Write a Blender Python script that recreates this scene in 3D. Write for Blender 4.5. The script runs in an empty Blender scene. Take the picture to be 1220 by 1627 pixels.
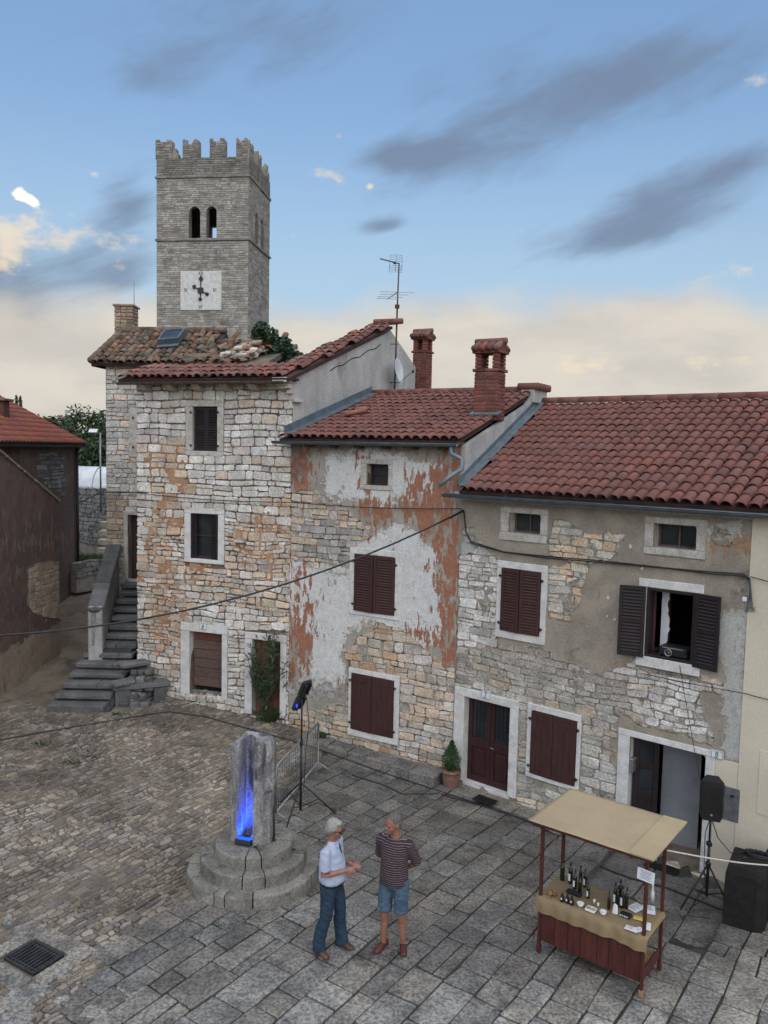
import bpy, bmesh, math, random
import numpy as np
from mathutils import Vector, Matrix, noise
random.seed(7)
RND = random.Random(11)
scn = bpy.context.scene
COL = scn.collection
# ------------------------------------------------------------------ camera
FPX, CAMH, PITCH, ROLL = 1270.0, 6.5, math.radians(4.5), math.radians(1.2)
cam_d = bpy.data.cameras.new('camera')
cam = bpy.data.objects.new('camera', cam_d); COL.objects.link(cam)
_fw = Vector((0, math.cos(PITCH), -math.sin(PITCH)))
_dn = Vector((0, -math.sin(PITCH), -math.cos(PITCH)))
_rt = Vector((1, 0, 0))
_ix = _rt * math.cos(ROLL) - _dn * math.sin(ROLL)      # image right in the world
_iy = _rt * math.sin(ROLL) + _dn * math.cos(ROLL)      # image down in the world
m = Matrix((( _ix.x, -_iy.x, -_fw.x, 0), (_ix.y, -_iy.y, -_fw.y, 0), (_ix.z, -_iy.z, -_fw.z, CAMH), (0, 0, 0, 1)))
cam.matrix_world = m
cam_d.sensor_fit = 'VERTICAL'; cam_d.sensor_height = 36.0
cam_d.lens = FPX / 1627.0 * 36.0
cam_d.clip_end = 3000
scn.camera = cam
EYE = Vector((0, 0, CAMH))
def ray(x, y):
    return _ix * ((x - 610) / FPX) + _iy * ((y - 813.5) / FPX) + _fw
def azel(x, y):
    d = ray(x, y).normalized()
    return math.atan2(d.x, d.y), math.asin(d.z)
# ------------------------------------------------------------------ world
world = bpy.data.worlds.new('World'); scn.world = world; world.use_nodes = True
SUN_EL, SUN_AZ = math.radians(9), math.radians(172)     # low sun behind the camera
class NT:
    """tiny expression builder for a node tree"""
    def __init__(s, tree): s.t = tree
    def n(s, kind, **kw):
        nd = s.t.nodes.new(kind)
        for k, v in kw.items(): setattr(nd, k, v)
        return nd
    def put(s, sock, v):
        if v is None: return
        if hasattr(v, 'is_output'): s.t.links.new(v, sock)
        else:
            try: sock.default_value = v
            except Exception: sock.default_value = (*v, 1.0)
    def m(s, op, a, b=None, c=None, clamp=False):
        nd = s.n('ShaderNodeMath', operation=op, use_clamp=clamp)
        s.put(nd.inputs[0], a); s.put(nd.inputs[1], b); s.put(nd.inputs[2], c)
        return nd.outputs[0]
    def ss(s, x, lo, hi):
        nd = s.n('ShaderNodeMapRange', interpolation_type='SMOOTHSTEP')
        s.put(nd.inputs[0], x); s.put(nd.inputs[1], lo); s.put(nd.inputs[2], hi)
        return nd.outputs[0]
    def xyz(s, x, y, z):
        nd = s.n('ShaderNodeCombineXYZ')
        s.put(nd.inputs[0], x); s.put(nd.inputs[1], y); s.put(nd.inputs[2], z)
        return nd.outputs[0]
    def noise(s, vec, scale, detail=4, rough=.55, dist=0):
        nd = s.n('ShaderNodeTexNoise')
        s.put(nd.inputs['Vector'], vec); nd.inputs['Scale'].default_value = scale
        nd.inputs['Detail'].default_value = detail; nd.inputs['Roughness'].default_value = rough
        nd.inputs['Distortion'].default_value = dist
        return nd.outputs[0]
    def mix(s, f, a, b, mode='MIX'):
        nd = s.n('ShaderNodeMix', data_type='RGBA', blend_type=mode)
        s.put(nd.inputs[0], f); s.put(nd.inputs[6], a); s.put(nd.inputs[7], b)
        return nd.outputs[2]
    def mapv(s, vec, scale=(1, 1, 1), loc=(0, 0, 0), rot=(0, 0, 0)):
        nd = s.n('ShaderNodeMapping')
        s.put(nd.inputs[0], vec); nd.inputs[1].default_value = loc
        nd.inputs[2].default_value = rot; nd.inputs[3].default_value = scale
        return nd.outputs[0]
def build_sky():
    t = world.node_tree; t.nodes.clear(); q = NT(t)
    out = q.n('ShaderNodeOutputWorld'); bg = q.n('ShaderNodeBackground')
    sky = q.n('ShaderNodeTexSky', sky_type='NISHITA')
    sky.sun_disc = False; sky.sun_elevation = SUN_EL; sky.sun_rotation = SUN_AZ
    sky.air_density = 1.0; sky.dust_density = .6; sky.ozone_density = 1.6; sky.altitude = 150
    tc = q.n('ShaderNodeTexCoord')
    sep = q.n('ShaderNodeSeparateXYZ'); t.links.new(tc.outputs['Generated'], sep.inputs[0])
    az = q.m('ARCTAN2', sep.outputs[0], sep.outputs[1]); el = q.m('ARCSINE', sep.outputs[2])
    P = q.xyz(az, el, 0.0)
    col = q.mix(SKY_TINT_F, sky.outputs[0], SKY_TINT)
    # soft overall lift towards the horizon, as evening air
    col = q.mix(q.m('MULTIPLY', q.ss(el, .42, .10), .75), col, SKY_LOW)
    streak = None
    def soft(cx, cy, ang, a, b):
        dx = q.m('SUBTRACT', az, cx); dy = q.m('SUBTRACT', el, cy)
        c, s_ = math.cos(ang), math.sin(ang)
        p = q.m('ADD', q.m('MULTIPLY', dx, c), q.m('MULTIPLY', dy, s_))
        r = q.m('SUBTRACT', q.m('MULTIPLY', dy, c), q.m('MULTIPLY', dx, s_))
        p = q.m('POWER', q.m('ABSOLUTE', q.m('DIVIDE', p, a)), 2.0); r = q.m('POWER', q.m('ABSOLUTE', q.m('DIVIDE', r, b)), 2.0)
        return q.m('POWER', 2.718, q.m('MULTIPLY', q.m('ADD', p, r), -1.0))
    def seg(x0, y0, x1, y1, w):
        a0, e0 = azel(x0, y0); a1, e1 = azel(x1, y1)
        return soft((a0 + a1) / 2, (e0 + e1) / 2, math.atan2(e1 - e0, a1 - a0), math.hypot(a1 - a0, e1 - e0) / 2, w)
    def total(items):
        r = None
        for i in items: r = i if r is None else q.m('ADD', r, i)
        return r
    rot = q.mapv(P, rot=(0, 0, -.33))
    st = q.noise(q.mapv(rot, scale=(2.2, 11, 1)), 1.6, 4, .6, .4)
    fine = q.noise(q.mapv(rot, scale=(5, 13, 1)), 3.0, 3, .6, .3)
    win = total([seg(590, 300, 1010, 140, .042), seg(860, 140, 1240, 65, .040), seg(545, 258, 720, 238, .018), q.m('MULTIPLY', seg(790, 412, 1140, 340, .022), .9),
                 seg(950, 350, 1270, 235, .030), seg(570, 365, 650, 352, .009), q.m('MULTIPLY', seg(190, 70, 600, 5, .055), .8), q.m('MULTIPLY', seg(150, 125, 330, 105, .03), .75), q.m('MULTIPLY', seg(620, 160, 900, 60, .03), .5),
                 q.m('MULTIPLY', seg(-160, 470, 150, 500, .055), 1.25), q.m('MULTIPLY', seg(150, 335, 260, 310, .035), .85), q.m('MULTIPLY', seg(130, 460, 260, 430, .03), .7), q.m('MULTIPLY', seg(40, 410, 240, 380, .03), .5)])
    dens = q.m('ADD', q.m('MULTIPLY', win, .62), q.m('ADD', q.m('MULTIPLY', q.m('SUBTRACT', st, .5), .9), q.m('MULTIPLY', q.m('SUBTRACT', fine, .5), .45)))
    dens = q.ss(dens, .14, .80)
    col = q.mix(q.m('MULTIPLY', dens, .86), col, CLOUD_GREY)
    # cream cloud bank along the horizon
    big = q.noise(q.mapv(P, scale=(1, 1.5, 1)), 3.2, 3, .55)
    sm = q.noise(q.mapv(P, scale=(1, 1.6, 1)), 15, 4, .6)
    topel = q.m('ADD', q.m('ADD', .150, q.m('MULTIPLY', q.ss(az, -.5, .1), .030)), q.m('ADD', q.m('MULTIPLY', q.m('SUBTRACT', big, .5), .13), q.m('MULTIPLY', q.m('SUBTRACT', sm, .5), .035)))
    bank = q.ss(q.m('SUBTRACT', topel, el), -.022, .030)
    inner = q.noise(q.mapv(P, scale=(1, 2.6, 1)), 6, 4, .55)
    bcol = q.mix(q.ss(inner, .35, .68), BANK_A, BANK_B)
    fade = q.ss(el, -.02, .06)
    bcol = q.mix(q.m('MULTIPLY', q.m('SUBTRACT', 1.0, fade), .6), bcol, BANK_LOW)
    col = q.mix(q.m('MULTIPLY', bank, .90), col, bcol)
    # small sunlit puffs
    pn = q.noise(q.mapv(P, scale=(1, 1.7, 1)), 26, 4, .62)
    puffs = total([seg(465, 272, 560, 280, .011), q.m('MULTIPLY', seg(530, 216, 550, 212, .006), .8), seg(5, 378, 170, 366, .022), seg(-60, 418, 60, 405, .022), q.m('MULTIPLY', seg(140, 400, 250, 380, .016), .6), q.m('MULTIPLY', seg(-40, 360, 60, 350, .02), .7), seg(135, 278, 158, 275, .007),
                   q.m('MULTIPLY', seg(580, 297, 596, 295, .005), .9), seg(815, 370, 845, 362, .005), q.m('MULTIPLY', seg(1080, 440, 1240, 420, .02), .75), seg(850, 590, 1010, 572, .016), seg(1040, 585, 1230, 568, .014),
                   q.m('MULTIPLY', seg(445, 378, 475, 374, .005), .8), q.m('MULTIPLY', seg(1140, 140, 1240, 120, .014), .6), q.m('MULTIPLY', seg(150, 440, 220, 420, .012), .5)])
    pd = q.ss(q.m('ADD', q.m('MULTIPLY', puffs, .54), q.m('MULTIPLY', q.m('SUBTRACT', pn, .5), 1.5)), .30, .80)
    col = q.mix(q.m('MULTIPLY', pd, .8), col, PUFF)
    br = q.ss(q.m('ADD', total([seg(18, 300, 42, 314, .0085), seg(38, 314, 64, 325, .006)]), q.m('MULTIPLY', q.m('SUBTRACT', pn, .5), 1.6)), .40, 1.05)  # glare spot painted into the sky, shaped as a small lit cloud
    col = q.mix(br, col, GLARE_SPOT)
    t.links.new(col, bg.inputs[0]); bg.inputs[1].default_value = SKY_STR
    t.links.new(bg.outputs[0], out.inputs[0])
SKY_STR = .10
SKY_TINT_F, SKY_TINT = .6, (.92, 1.58, 2.85)
SKY_LOW = (2.15, 2.85, 3.45)
CLOUD_GREY = (.84, 1.12, 1.62)
BANK_A, BANK_B, BANK_LOW = (3.45, 3.12, 2.66), (2.85, 2.62, 2.33), (2.55, 2.35, 2.15)
PUFF, GLARE_SPOT = (4.2, 3.5, 2.6), (8.0, 6.8, 4.6)
build_sky()
sun_d = bpy.data.lights.new('sun', 'SUN'); sun_d.energy = 1.5; sun_d.angle = math.radians(110); sun_d.color = (1, .955, .90)
sun = bpy.data.objects.new('sun', sun_d); COL.objects.link(sun)
_sd = Vector((math.sin(SUN_AZ) * math.cos(math.radians(57)), math.cos(SUN_AZ) * math.cos(math.radians(57)), math.sin(math.radians(57))))
sun.rotation_euler = _sd.to_track_quat('Z', 'Y').to_euler()
scn.view_settings.view_transform = 'Standard'; scn.view_settings.look = 'None'
scn.view_settings.exposure = 1.15; scn.view_settings.gamma = 1.0
scn.render.engine = 'CYCLES'
scn.cycles.max_bounces = 4; scn.cycles.diffuse_bounces = 2; scn.cycles.glossy_bounces = 2
scn.cycles.transmission_bounces = 3; scn.cycles.transparent_max_bounces = 6
scn.cycles.use_adaptive_sampling = True; scn.cycles.adaptive_threshold = .03
world.cycles.sampling_method = 'NONE'
try: scn.cycles.use_denoising = True
except Exception: pass
# ------------------------------------------------------------------ ground height
CTRL = [(-9, 18.5, .5), (-8.85, 21.65, .72), (-7, 17.9, .44), (-4.7, 18.6, .51), (-5.9, 18.8, .5), (-2.05, 17.6, .235), (-3.2, 18.0, .36), (0, 16.6, .05), (1.5, 15.5, -.15), (.8, 15.9, -.1),
        (2.8, 14.4, -.18), (4, 13.3, -.2), (5.6, 12, -.17), (3, 9, 0), (0, 9.7, 0), (-1.8, 11.7, 0), (-4.3, 9.6, 0), (-1.4, 13.8, 0), (-4, 14.3, .12), (-8, 14, .3), (-12, 12, .35), (-6, 11.5, .08),
        (0, 6, 0), (8, 8, 0), (-8, 7, .05), (3, 12, -.08), (1, 12.5, -.03), (-6, 15.8, .27), (-9.5, 24.5, 1.05), (-9.5, 27, 1.44), (-9.5, 31, 1.9), (-9, 36, 2.2), (-14, 36, 2.2), (7.5, 10.5, -.1), (-1, 15.6, .06), (-3, 16.3, .17)]
_cp = np.array(CTRL)
def Gn(x, y):
    x = np.asarray(x, float); y = np.asarray(y, float)
    d2 = (x[..., None] - _cp[:, 0]) ** 2 + (y[..., None] - _cp[:, 1]) ** 2
    w = np.exp(-d2 / (2 * 1.25 ** 2)) + 1e-5 / (1 + d2 ** 2)
    return (w * _cp[:, 2]).sum(-1) / w.sum(-1)
def G(x, y): return float(Gn(x, y))
def gpz(x, y, z):
    d = ray(x, y); return EYE + d * ((z - CAMH) / d.z)
def gp(x, y, dz=0.0):
    z = 0.0
    for _ in range(12):
        p = gpz(x, y, z); z = .5 * z + .5 * (G(p.x, p.y) + dz)
    return gpz(x, y, z)
def at(x, y, Y):
    d = ray(x, y); return EYE + d * (Y / d.y)
# ------------------------------------------------------------------ mesh helpers
OFF = {}
class MB:
    def __init__(s): s.V = []; s.F = []; s.T = []; s.M = []; s.S = []
    def add(s, vs, fs, tint=(1, 1, 1), mi=0, sm=False):
        b = len(s.V); s.V.extend(vs)
        for f in fs: s.F.append([b + i for i in f]); s.T.append(tint); s.M.append(mi); s.S.append(sm)
    def box(s, c, size, X=None, Y=None, Z=None, **k):
        c = Vector(c); X = (X or Vector((1, 0, 0))) * size[0] / 2; Y = (Y or Vector((0, 1, 0))) * size[1] / 2; Z = (Z or Vector((0, 0, 1))) * size[2] / 2
        vs = [c + X * a + Y * b + Z * d for d in (-1, 1) for b in (-1, 1) for a in (-1, 1)]
        s.add(vs, [(0, 2, 3, 1), (4, 5, 7, 6), (0, 1, 5, 4), (2, 6, 7, 3), (0, 4, 6, 2), (1, 3, 7, 5)], **k)
    def cbox(s, c, size, ch=.01, X=None, Y=None, Z=None, jit=0, **k):
        """box with chamfered edges"""
        c = Vector(c); ax = [(X or Vector((1, 0, 0))), (Y or Vector((0, 1, 0))), (Z or Vector((0, 0, 1)))]
        h = [x / 2 for x in size]; ch = min(ch, min(h) * .8); vs = []; idx = {}
        for sx in (-1, 1):
            for sy in (-1, 1):
                for sz in (-1, 1):
                    sg = (sx, sy, sz)
                    j = [random.uniform(-jit, jit) for _ in range(3)] if jit else (0, 0, 0)
                    for a in range(3):
                        q = [sg[i] * (h[i] - (0 if i == a else ch)) + j[i] for i in range(3)]
                        idx[(sg, a)] = len(vs); vs.append(c + ax[0] * q[0] + ax[1] * q[1] + ax[2] * q[2])
        fs = []
        for a in range(3):
            b, d = [i for i in range(3) if i != a]
            for sa in (-1, 1):
                r = []
                for sb, sd in ((-1, -1), (1, -1), (1, 1), (-1, 1)):
                    g = [0, 0, 0]; g[a] = sa; g[b] = sb; g[d] = sd; r.append(idx[(tuple(g), a)])
                fs.append(r)
            for sb in (-1, 1):
                for sd in (-1, 1):
                    g0 = [0, 0, 0]; g0[b] = sb; g0[d] = sd; g1 = list(g0); g0[a] = -1; g1[a] = 1
                    fs.append((idx[(tuple(g0), b)], idx[(tuple(g1), b)], idx[(tuple(g1), d)], idx[(tuple(g0), d)]))
        for sx in (-1, 1):
            for sy in (-1, 1):
                for sz in (-1, 1): fs.append(tuple(idx[((sx, sy, sz), a)] for a in range(3)))
        s.add(vs, fs, **k)
    def tube(s, pts, r, n=8, cap=True, flat=None, **k):
        """round tube along points; r a number or a list; flat=(axis,ratio) unused"""
        pts = [Vector(p) for p in pts]; rs = r if isinstance(r, (list, tuple)) else [r] * len(pts)
        vs = []; fs = []; ref = None
        for i, p in enumerate(pts):
            t = (pts[min(i + 1, len(pts) - 1)] - pts[max(i - 1, 0)])
            t = t.normalized() if t.length > 1e-9 else Vector((0, 0, 1))
            if ref is None:
                ref = t.cross(Vector((0, 0, 1)))
                if ref.length < .05: ref = t.cross(Vector((1, 0, 0)))
            ref = (ref - t * ref.dot(t)).normalized(); bi = t.cross(ref)
            for j in range(n):
                a = 2 * math.pi * j / n
                vs.append(p + (ref * math.cos(a) + bi * math.sin(a)) * rs[i])
        for i in range(len(pts) - 1):
            for j in range(n):
                fs.append((i * n + j, i * n + (j + 1) % n, (i + 1) * n + (j + 1) % n, (i + 1) * n + j))
        if cap: fs.append(tuple(range(n))[::-1]); fs.append(tuple((len(pts) - 1) * n + j for j in range(n)))
        k.setdefault('sm', True); s.add(vs, fs, **k)
    def lathe(s, c, prof, n=16, X=None, Y=None, Z=None, **k):
        c = Vector(c); X = X or Vector((1, 0, 0)); Y = Y or Vector((0, 1, 0)); Z = Z or Vector((0, 0, 1))
        vs = []; fs = []
        for r, z in prof:
            for j in range(n):
                a = 2 * math.pi * j / n; vs.append(c + X * (r * math.cos(a)) + Y * (r * math.sin(a)) + Z * z)
        for i in range(len(prof) - 1):
            for j in range(n): fs.append((i * n + j, i * n + (j + 1) % n, (i + 1) * n + (j + 1) % n, (i + 1) * n + j))
        fs.append(tuple(range(n))[::-1]); fs.append(tuple((len(prof) - 1) * n + j for j in range(n)))
        k.setdefault('sm', True); s.add(vs, fs, **k)
    def ell(s, c, r, n=12, mm=8, R=None, **k):
        c = Vector(c); vs = []; fs = []
        R = R or Matrix.Identity(3)
        for i in range(1, mm):
            th = math.pi * i / mm
            for j in range(n):
                ph = 2 * math.pi * j / n
                vs.append(c + R @ Vector((r[0] * math.sin(th) * math.cos(ph), r[1] * math.sin(th) * math.sin(ph), r[2] * math.cos(th))))
        vs.append(c + R @ Vector((0, 0, r[2]))); vs.append(c + R @ Vector((0, 0, -r[2]))); t, b = len(vs) - 2, len(vs) - 1
        for i in range(mm - 2):
            for j in range(n): fs.append((i * n + j, (i + 1) * n + j, (i + 1) * n + (j + 1) % n, i * n + (j + 1) % n))
        for j in range(n): fs.append((t, j, (j + 1) % n)); fs.append((b, (mm - 2) * n + (j + 1) % n, (mm - 2) * n + j))
        k.setdefault('sm', True); s.add(vs, fs, **k)
    def prism(s, poly, ext, **k):
        """polygon of 3D points extruded by the vector ext"""
        n = len(poly); ext = Vector(ext); vs = [Vector(p) for p in poly] + [Vector(p) + ext for p in poly]
        fs = [tuple(range(n))[::-1], tuple(range(n, 2 * n))] + [(i, (i + 1) % n, n + (i + 1) % n, n + i) for i in range(n)]
        s.add(vs, fs, **k)
    def mesh(s, name, mats, off=None, attrs=None):
        me = bpy.data.meshes.new(name)
        V = np.array([tuple(v) for v in s.V], dtype=float).reshape(-1, 3)
        if off is not None: V = V - np.array(tuple(off))
        me.from_pydata(V.tolist(), [], s.F)
        for mt in (mats if isinstance(mats, (list, tuple)) else [mats]): me.materials.append(MAT[mt] if isinstance(mt, str) else mt)
        nf = len(s.F)
        if len(me.polygons) == nf and nf:
            me.polygons.foreach_set('material_index', np.array(s.M, dtype=np.int32))
            me.polygons.foreach_set('use_smooth', np.array(s.S, dtype=bool))
            cnt = np.array([len(f) for f in s.F]); T = np.array([(*t[:3], 1.0) for t in s.T], dtype=np.float32)
            at_ = me.color_attributes.new('tint', 'FLOAT_COLOR', 'CORNER')
            at_.data.foreach_set('color', np.repeat(T, cnt, axis=0).ravel())
        if attrs:
            for nm, arr in attrs.items():
                a2 = me.color_attributes.new(nm, 'FLOAT_COLOR', 'POINT')
                a2.data.foreach_set('color', np.asarray(arr, dtype=np.float32).ravel())
        me.update()
        return me
    def build(s, name, mats, parent=None, attrs=None, **props):
        off = OFF.get(parent.name) if parent is not None else None
        return link(name, s.mesh(name, mats, off, attrs), parent, **props)
def link(name, me, parent=None, **props):
    o = bpy.data.objects.new(name, me); COL.objects.link(o)
    if parent is not None:
        o.parent = parent
        if parent.name in OFF: OFF[o.name] = OFF[parent.name]
    for k, v in props.items(): o[k] = v
    return o
def thing(name, label, cat, loc=(0, 0, 0), group=None):
    o = bpy.data.objects.new(name, None); COL.objects.link(o)
    o.location = loc; OFF[o.name] = Vector(loc); o.empty_display_size = .2
    o['label'] = label; o['category'] = cat
    if group: o['group'] = group
    return o
def tag(o, label, cat, group=None):
    o['label'] = label; o['category'] = cat
    if group: o['group'] = group
    return o
def nz(x, y, z=0.0): return noise.noise(Vector((x, y, z)))
def lerp(a, b, t): return a + (b - a) * t
def mixc(a, b, t): return tuple(lerp(a[i], b[i], t) for i in range(3))
# ------------------------------------------------------------------ materials
MAT = {}
def M(name, c1, c2=None, sc=3.0, rough=.85, bump=.15, bsc=30.0, c3=None, sc3=1.2, lo3=.55, hi3=.7, tint=True, metal=0.0, spec=.35, stretch=(1, 1, 1), orand=.0, fine=.25, obj=False, bdist=.02, lo=.35, hi=.65, coat=0):
    mt = bpy.data.materials.new(name); mt.use_nodes = True; t = mt.node_tree; q = NT(t)
    b = t.nodes['Principled BSDF']
    if obj: pos = q.n('ShaderNodeTexCoord').outputs['Object']
    else: pos = q.n('ShaderNodeNewGeometry').outputs['Position']
    sp = q.mapv(pos, scale=stretch) if stretch != (1, 1, 1) else pos
    col = None
    if c2 is not None:
        f = q.ss(q.noise(sp, sc, 3, .6), lo, hi); col = q.mix(f, (*c1, 1), (*c2, 1))
    else:
        col = q.mix(0.0, (*c1, 1), (*c1, 1))
    if c3 is not None:
        f3 = q.ss(q.noise(sp, sc3, 4, .65, .3), lo3, hi3); col = q.mix(f3, col, (*c3, 1))
    fn = q.noise(pos, bsc, 3, .65)
    if fine: col = q.mix(1.0, col, q.mix(q.ss(fn, .3, .7), (1 - fine, 1 - fine, 1 - fine, 1), (1 + fine * .6,) * 3 + (1,)), 'MULTIPLY')
    if tint:
        a = q.n('ShaderNodeAttribute', attribute_name='tint'); col = q.mix(1.0, col, a.outputs['Color'], 'MULTIPLY')
    if orand:
        oi = q.n('ShaderNodeObjectInfo'); v = q.m('ADD', 1 - orand, q.m('MULTIPLY', oi.outputs['Random'], 2 * orand))
        col = q.mix(1.0, col, q.xyz(v, v, v), 'MULTIPLY')
    t.links.new(col, b.inputs['Base Color'])
    b.inputs['Roughness'].default_value = rough; b.inputs['Metallic'].default_value = metal
    b.inputs['Specular IOR Level'].default_value = spec
    if coat: b.inputs['Coat Weight'].default_value = coat
    if bump:
        bp = q.n('ShaderNodeBump'); bp.inputs['Strength'].default_value = min(1, bump * 2); bp.inputs['Distance'].default_value = bdist
        t.links.new(q.noise(pos, bsc * .4, 3, .7), bp.inputs['Height']); t.links.new(bp.outputs[0], b.inputs['Normal'])
    MAT[name] = mt
    return mt
M('limestone', (.61, .60, .585), (.45, .435, .415), 2.6, .92, .45, 34, c3=(.29, .265, .235), sc3=3.4, lo3=.60, hi3=.80, fine=.35, bdist=.035)
M('mortar', (.19, .145, .105), (.12, .092, .07), 4, .95, .4, 55, c3=(.26, .13, .07), sc3=1.3, lo3=.56, hi3=.7)
M('mortar_grey', (.36, .33, .285), (.25, .23, .195), 4, .95, .5, 30, c3=(.33, .25, .175), sc3=1.6, lo3=.56, hi3=.74, bdist=.05, fine=.35)
M('tower_stone', (.40, .375, .335), (.30, .28, .25), 2.2, .95, .3, 26, c3=(.19, .178, .16), sc3=.55, lo3=.55, hi3=.75)
M('tower_mortar', (.22, .205, .18), (.17, .16, .14), 3, .95, .3, 40)
M('trim_white', (.62, .62, .61), (.52, .51, .49), 5, .8, .16, 30, c3=(.36, .33, .29), sc3=3.0, lo3=.62, hi3=.78, fine=.12)
M('trim_stone', (.50, .48, .44), (.38, .36, .32), 5, .9, .25, 36, c3=(.27, .25, .22), sc3=2.6, lo3=.58, hi3=.76)
M('tile_red', (.185, .082, .066), (.145, .066, .055), 3.0, .85, .22, 45, c3=(.115, .06, .052), sc3=.8, lo3=.52, hi3=.8, orand=.07)
M('tile_old', (.20, .145, .11), (.125, .092, .07), 5.0, .92, .3, 45, c3=(.075, .065, .05), sc3=3.0, lo3=.5, hi3=.66, orand=.25)
M('tile_deck', (.06, .032, .028), (.04, .024, .022), 4, .95, .3, 40)
M('brick', (.19, .066, .05), (.135, .05, .04), 6, .9, .25, 50, orand=.15)
M('brick_mortar', (.30, .25, .22), (.22, .18, .16), 6, .95, .25, 50)
M('cement', (.44, .435, .42), (.34, .335, .325), 1.6, .93, .25, 40, c3=(.14, .14, .14), sc3=1.1, lo3=.55, hi3=.8, stretch=(1, 1, .45))
M('cement_light', (.43, .43, .42), (.31, .31, .305), 2.2, .93, .25, 40, c3=(.19, .19, .19), sc3=1.7, lo3=.56, hi3=.75, stretch=(1, 1, .5))
M('zinc', (.17, .215, .245), (.125, .16, .185), 5, .5, .06, 20, metal=.35, fine=.12)
M('zinc_dark', (.115, .14, .16), (.085, .105, .12), 5, .5, .06, 20, metal=.3, fine=.12)
M('wood_dark', (.055, .035, .03), (.038, .025, .022), 9, .7, .15, 60, stretch=(6, 6, .8))
M('wood_beam', (.11, .085, .065), (.065, .05, .04), 9, .85, .3, 60)
M('paint_brown', (.062, .025, .022), (.042, .018, .017), 6, .6, .12, 60, stretch=(5, 5, .7), fine=.2, c3=(.10, .055, .045), sc3=1.6, lo3=.60, hi3=.85)
M('paint_maroon', (.046, .016, .017), (.033, .013, .014), 6, .5, .08, 60, stretch=(5, 5, .7), fine=.15)
M('paint_black_brown', (.022, .015, .016), (.015, .011, .012), 6, .55, .08, 60, fine=.15)
M('wood_weathered', (.155, .10, .085), (.095, .062, .055), 12, .85, .3, 60, stretch=(1.2, 1.2, 9), c3=(.06, .042, .038), sc3=5)
M('glass', (.02, .024, .028), (.035, .04, .045), 1.5, .12, 0, 10, spec=.6, fine=0)
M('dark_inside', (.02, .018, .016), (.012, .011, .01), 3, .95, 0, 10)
M('room_wall', (.24, .25, .275), (.2, .21, .235), 2, .9, .05, 20, fine=.05)
M('cream_wall', (.58, .53, .42), (.53, .485, .385), 1.3, .9, .08, 30, c3=(.50, .445, .35), sc3=.7, lo3=.6, hi3=.8, fine=.06)
M('red_plaster', (.14, .095, .08), (.10, .072, .062), 1.1, .95, .3, 26, c3=(.175, .135, .105), sc3=1.3, lo3=.56, hi3=.72, stretch=(1, 1, .6))
M('sand_plaster', (.27, .215, .155), (.20, .155, .115), 1.6, .95, .35, 26, c3=(.30, .26, .2), sc3=2.0)
M('metal_black', (.014, .014, .016), (.022, .022, .024), 8, .5, .04, 40, fine=.1, spec=.4)
M('plastic_black', (.011, .012, .015), (.016, .017, .02), 8, .6, .1, 90, fine=.1, spec=.3)
M('cover_black', (.014, .0125, .012), (.019, .017, .016), 6, .85, .18, 24, fine=.12, spec=.2)
M('metal_grey', (.30, .31, .31), (.22, .225, .23), 10, .45, .06, 30, metal=.6, fine=.1)
M('metal_rust', (.10, .055, .04), (.06, .04, .03), 10, .8, .15, 40)
M('slab', (.215, .205, .188), (.135, .129, .12), 1.9, .82, .35, 26, c3=(.085, .085, .083), sc3=1.6, lo3=.52, hi3=.72, fine=.55, bdist=.03)
M('cobble', (.235, .212, .18), (.15, .135, .115), 1.6, .88, .35, 34, c3=(.135, .12, .105), sc3=.9, lo3=.5, hi3=.7, fine=.3)
M('dirt', (.22, .178, .132), (.14, .115, .088), 1.5, .97, .45, 30, c3=(.09, .08, .068), sc3=1.1, lo3=.5, hi3=.68)
M('joint_dirt', (.055, .05, .043), (.035, .032, .028), 3, .97, .4, 40, c3=(.10, .088, .07), sc3=1.4, lo3=.58, hi3=.7)
M('rust_mortar', (.40, .235, .14), (.30, .165, .095), 3, .95, .4, 40, c3=(.42, .33, .24), sc3=2.4)
M('iron', (.05, .053, .057), (.035, .037, .04), 6, .6, .1, 40, metal=.3)
M('grass_far', (.05, .06, .03), (.035, .045, .02), .2, .97, .3, 3)
M('step_stone', (.125, .125, .126), (.085, .086, .088), 2.2, .85, .35, 30, c3=(.07, .07, .072), sc3=1.6, lo3=.5, hi3=.7, fine=.3)
M('pillar_stone', (.33, .325, .315), (.17, .168, .165), 2.2, .9, .4, 36, c3=(.075, .074, .073), sc3=1.9, lo3=.47, hi3=.66, fine=.4, stretch=(2.2, 2.2, .7))
M('step_grey', (.225, .215, .19), (.145, .138, .122), 2.6, .88, .4, 30, c3=(.085, .082, .075), sc3=4.0, lo3=.52, hi3=.72, fine=.32, bdist=.016)
M('burlap', (.27, .2, .115), (.225, .165, .095), 2, .95, .3, 160, fine=.18, bdist=.006)
M('paper_tan', (.36, .285, .18), (.32, .255, .16), 1.2, .9, .12, 60, fine=.08)
M('stall_paint', (.085, .022, .018), (.055, .016, .014), 5, .55, .1, 60, stretch=(4, 4, .6), c3=(.13, .05, .035), sc3=6, lo3=.66, hi3=.76)
M('wood_raw', (.33, .2, .1), (.25, .15, .075), 6, .8, .15, 60)
M('bottle_glass', (.012, .013, .010), None, 1, .12, 0, 10, spec=.6, fine=0)
M('white_paper', (.72, .74, .78), (.66, .68, .72), 12, .85, .02, 40, fine=.03)
M('white_ceramic', (.75, .75, .73), None, 1, .3, 0, 10, fine=0, spec=.5)
M('plate_white', (.66, .68, .72), (.6, .62, .66), 8, .5, .02, 30, fine=.03)
M('ink', (.02, .022, .03), None, 1, .7, 0, 10, fine=0)
M('food', (.52, .46, .33), (.36, .3, .18), 40, .8, .3, 90)
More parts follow.
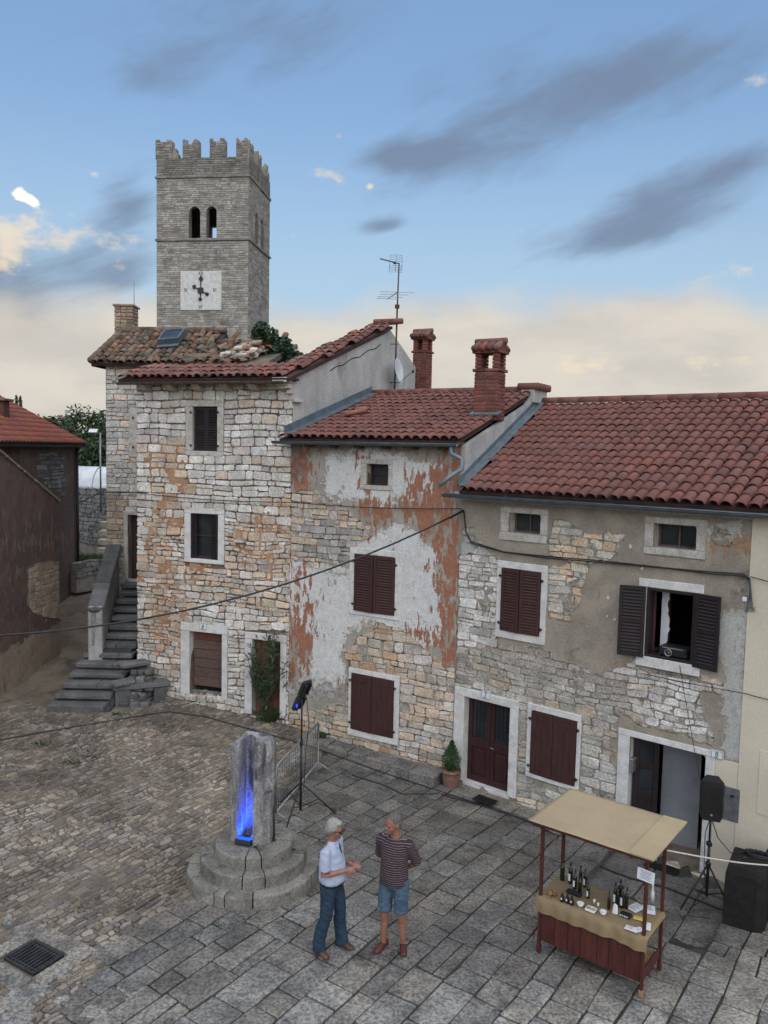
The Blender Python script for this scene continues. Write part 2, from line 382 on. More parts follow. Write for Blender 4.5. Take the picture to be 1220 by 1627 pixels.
M('leaf', (.042, .072, .028), (.028, .05, .02), 5, .65, 0, 10, fine=.12, spec=.4)
M('leaf_ivy', (.020, .050, .022), (.013, .034, .016), 4, .5, 0, 10, fine=.12, spec=.45)
M('leaf_oleander', (.05, .085, .046), (.034, .06, .032), 4, .5, 0, 10, fine=.12, spec=.45)
M('leaf_conifer', (.030, .075, .022), (.018, .05, .014), 6, .6, 0, 10, fine=.12)
M('bark', (.10, .08, .06), (.06, .05, .04), 8, .9, .3, 40)
M('terracotta', (.25, .135, .10), (.19, .11, .085), 5, .85, .1, 40)
M('skin', (.27, .135, .092), (.235, .11, .075), 14, .55, .03, 60, fine=.06, tint=False, obj=True)
M('hair_grey', (.33, .325, .31), (.22, .215, .205), 60, .8, .3, 160, tint=False, obj=True, bdist=.006)
M('hair_dark', (.14, .13, .12), (.075, .07, .066), 60, .8, .3, 160, tint=False, obj=True, bdist=.006)
M('shirt_blue', (.36, .41, .53), (.32, .37, .49), 10, .85, .08, 60, fine=.06, tint=False, obj=True)
M('denim', (.020, .045, .078), (.013, .03, .054), 7, .85, .15, 160, fine=.15, tint=False, obj=True, bdist=.006)
M('denim_light', (.065, .115, .17), (.04, .078, .125), 5, .85, .15, 160, fine=.15, tint=False, obj=True, c3=(.19, .26, .33), sc3=3.2, lo3=.55, hi3=.72, bdist=.006)
M('leather_brown', (.11, .052, .036), (.075, .036, .026), 8, .55, .05, 60, tint=False, obj=True)
M('leather_red', (.10, .028, .024), (.07, .02, .018), 8, .55, .05, 60, tint=False, obj=True)
M('white_sheet', (.60, .62, .64), (.48, .50, .52), 1.2, .55, .15, 8, fine=.08)
M('rope_white', (.55, .52, .47), (.45, .42, .38), 40, .8, .2, 120)
def plain(name, col, rough=.5, emit=None, es=0):
    mt = bpy.data.materials.new(name); mt.use_nodes = True; b = mt.node_tree.nodes['Principled BSDF']
    q = NT(mt.node_tree); nn = q.noise(q.n('ShaderNodeNewGeometry').outputs['Position'], 30, 3)
    mt.node_tree.links.new(q.mix(q.m('MULTIPLY', nn, .2), (*col, 1), tuple(c * .8 for c in col) + (1,)), b.inputs['Base Color'])
    b.inputs['Roughness'].default_value = rough
    if emit: b.inputs['Emission Color'].default_value = (*emit, 1); b.inputs['Emission Strength'].default_value = es
    MAT[name] = mt
plain('led_blue', (.02, .03, .3), .3, (.0, .03, 1.0), 3.0)
plain('lens_glass', (.03, .03, .035), .08)
plain('numeral', (.06, .06, .065), .8)
plain('yellow_print', (.62, .52, .12), .8)
plain('sunglass', (.012, .01, .01), .2)
# ------------------------------------------------------------------ facades
UP = Vector((0, 0, 1))
class Fac:
    def __init__(s, P0, P1):
        s.P0 = Vector((P0[0], P0[1], 0)); d = Vector((P1[0], P1[1], 0)) - s.P0
        s.L = d.length; s.e = d.normalized(); s.n = Vector((s.e.y, -s.e.x, 0)); s.i = -s.n
    def w(s, u, v, d=0.0): return s.P0 + s.e * u + s.n * d + UP * v
    def px(s, x, y, d=0.0):
        r = ray(x, y); p0 = s.P0 + s.n * d
        t = (p0 - EYE).dot(s.n) / r.dot(s.n); w = EYE + r * t
        return (w - s.P0).dot(s.e), w.z
    def rect(s, x0, y0, x1, y1, d=0.0):
        u0, v1 = s.px(x0, y0, d); u1, v0 = s.px(x1, y1, d)
        return (u0, v0, u1, v1)
    def poly(s, pts, d=0.0): return np.array([s.px(x, y, d) for x, y in pts])
    def box(s, mb, u0, u1, v0, v1, d0, d1, ch=0.0, jit=0, **k):
        c = s.w((u0 + u1) / 2, (v0 + v1) / 2, (d0 + d1) / 2); sz = (abs(u1 - u0), abs(d1 - d0), abs(v1 - v0))
        if ch: mb.cbox(c, sz, ch, s.e, s.n, UP, jit=jit, **k)
        else: mb.box(c, sz, s.e, s.n, UP, **k)
def inrect(r, u, v, pad=0): return r[0] - pad < u < r[2] + pad and r[1] - pad < v < r[3] + pad
def wall_sheet(mb, F, u0, u1, v0, v1, holes, depth=.3, rev_mi=0, **k):
    us = sorted({u0, u1, *[h[0] for h in holes], *[h[2] for h in holes]}); vs = sorted({v0, v1, *[h[1] for h in holes], *[h[3] for h in holes]})
    us = [u for u in us if u0 <= u <= u1]; vs = [v for v in vs if v0 <= v <= v1]
    for a, b in zip(us, us[1:]):
        for c, d in zip(vs, vs[1:]):
            if any(inrect(h, (a + b) / 2, (c + d) / 2) for h in holes): continue
            mb.add([F.w(a, c), F.w(b, c), F.w(b, d), F.w(a, d)], [(0, 1, 2, 3)], **k)
    for h in holes:
        a, c, b, d = h
        for p, q in (((a, c), (a, d)), ((a, d), (b, d)), ((b, d), (b, c)), ((b, c), (a, c))):
            mb.add([F.w(*p), F.w(*q), F.w(*q, -depth), F.w(*p, -depth)], [(0, 1, 2, 3)], mi=rev_mi)
def psd(P, poly):
    """signed distance to polygon, positive inside; P (...,2)"""
    P = np.asarray(P, float); x, y = P[..., 0], P[..., 1]; n = len(poly)
    d = np.full(x.shape, 1e9); ins = np.zeros(x.shape, bool)
    for i in range(n):
        ax, ay = poly[i]; bx, by = poly[(i + 1) % n]; ex, ey = bx - ax, by - ay
        t = np.clip(((x - ax) * ex + (y - ay) * ey) / max(ex * ex + ey * ey, 1e-12), 0, 1)
        d = np.minimum(d, (x - ax - t * ex) ** 2 + (y - ay - t * ey) ** 2)
        c = ((ay > y) != (by > y)); xx = ex * (y - ay) / (ey if abs(ey) > 1e-12 else 1e-12) + ax
        ins ^= c & (x < xx)
    d = np.sqrt(d)
    return np.where(ins, d, -d)
def union_sd(P, polys): return np.max([psd(P, p) for p in polys], axis=0)
def ngrid(U, V, sc, seed=0.0, oct=3):
    out = np.zeros(U.shape); it = np.nditer(U, flags=['multi_index'])
    for x in it:
        i = it.multi_index; out[i] = noise.fractal(Vector((float(U[i]) * sc, float(V[i]) * sc, seed)), 1.0, 2.0, oct)
    return out
def plaster(F, u0, u1, v0, v1, field, step, d, mat, name, parent, holes=(), paint=None, relief=.006, seed=0):
    nu = max(2, int(round((u1 - u0) / step))); nv = max(2, int(round((v1 - v0) / step)))
    U, V = np.meshgrid(np.linspace(u0, u1, nu + 1), np.linspace(v0, v1, nv + 1), indexing='ij')
    f = field(U, V)
    for h in holes:
        dx = np.maximum(h[0] - U, U - h[2]); dy = np.maximum(h[1] - V, V - h[3]); f = np.minimum(f, np.maximum(dx, dy))
    vs = []; uvs = []; fs = []; idx = {}
    R = ngrid(U, V, 2.2, seed) * relief
    def gv(i, j):
        k = (i, j)
        if k not in idx: idx[k] = len(vs); vs.append(F.w(U[k], V[k], d + R[k])); uvs.append((U[k], V[k]))
        return idx[k]
    def ev(a, b):
        k = (a, b) if a < b else (b, a)
        if k not in idx:
            t = f[a] / (f[a] - f[b]); u = lerp(U[a], U[b], t); v = lerp(V[a], V[b], t)
            idx[k] = len(vs); vs.append(F.w(u, v, d + lerp(R[a], R[b], t))); uvs.append((u, v))
        return idx[k]
    skirt = []
    for i in range(nu):
        for j in range(nv):
            cs = [(i, j), (i + 1, j), (i + 1, j + 1), (i, j + 1)]; pos = [f[c] > 0 for c in cs]
            if not any(pos): continue
            if all(pos): fs.append([gv(*c) for c in cs]); continue
            poly = []; cut = []
            for a in range(4):
                c0, c1 = cs[a], cs[(a + 1) % 4]
                if pos[a]: poly.append(gv(*c0))
                if pos[a] != pos[(a + 1) % 4]: x = ev(c0, c1); poly.append(x); cut.append((x, pos[a]))
            if len(poly) >= 3: fs.append(poly)
            for a in range(len(cut)):
                if cut[a][1]: skirt.append((cut[a][0], cut[(a + 1) % len(cut)][0]))
    mb = MB(); mb.add(vs, fs, sm=True)
    base = {}
    for a, b in skirt:
        for x in (a, b):
            if x not in base:
                u, v = uvs[x]; base[x] = len(mb.V); mb.V.append(F.w(u, v, .002)); uvs.append((u, v))
        mb.F.append([a, b, base[b], base[a]]); mb.T.append((1, 1, 1)); mb.M.append(0); mb.S.append(False)
    at_ = None
    if paint is not None:
        q = np.array(uvs); c = paint(q[:, 0], q[:, 1]); at_ = {'paint': np.concatenate([c, np.ones((len(c), 1))], 1)}
    return mb.build(name, mat, parent, attrs=at_)
# ------------------------------------------------------------------ stones
def stone_geo(c4, fmap, d0, d1, gap, rnd, round_=.2):
    cx = sum(c[0] for c in c4) / 4; cy = sum(c[1] for c in c4) / 4; sh = []
    for x, y in c4:
        dx, dy = x - cx, y - cy; sh.append((x - math.copysign(min(gap / 2, abs(dx) * .4), dx), y - math.copysign(min(gap / 2, abs(dy) * .4), dy)))
    ring = []
    for i in range(4):
        p, c, n = sh[i - 1], sh[i], sh[(i + 1) % 4]
        lp = math.hypot(p[0] - c[0], p[1] - c[1]); ln = math.hypot(n[0] - c[0], n[1] - c[1]); mn = min(lp, ln)
        k = mn * rnd.uniform(.06, round_ + .08); k2 = mn * rnd.uniform(.06, round_ + .08)
        ring.append((c[0] + (p[0] - c[0]) / lp * k, c[1] + (p[1] - c[1]) / lp * k)); ring.append((c[0] + (n[0] - c[0]) / ln * k2, c[1] + (n[1] - c[1]) / ln * k2))
    sz = min(abs(c4[1][0] - c4[0][0]), abs(c4[3][1] - c4[0][1])); ins = min(.022, max(.004, sz * .1)); vs = []
    dd = d1 + rnd.uniform(-.25, .25) * (d1 - max(d0, 0))
    for lev in range(3):
        for x, y in ring:
            if lev < 2: vs.append(fmap(x, y, d0 if lev == 0 else lerp(max(d0, 0), dd, .55)))
            else:
                l = math.hypot(x - cx, y - cy); f = 1 - ins * rnd.uniform(.7, 1.8) / max(l, .01)
                vs.append(fmap(cx + (x - cx) * f, cy + (y - cy) * f, dd + rnd.uniform(-.12, .12) * (dd - max(d0, 0))))
    fs = [tuple(16 + i for i in range(8))]
    for lev in range(2):
        for i in range(8): fs.append((lev * 8 + i, lev * 8 + (i + 1) % 8, (lev + 1) * 8 + (i + 1) % 8, (lev + 1) * 8 + i))
    return vs, fs
def stone_layout(u0, u1, v0, v1, holes, hr, wr, rnd, wob=.02, split=.15, vtop=None, slack=1.0):
    out = []; v = v0
    while v < v1 - .02:
        h = rnd.uniform(*hr)
        if v + h > v1 - hr[0] * .5: h = v1 - v
        iv = [(u0, u1)]
        for hl in holes:
            ov = min(v + h, hl[3]) - max(v, hl[1])
            if ov > h * .35:
                iv = [p for a, b in iv for p in ((a, min(b, hl[0])), (max(a, hl[2]), b)) if p[1] - p[0] > .03]
        for a, b in iv:
            u = a
            while u < b - 1e-4:
                w = rnd.uniform(*wr) * (h / ((hr[0] + hr[1]) / 2)) ** .4
                if b - (u + w) < wr[0] * .55: w = b - u
                f = lambda uu, vv: (uu + (0 if uu <= a + 1e-4 or uu >= b - 1e-4 else nz(uu * 2.3, vv * 3.1, 5) * wob), vv + nz(uu * 1.1, vv * 1.9) * wob * 1.6)
                cells = [(v, v + h)]
                if h > (hr[0] + hr[1]) / 2 and rnd.random() < split: m = v + h * rnd.uniform(.35, .65); cells = [(v, m), (m, v + h)]
                for va, vb in cells:
                    j = lambda: rnd.uniform(-.35, .35) * wob
                    c4 = [f(u, va), f(u + w, va), f(u + w, vb), f(u, vb)]
                    c4 = [(x + j(), y + j()) for x, y in c4]
                    out.append((c4, (u + w / 2, (va + vb) / 2), w * (vb - va)))
                u += w
        v += h
    return out
def emit_stones(items, fmap, parent, mat, name, tintf, d0=-.03, d1=.03, gap=.014, rnd=RND, nmax=300, keep=None, rank=None, round_=.2, stuff='small_stones'):
    if keep: items = [i for i in items if keep(*i[1])]
    if rank is None: rank = lambda i: i[2]
    items = sorted(items, key=lambda i: -rank(i)); rest = MB(); nrest = 0
    for k, (c4, c, ar) in enumerate(items):
        dd = d1(c[0], c[1]) if callable(d1) else d1
        if dd is None: continue
        vs, fs = stone_geo(c4, fmap, d0, dd, gap, rnd, round_); t = tintf(c[0], c[1])
        if k < nmax: mb = MB(); mb.add(vs, fs, tint=t); mb.build(name, mat, parent)
        else: rest.add(vs, fs, tint=t); nrest += 1
    if nrest: rest.build(stuff, mat, parent, kind='stuff')
def tintmix(rnd, pal):
    tot = sum(p[0] for p in pal); x = rnd.random() * tot
    for w, c in pal:
        x -= w
        if x <= 0: break
    v = rnd.uniform(.82, 1.15); return tuple(min(1.6, k * v * rnd.uniform(.97, 1.03)) for k in c)
# ------------------------------------------------------------------ roofs
class Roof:
    """plane: O at the eave, a along the eave, b up the slope"""
    def __init__(s, O, a, b):
        s.O = Vector(O); s.a = Vector(a).normalized(); s.b = Vector(b).normalized(); s.n = s.a.cross(s.b).normalized()
    def w(s, x, y, h=0.0): return s.O + s.a * x + s.b * y + s.n * h
    def px(s, X, Y, h=0.0):
        r = ray(X, Y); p0 = s.O + s.n * h; t = (p0 - EYE).dot(s.n) / r.dot(s.n); w = EYE + r * t
        return (w - s.O).dot(s.a), (w - s.O).dot(s.b)
def tile_shape(L=.42, r0=.097, r1=.082, th=.013, seg=6):
    vs = []; fs = []
    for (y, r, z) in ((-.02, r0, .030), (L, r1, .004)):
        for k in range(seg + 1):
            a = math.pi * k / seg; vs.append(Vector((-r * math.cos(a), y, z + r * .78 * math.sin(a))))
    for k in range(seg + 1):
        a = math.pi * k / seg; vs.append(Vector((-(r0 - th) * math.cos(a), -.02, .030 + (r0 - th) * .76 * math.sin(a))))
    for k in range(seg + 1):
        a = math.pi * k / seg; vs.append(Vector((-(r0 - th) * math.cos(a), .12, .024 + (r0 - th) * .76 * math.sin(a))))
    n = seg + 1
    for k in range(seg):
        fs.append((k, k + 1, n + k + 1, n + k)); fs.append((2 * n + k, 2 * n + k + 1, k + 1, k)); fs.append((2 * n + k + 1, 2 * n + k, 3 * n + k, 3 * n + k + 1))
    return vs, fs
TILE_V, TILE_F = tile_shape()
TILE_MESH = {}
def tile_variants(mat, tints):
    key = (mat, tuple(tints))
    if key not in TILE_MESH:
        r = []
        for t in tints:
            mb = MB(); mb.add(TILE_V, TILE_F, tint=t, sm=True); r.append(mb.mesh('tile', mat))
        TILE_MESH[key] = r
    return TILE_MESH[key]
def lay_tiles(R, parent, s0, s1, rows, expo, pitch, mat, tints, region, rnd, nmax=300, jit=.006, rot=.015, skip=0.0, name='tile', scale=1.0, t0=0.0, lift=0.0):
    pl = []; n = int(round((s1 - s0) / pitch))
    for j in range(rows):
        for i in range(n):
            x = s0 + (i + .5) * pitch; y = t0 + j * expo
            if not region(x, y) or rnd.random() < skip: continue
            bow = .012 * nz(x * .8, y * .8, 3)
            a = rnd.gauss(0, rot); z = lift + bow + rnd.uniform(0, jit)
            X = R.a * math.cos(a) + R.b * math.sin(a); Y = R.b * math.cos(a) - R.a * math.sin(a)
            tl = rnd.gauss(0, rot * .7); Y2 = (Y * math.cos(tl) + R.n * math.sin(tl)); N = X.cross(Y2)
            p = R.w(x + rnd.uniform(-jit, jit), y + rnd.uniform(-jit, jit) * 2, z)
            pl.append((p, X * scale * pitch / .2, Y2 * scale, N * scale))
    pl.sort(key=lambda q: (q[0] - EYE).length)
    me = tile_variants(mat, tints); off = OFF.get(parent.name, Vector()); rest = MB()
    for k, (p, X, Y, N) in enumerate(pl):
        v = rnd.randrange(len(tints))
        if k < nmax:
            o = link(name, me[v], parent); q = p - off
            o.matrix_local = Matrix(((X.x, Y.x, N.x, q.x), (X.y, Y.y, N.y, q.y), (X.z, Y.z, N.z, q.z), (0, 0, 0, 1)))
        else: rest.add([p + X * w.x + Y * w.y + N * w.z for w in TILE_V], TILE_F, tint=tints[v], sm=True)
    if rest.F: rest.build(name + '_field', mat, parent, kind='stuff')
def gutter(mb, p, q, r=.065, n=8):
    p = Vector(p); q = Vector(q); d = (q - p).normalized(); s = d.cross(UP).normalized(); vs = []; fs = []
    for rr in (r, r - .012):
        for P in (p, q):
            for k in range(n + 1):
                a = math.pi * k / n; vs.append(P + s * (-rr * math.cos(a)) - UP * (rr * math.sin(a)))
    m = n + 1
    for k in range(n):
        fs.append((k, k + 1, m + k + 1, m + k)); fs.append((2 * m + k + 1, 2 * m + k, 3 * m + k, 3 * m + k + 1))
        fs.append((k, 2 * m + k, 2 * m + k + 1, k + 1)); fs.append((m + k, m + k + 1, 3 * m + k + 1, 3 * m + k))
    for k in (0, n): fs.append((k, m + k, 3 * m + k, 2 * m + k))
    mb.add(vs, fs, sm=False)
    mb.tube([p + s * r, q + s * r], .009, 6); mb.tube([p - s * r, q - s * r], .009, 6)
# ------------------------------------------------------------------ windows, doors, shutters
def leaf(mb, P, X, N, W, H, kind, th=.035):
    """one shutter leaf: P bottom corner on the hinge, X along the leaf, N its outer normal"""
    def bx(x0, x1, z0, z1, d0, d1, ch=.004, **k): mb.cbox(P + X * (x0 + x1) / 2 + UP * (z0 + z1) / 2 + N * (d0 + d1) / 2, (x1 - x0, d1 - d0, z1 - z0), ch, X, N, UP, **k)
    if kind == 'louvre':
        s = min(.06, W * .17); r = .07
        bx(0, s, 0, H, 0, th); bx(W - s, W, 0, H, 0, th)
        for z0, z1 in ((0, r), (H * .5 - r * .4, H * .5 + r * .4), (H - r, H)): bx(s, W - s, z0, z1, .002, th - .002)
        bx(s, W - s, r, H - r, .001, .005)
        for a, b in ((r, H * .5 - r * .4), (H * .5 + r * .4, H - r)):
            n = max(4, int((b - a) / .052)); st = (b - a) / n
            for i in range(n):
                c = P + X * (W / 2) + UP * (a + (i + .5) * st) + N * (th * .52)
                t = math.radians(52); Y2 = N * math.cos(t) - UP * math.sin(t); Z2 = N * math.sin(t) + UP * math.cos(t)
                mb.box(c, (W - 2 * s, st * .82, .008), X, Y2, Z2)
    else:
        n = 4
        for i in range(n): bx(W * i / n + .001, W * (i + 1) / n - .001, 0, H, 0, th * .8, ch=.003)
        for z in (H * .1, H * .88): bx(.0, W * .72, z, z + .035, th * .8, th * .8 + .008, ch=.002)
def frame_boxes(F, o, f, d0=-.13, d1=.035, ch=.01, sill=True):
    mb = MB(); a, c, b, d = o; fa, fc, fb, fd = f
    F.box(mb, fa, fb, d, fd, d0, d1, ch, .004)
    F.box(mb, fa, a, (c if sill else fc) + .001, d - .001, d0, d1 - .003, ch, .003); F.box(mb, b, fb, (c if sill else fc) + .001, d - .001, d0, d1 - .003, ch, .003)
    if sill: F.box(mb, fa, fb, fc, c, d0, d1 + .012, ch, .004)
    return mb
def pane_back(F, o, d, mi=0):
    mb = MB(); a, c, b, e = o; mb.add([F.w(a - .02, c - .02, d), F.w(b + .02, c - .02, d), F.w(b + .02, e + .02, d), F.w(a - .02, e + .02, d)], [(0, 1, 2, 3)], mi=mi); return mb
def shuttered(F, house, o, f, kind, mat, trim, proud=.01, ajar=0.0, name='window', d1=.035, hinges=True):
    """closed shutters over an opening with a stone surround"""
    w = pane_back(F, o, -.16).build(name, 'dark_inside', house)
    frame_boxes(F, o, f, d1=d1).build('surround', trim, w)
    a, c, b, d = o; W = (b - a) / 2 - .004; H = d - c - .012
    for sgn, u in ((1, a + .002), (-1, b - .002)):
        an = ajar * (1 if sgn > 0 else .6); X = (F.e * math.cos(an) * sgn + F.n * math.sin(an)).normalized(); N = X.cross(UP) if sgn > 0 else UP.cross(X)
        mb = MB(); leaf(mb, F.w(u, c + .006, proud), X, N, W, H, kind); mb.build('shutter', mat, w)
    if hinges:
        for u in (a - .03, b + .03):
            for v in (c + H * .12, c + H * .88):
                mb = MB(); F.box(mb, u - .03, u + .03, v - .012, v + .012, d1 - .002, d1 + .022, .003); mb.tube([F.w(u, v - .03, d1 + .02), F.w(u, v + .03, d1 + .02)], .01, 6); mb.build('hinge', 'metal_black', w)
    return w
def casement(F, house, o, f, trim, wood, bars=(1, 0), d=-.1, d1=.03, thick=.035, name='window'):
    w = pane_back(F, o, d - .02).build(name, 'glass', house)
    frame_boxes(F, o, f, d1=d1).build('surround', trim, w)
    mb = MB(); a, c, b, e = o; t = thick
    for u0, u1, v0, v1 in ((a, a + t, c, e), (b - t, b, c, e), (a + t, b - t, c, c + t), (a + t, b - t, e - t, e)): F.box(mb, u0 + .001, u1 - .001, v0 + .001, v1 - .001, d - .015, d + .03, .004)
    for i in range(bars[0]): u = lerp(a, b, (i + 1) / (bars[0] + 1)); F.box(mb, u - t * .4, u + t * .4, c + t, e - t, d - .012, d + .026, .003)
    for i in range(bars[1]): v = lerp(c, e, (i + 1) / (bars[1] + 1)); F.box(mb, a + t, b - t, v - t * .3, v + t * .3, d - .011, d + .02, .003)
    mb.build('sash', wood, w)
    return w
def stroke_text(mb, F, u, v, h, txt, d, th=.008, **k):
    """a few digits and numerals as flat raised strokes"""
    G_ = {'I': [((.5, 0), (.5, 1))], 'V': [((0.05, 1), (.5, 0)), ((.5, 0), (.95, 1))], 'X': [((.05, 0), (.95, 1)), ((.05, 1), (.95, 0))],
          '6': [((.8, .95), (.35, .75)), ((.35, .75), (.15, .35)), ((.15, .35), (.3, .03)), ((.3, .03), (.7, .03)), ((.7, .03), (.85, .3)), ((.85, .3), (.65, .52)), ((.65, .52), (.2, .42))],
          '7': [((.1, .97), (.9, .97)), ((.9, .97), (.35, 0))],
          '8': [((.3, .55), (.2, .8)), ((.2, .8), (.5, 1)), ((.5, 1), (.8, .8)), ((.8, .8), (.7, .55)), ((.7, .55), (.3, .55)), ((.3, .55), (.12, .25)), ((.12, .25), (.5, 0)), ((.5, 0), (.88, .25)), ((.88, .25), (.7, .55))]}
    wd = {'I': .35}
    x = u - sum(wd.get(c, .7) for c in txt) * h * .5 * 1.1
    for c in txt:
        w = wd.get(c, .7) * h
        for (x0, y0), (x1, y1) in G_[c]:
            p = F.w(x + x0 * w, v + y0 * h, d); q = F.w(x + x1 * w, v + y1 * h, d); t = (q - p).normalized(); s = t.cross(F.n).normalized() * th / 2; t = t * th * .4
            mb.prism([p - t - s, q + t - s, q + t + s, p - t + s], F.n * .003, **k)
        x += w * 1.1
def plate(F, house, x0, y0, x1, y1, txt, d):
    r = F.rect(x0, y0, x1, y1, d); mb = MB(); F.box(mb, r[0], r[2], r[1], r[3], d, d + .012, .003); p = mb.build('number_plate', 'plate_white', house)
    mb = MB(); b = .012
    for u0, u1, v0, v1 in ((r[0] + .008, r[2] - .008, r[1] + .008, r[1] + .013), (r[0] + .008, r[2] - .008, r[3] - .013, r[3] - .008), (r[0] + .008, r[0] + .013, r[1] + .014, r[3] - .014), (r[2] - .013, r[2] - .008, r[1] + .014, r[3] - .014)):
        F.box(mb, u0, u1, v0, v1, d + .012, d + .0145)
    h = (r[3] - r[1]) * .55; stroke_text(mb, F, (r[0] + r[2]) / 2, (r[1] + r[3]) / 2 - h * .38, h, txt, d + .0125, h * .13)
    F.box(mb, lerp(r[0], r[2], .25), lerp(r[0], r[2], .55), r[1] + (r[3] - r[1]) * .14, r[1] + (r[3] - r[1]) * .2, d + .012, d + .0145)
    mb.build('numeral', 'numeral', p)
# ------------------------------------------------------------------ the ground of the square
def pxpoly(pts, dz=0.0): return np.array([tuple(gp(x, y, dz)[:2]) for x, y in pts])
PED = Vector((-1.87, 11.7, 0)); PED.z = G(PED.x, PED.y)
FORE = pxpoly([(970, 1334), (918, 1385), (900, 1408), (1040, 1492), (1120, 1500), (1190, 1466), (1215, 1430), (1125, 1386), (1000, 1344)])
EDGE = [(60, 1720), (100, 1610), (200, 1490), (262, 1440), (300, 1420), (420, 1300), (470, 1240), (500, 1195)]
SLABP = pxpoly(EDGE + [(560, 1200), (620, 1212), (720, 1245), (812, 1280), (960, 1335), (1250, 1440), (1420, 1560), (1400, 1750)])
COBP = pxpoly(EDGE + [(455, 1150), (370, 1130), (260, 1110), (180, 1135), (80, 1125), (0, 1108), (-80, 1150), (-300, 1400), (-300, 1720)])
GRATE = pxpoly([(4, 1522), (55, 1493), (102, 1518), (50, 1552)])
xs = np.concatenate([[-1500, -400, -120, -50, -28], np.arange(-18, 12.01, .3), [18, 40, 120, 400, 1500]])
ys = np.concatenate([[-1500, -200, -40, -8, 0], np.arange(3, 40.01, .3), [46, 60, 90, 150, 300, 700, 1800]])
XX, YY = np.meshgrid(xs, ys, indexing='ij'); ZZ = Gn(XX, YY)
far = np.clip((YY - 38) / 25, 0, 1); ZZ = ZZ * (1 - far) + far * 3.0
ff = psd(np.stack([XX, YY], -1), FORE); ZZ = ZZ - .012 - .115 * np.clip(ff / .05 + .2, 0, 1)
insl = psd(np.stack([XX, YY], -1), SLABP) > .1
gmb = MB(); nx, ny = XX.shape
gmb.V = [Vector(p) for p in zip(XX.ravel(), YY.ravel(), ZZ.ravel())]
for i in range(nx - 1):
    for j in range(ny - 1):
        gmb.F.append([i * ny + j, (i + 1) * ny + j, (i + 1) * ny + j + 1, i * ny + j + 1]); gmb.T.append((1, 1, 1)); gmb.S.append(True)
        gmb.M.append(1 if YY[i, j] > 34 or XX[i, j] < -17 else (2 if insl[i, j] else 0))
ground = gmb.build('ground', ['dirt', 'grass_far', 'joint_dirt'], None, kind='structure'); ground['label'] = 'stone paved village square'
HD = math.radians(35); GS = Vector((math.sin(HD), math.cos(HD), 0)); GT = Vector((math.cos(HD), -math.sin(HD), 0))
def gmap(dz=0.0):
    def f(u, v, w):
        p = GS * u - GT * v; return Vector((p.x, p.y, G(p.x, p.y) + w + dz))
    return f
def guv(p): return (p[0] * GS.x + p[1] * GS.y, -(p[0] * GT.x + p[1] * GT.y))
def gxy(u, v): p = GS * u - GT * v; return p.x, p.y
rg = random.Random(5)
lay = stone_layout(2, 17, -2.5, 12.5, [], (.30, .50), (.34, .80), rg, wob=.03, split=.06)
def slab_keep(u, v):
    x, y = gxy(u, v); p = np.array([x, y])
    return psd(p, SLABP) > -.05 and psd(p, FORE) < .06 and psd(p, GRATE) < -.12 and (x - PED.x) ** 2 + (y - PED.y) ** 2 > .8
def slab_tint(u, v):
    x, y = gxy(u, v)
    k = .82 + .32 * max(0, min(1, (12.5 - y) / 4)) + .25 * nz(x * .5, y * .5, 9)          # paler stone towards the open square
    b = rg.uniform(.72, 1.22) * k
    w = rg.random(); return (b * (1.03 if w < .6 else .99), b, b * (.955 if w < .6 else 1.01))
def vis(c, m=.1):
    x, y = gxy(*c); v = Vector((x, y, G(x, y))) - EYE; d = v.dot(_fw)
    if d < .1: return False
    px = 610 + FPX * v.dot(_ix) / d; py = 813.5 + FPX * v.dot(_iy) / d
    return -90 < px < 1310 and py < 1720
lay = [i for i in lay if vis(i[1])]
emit_stones(lay, gmap(), ground, 'slab', 'paving_slab', slab_tint, d0=-.14, d1=.017, gap=.022, rnd=rg, nmax=300, keep=slab_keep, round_=-.05)
# lower forecourt of the house with number 8: large dark slabs
lay = stone_layout(8, 16, 0, 7, [], (.7, 1.05), (.9, 1.6), rg, wob=.02, split=0)
emit_stones(lay, gmap(-.12), ground, 'slab', 'forecourt_slab', lambda u, v: tuple([rg.uniform(.55, .75)] * 3), d0=-.1, d1=.014, gap=.022, rnd=rg, keep=lambda u, v: psd(np.array(gxy(u, v)), FORE) > -.25 , round_=.05)
# cobbles
lay = stone_layout(-1, 17, 4, 21, [], (.06, .135), (.07, .23), rg, wob=.06, split=.16)
def cob_keep(u, v):
    if not vis((u, v)): return False
    x, y = gxy(u, v); p = np.array([x, y])
    return psd(p, COBP) > -.04 and psd(p, GRATE) < -.3 and (x - PED.x) ** 2 + (y - PED.y) ** 2 > .98
def cob_d(u, v):
    x, y = gxy(u, v); n = noise.fractal(Vector((x * .75, y * .75, 2)), 1, 2, 3); b = nz(x * 2.3, y * 2.3, 7)
    h = .016 - .024 * n + .014 * b
    return None if h < -.011 else max(.002, h)
def cob_tint(u, v):
    x, y = gxy(u, v); b = rg.choice((rg.uniform(.6, 1.0), rg.uniform(.9, 1.5))) * (.98 + .35 * nz(x * .5, y * .5, 4)); w = rg.random()
    return (b * 1.05, b, b * .93) if w < .5 else (b, b, b * 1.03)
emit_stones(lay, gmap(-.006), ground, 'cobble', 'cobblestone', cob_tint, d0=-.05, d1=cob_d, gap=.026, rnd=rg, keep=cob_keep, rank=lambda i: i[2] / (1 + (Vector((*gxy(*i[1]), 0)) - EYE).length ** 2), round_=.32, stuff='cobble_field')
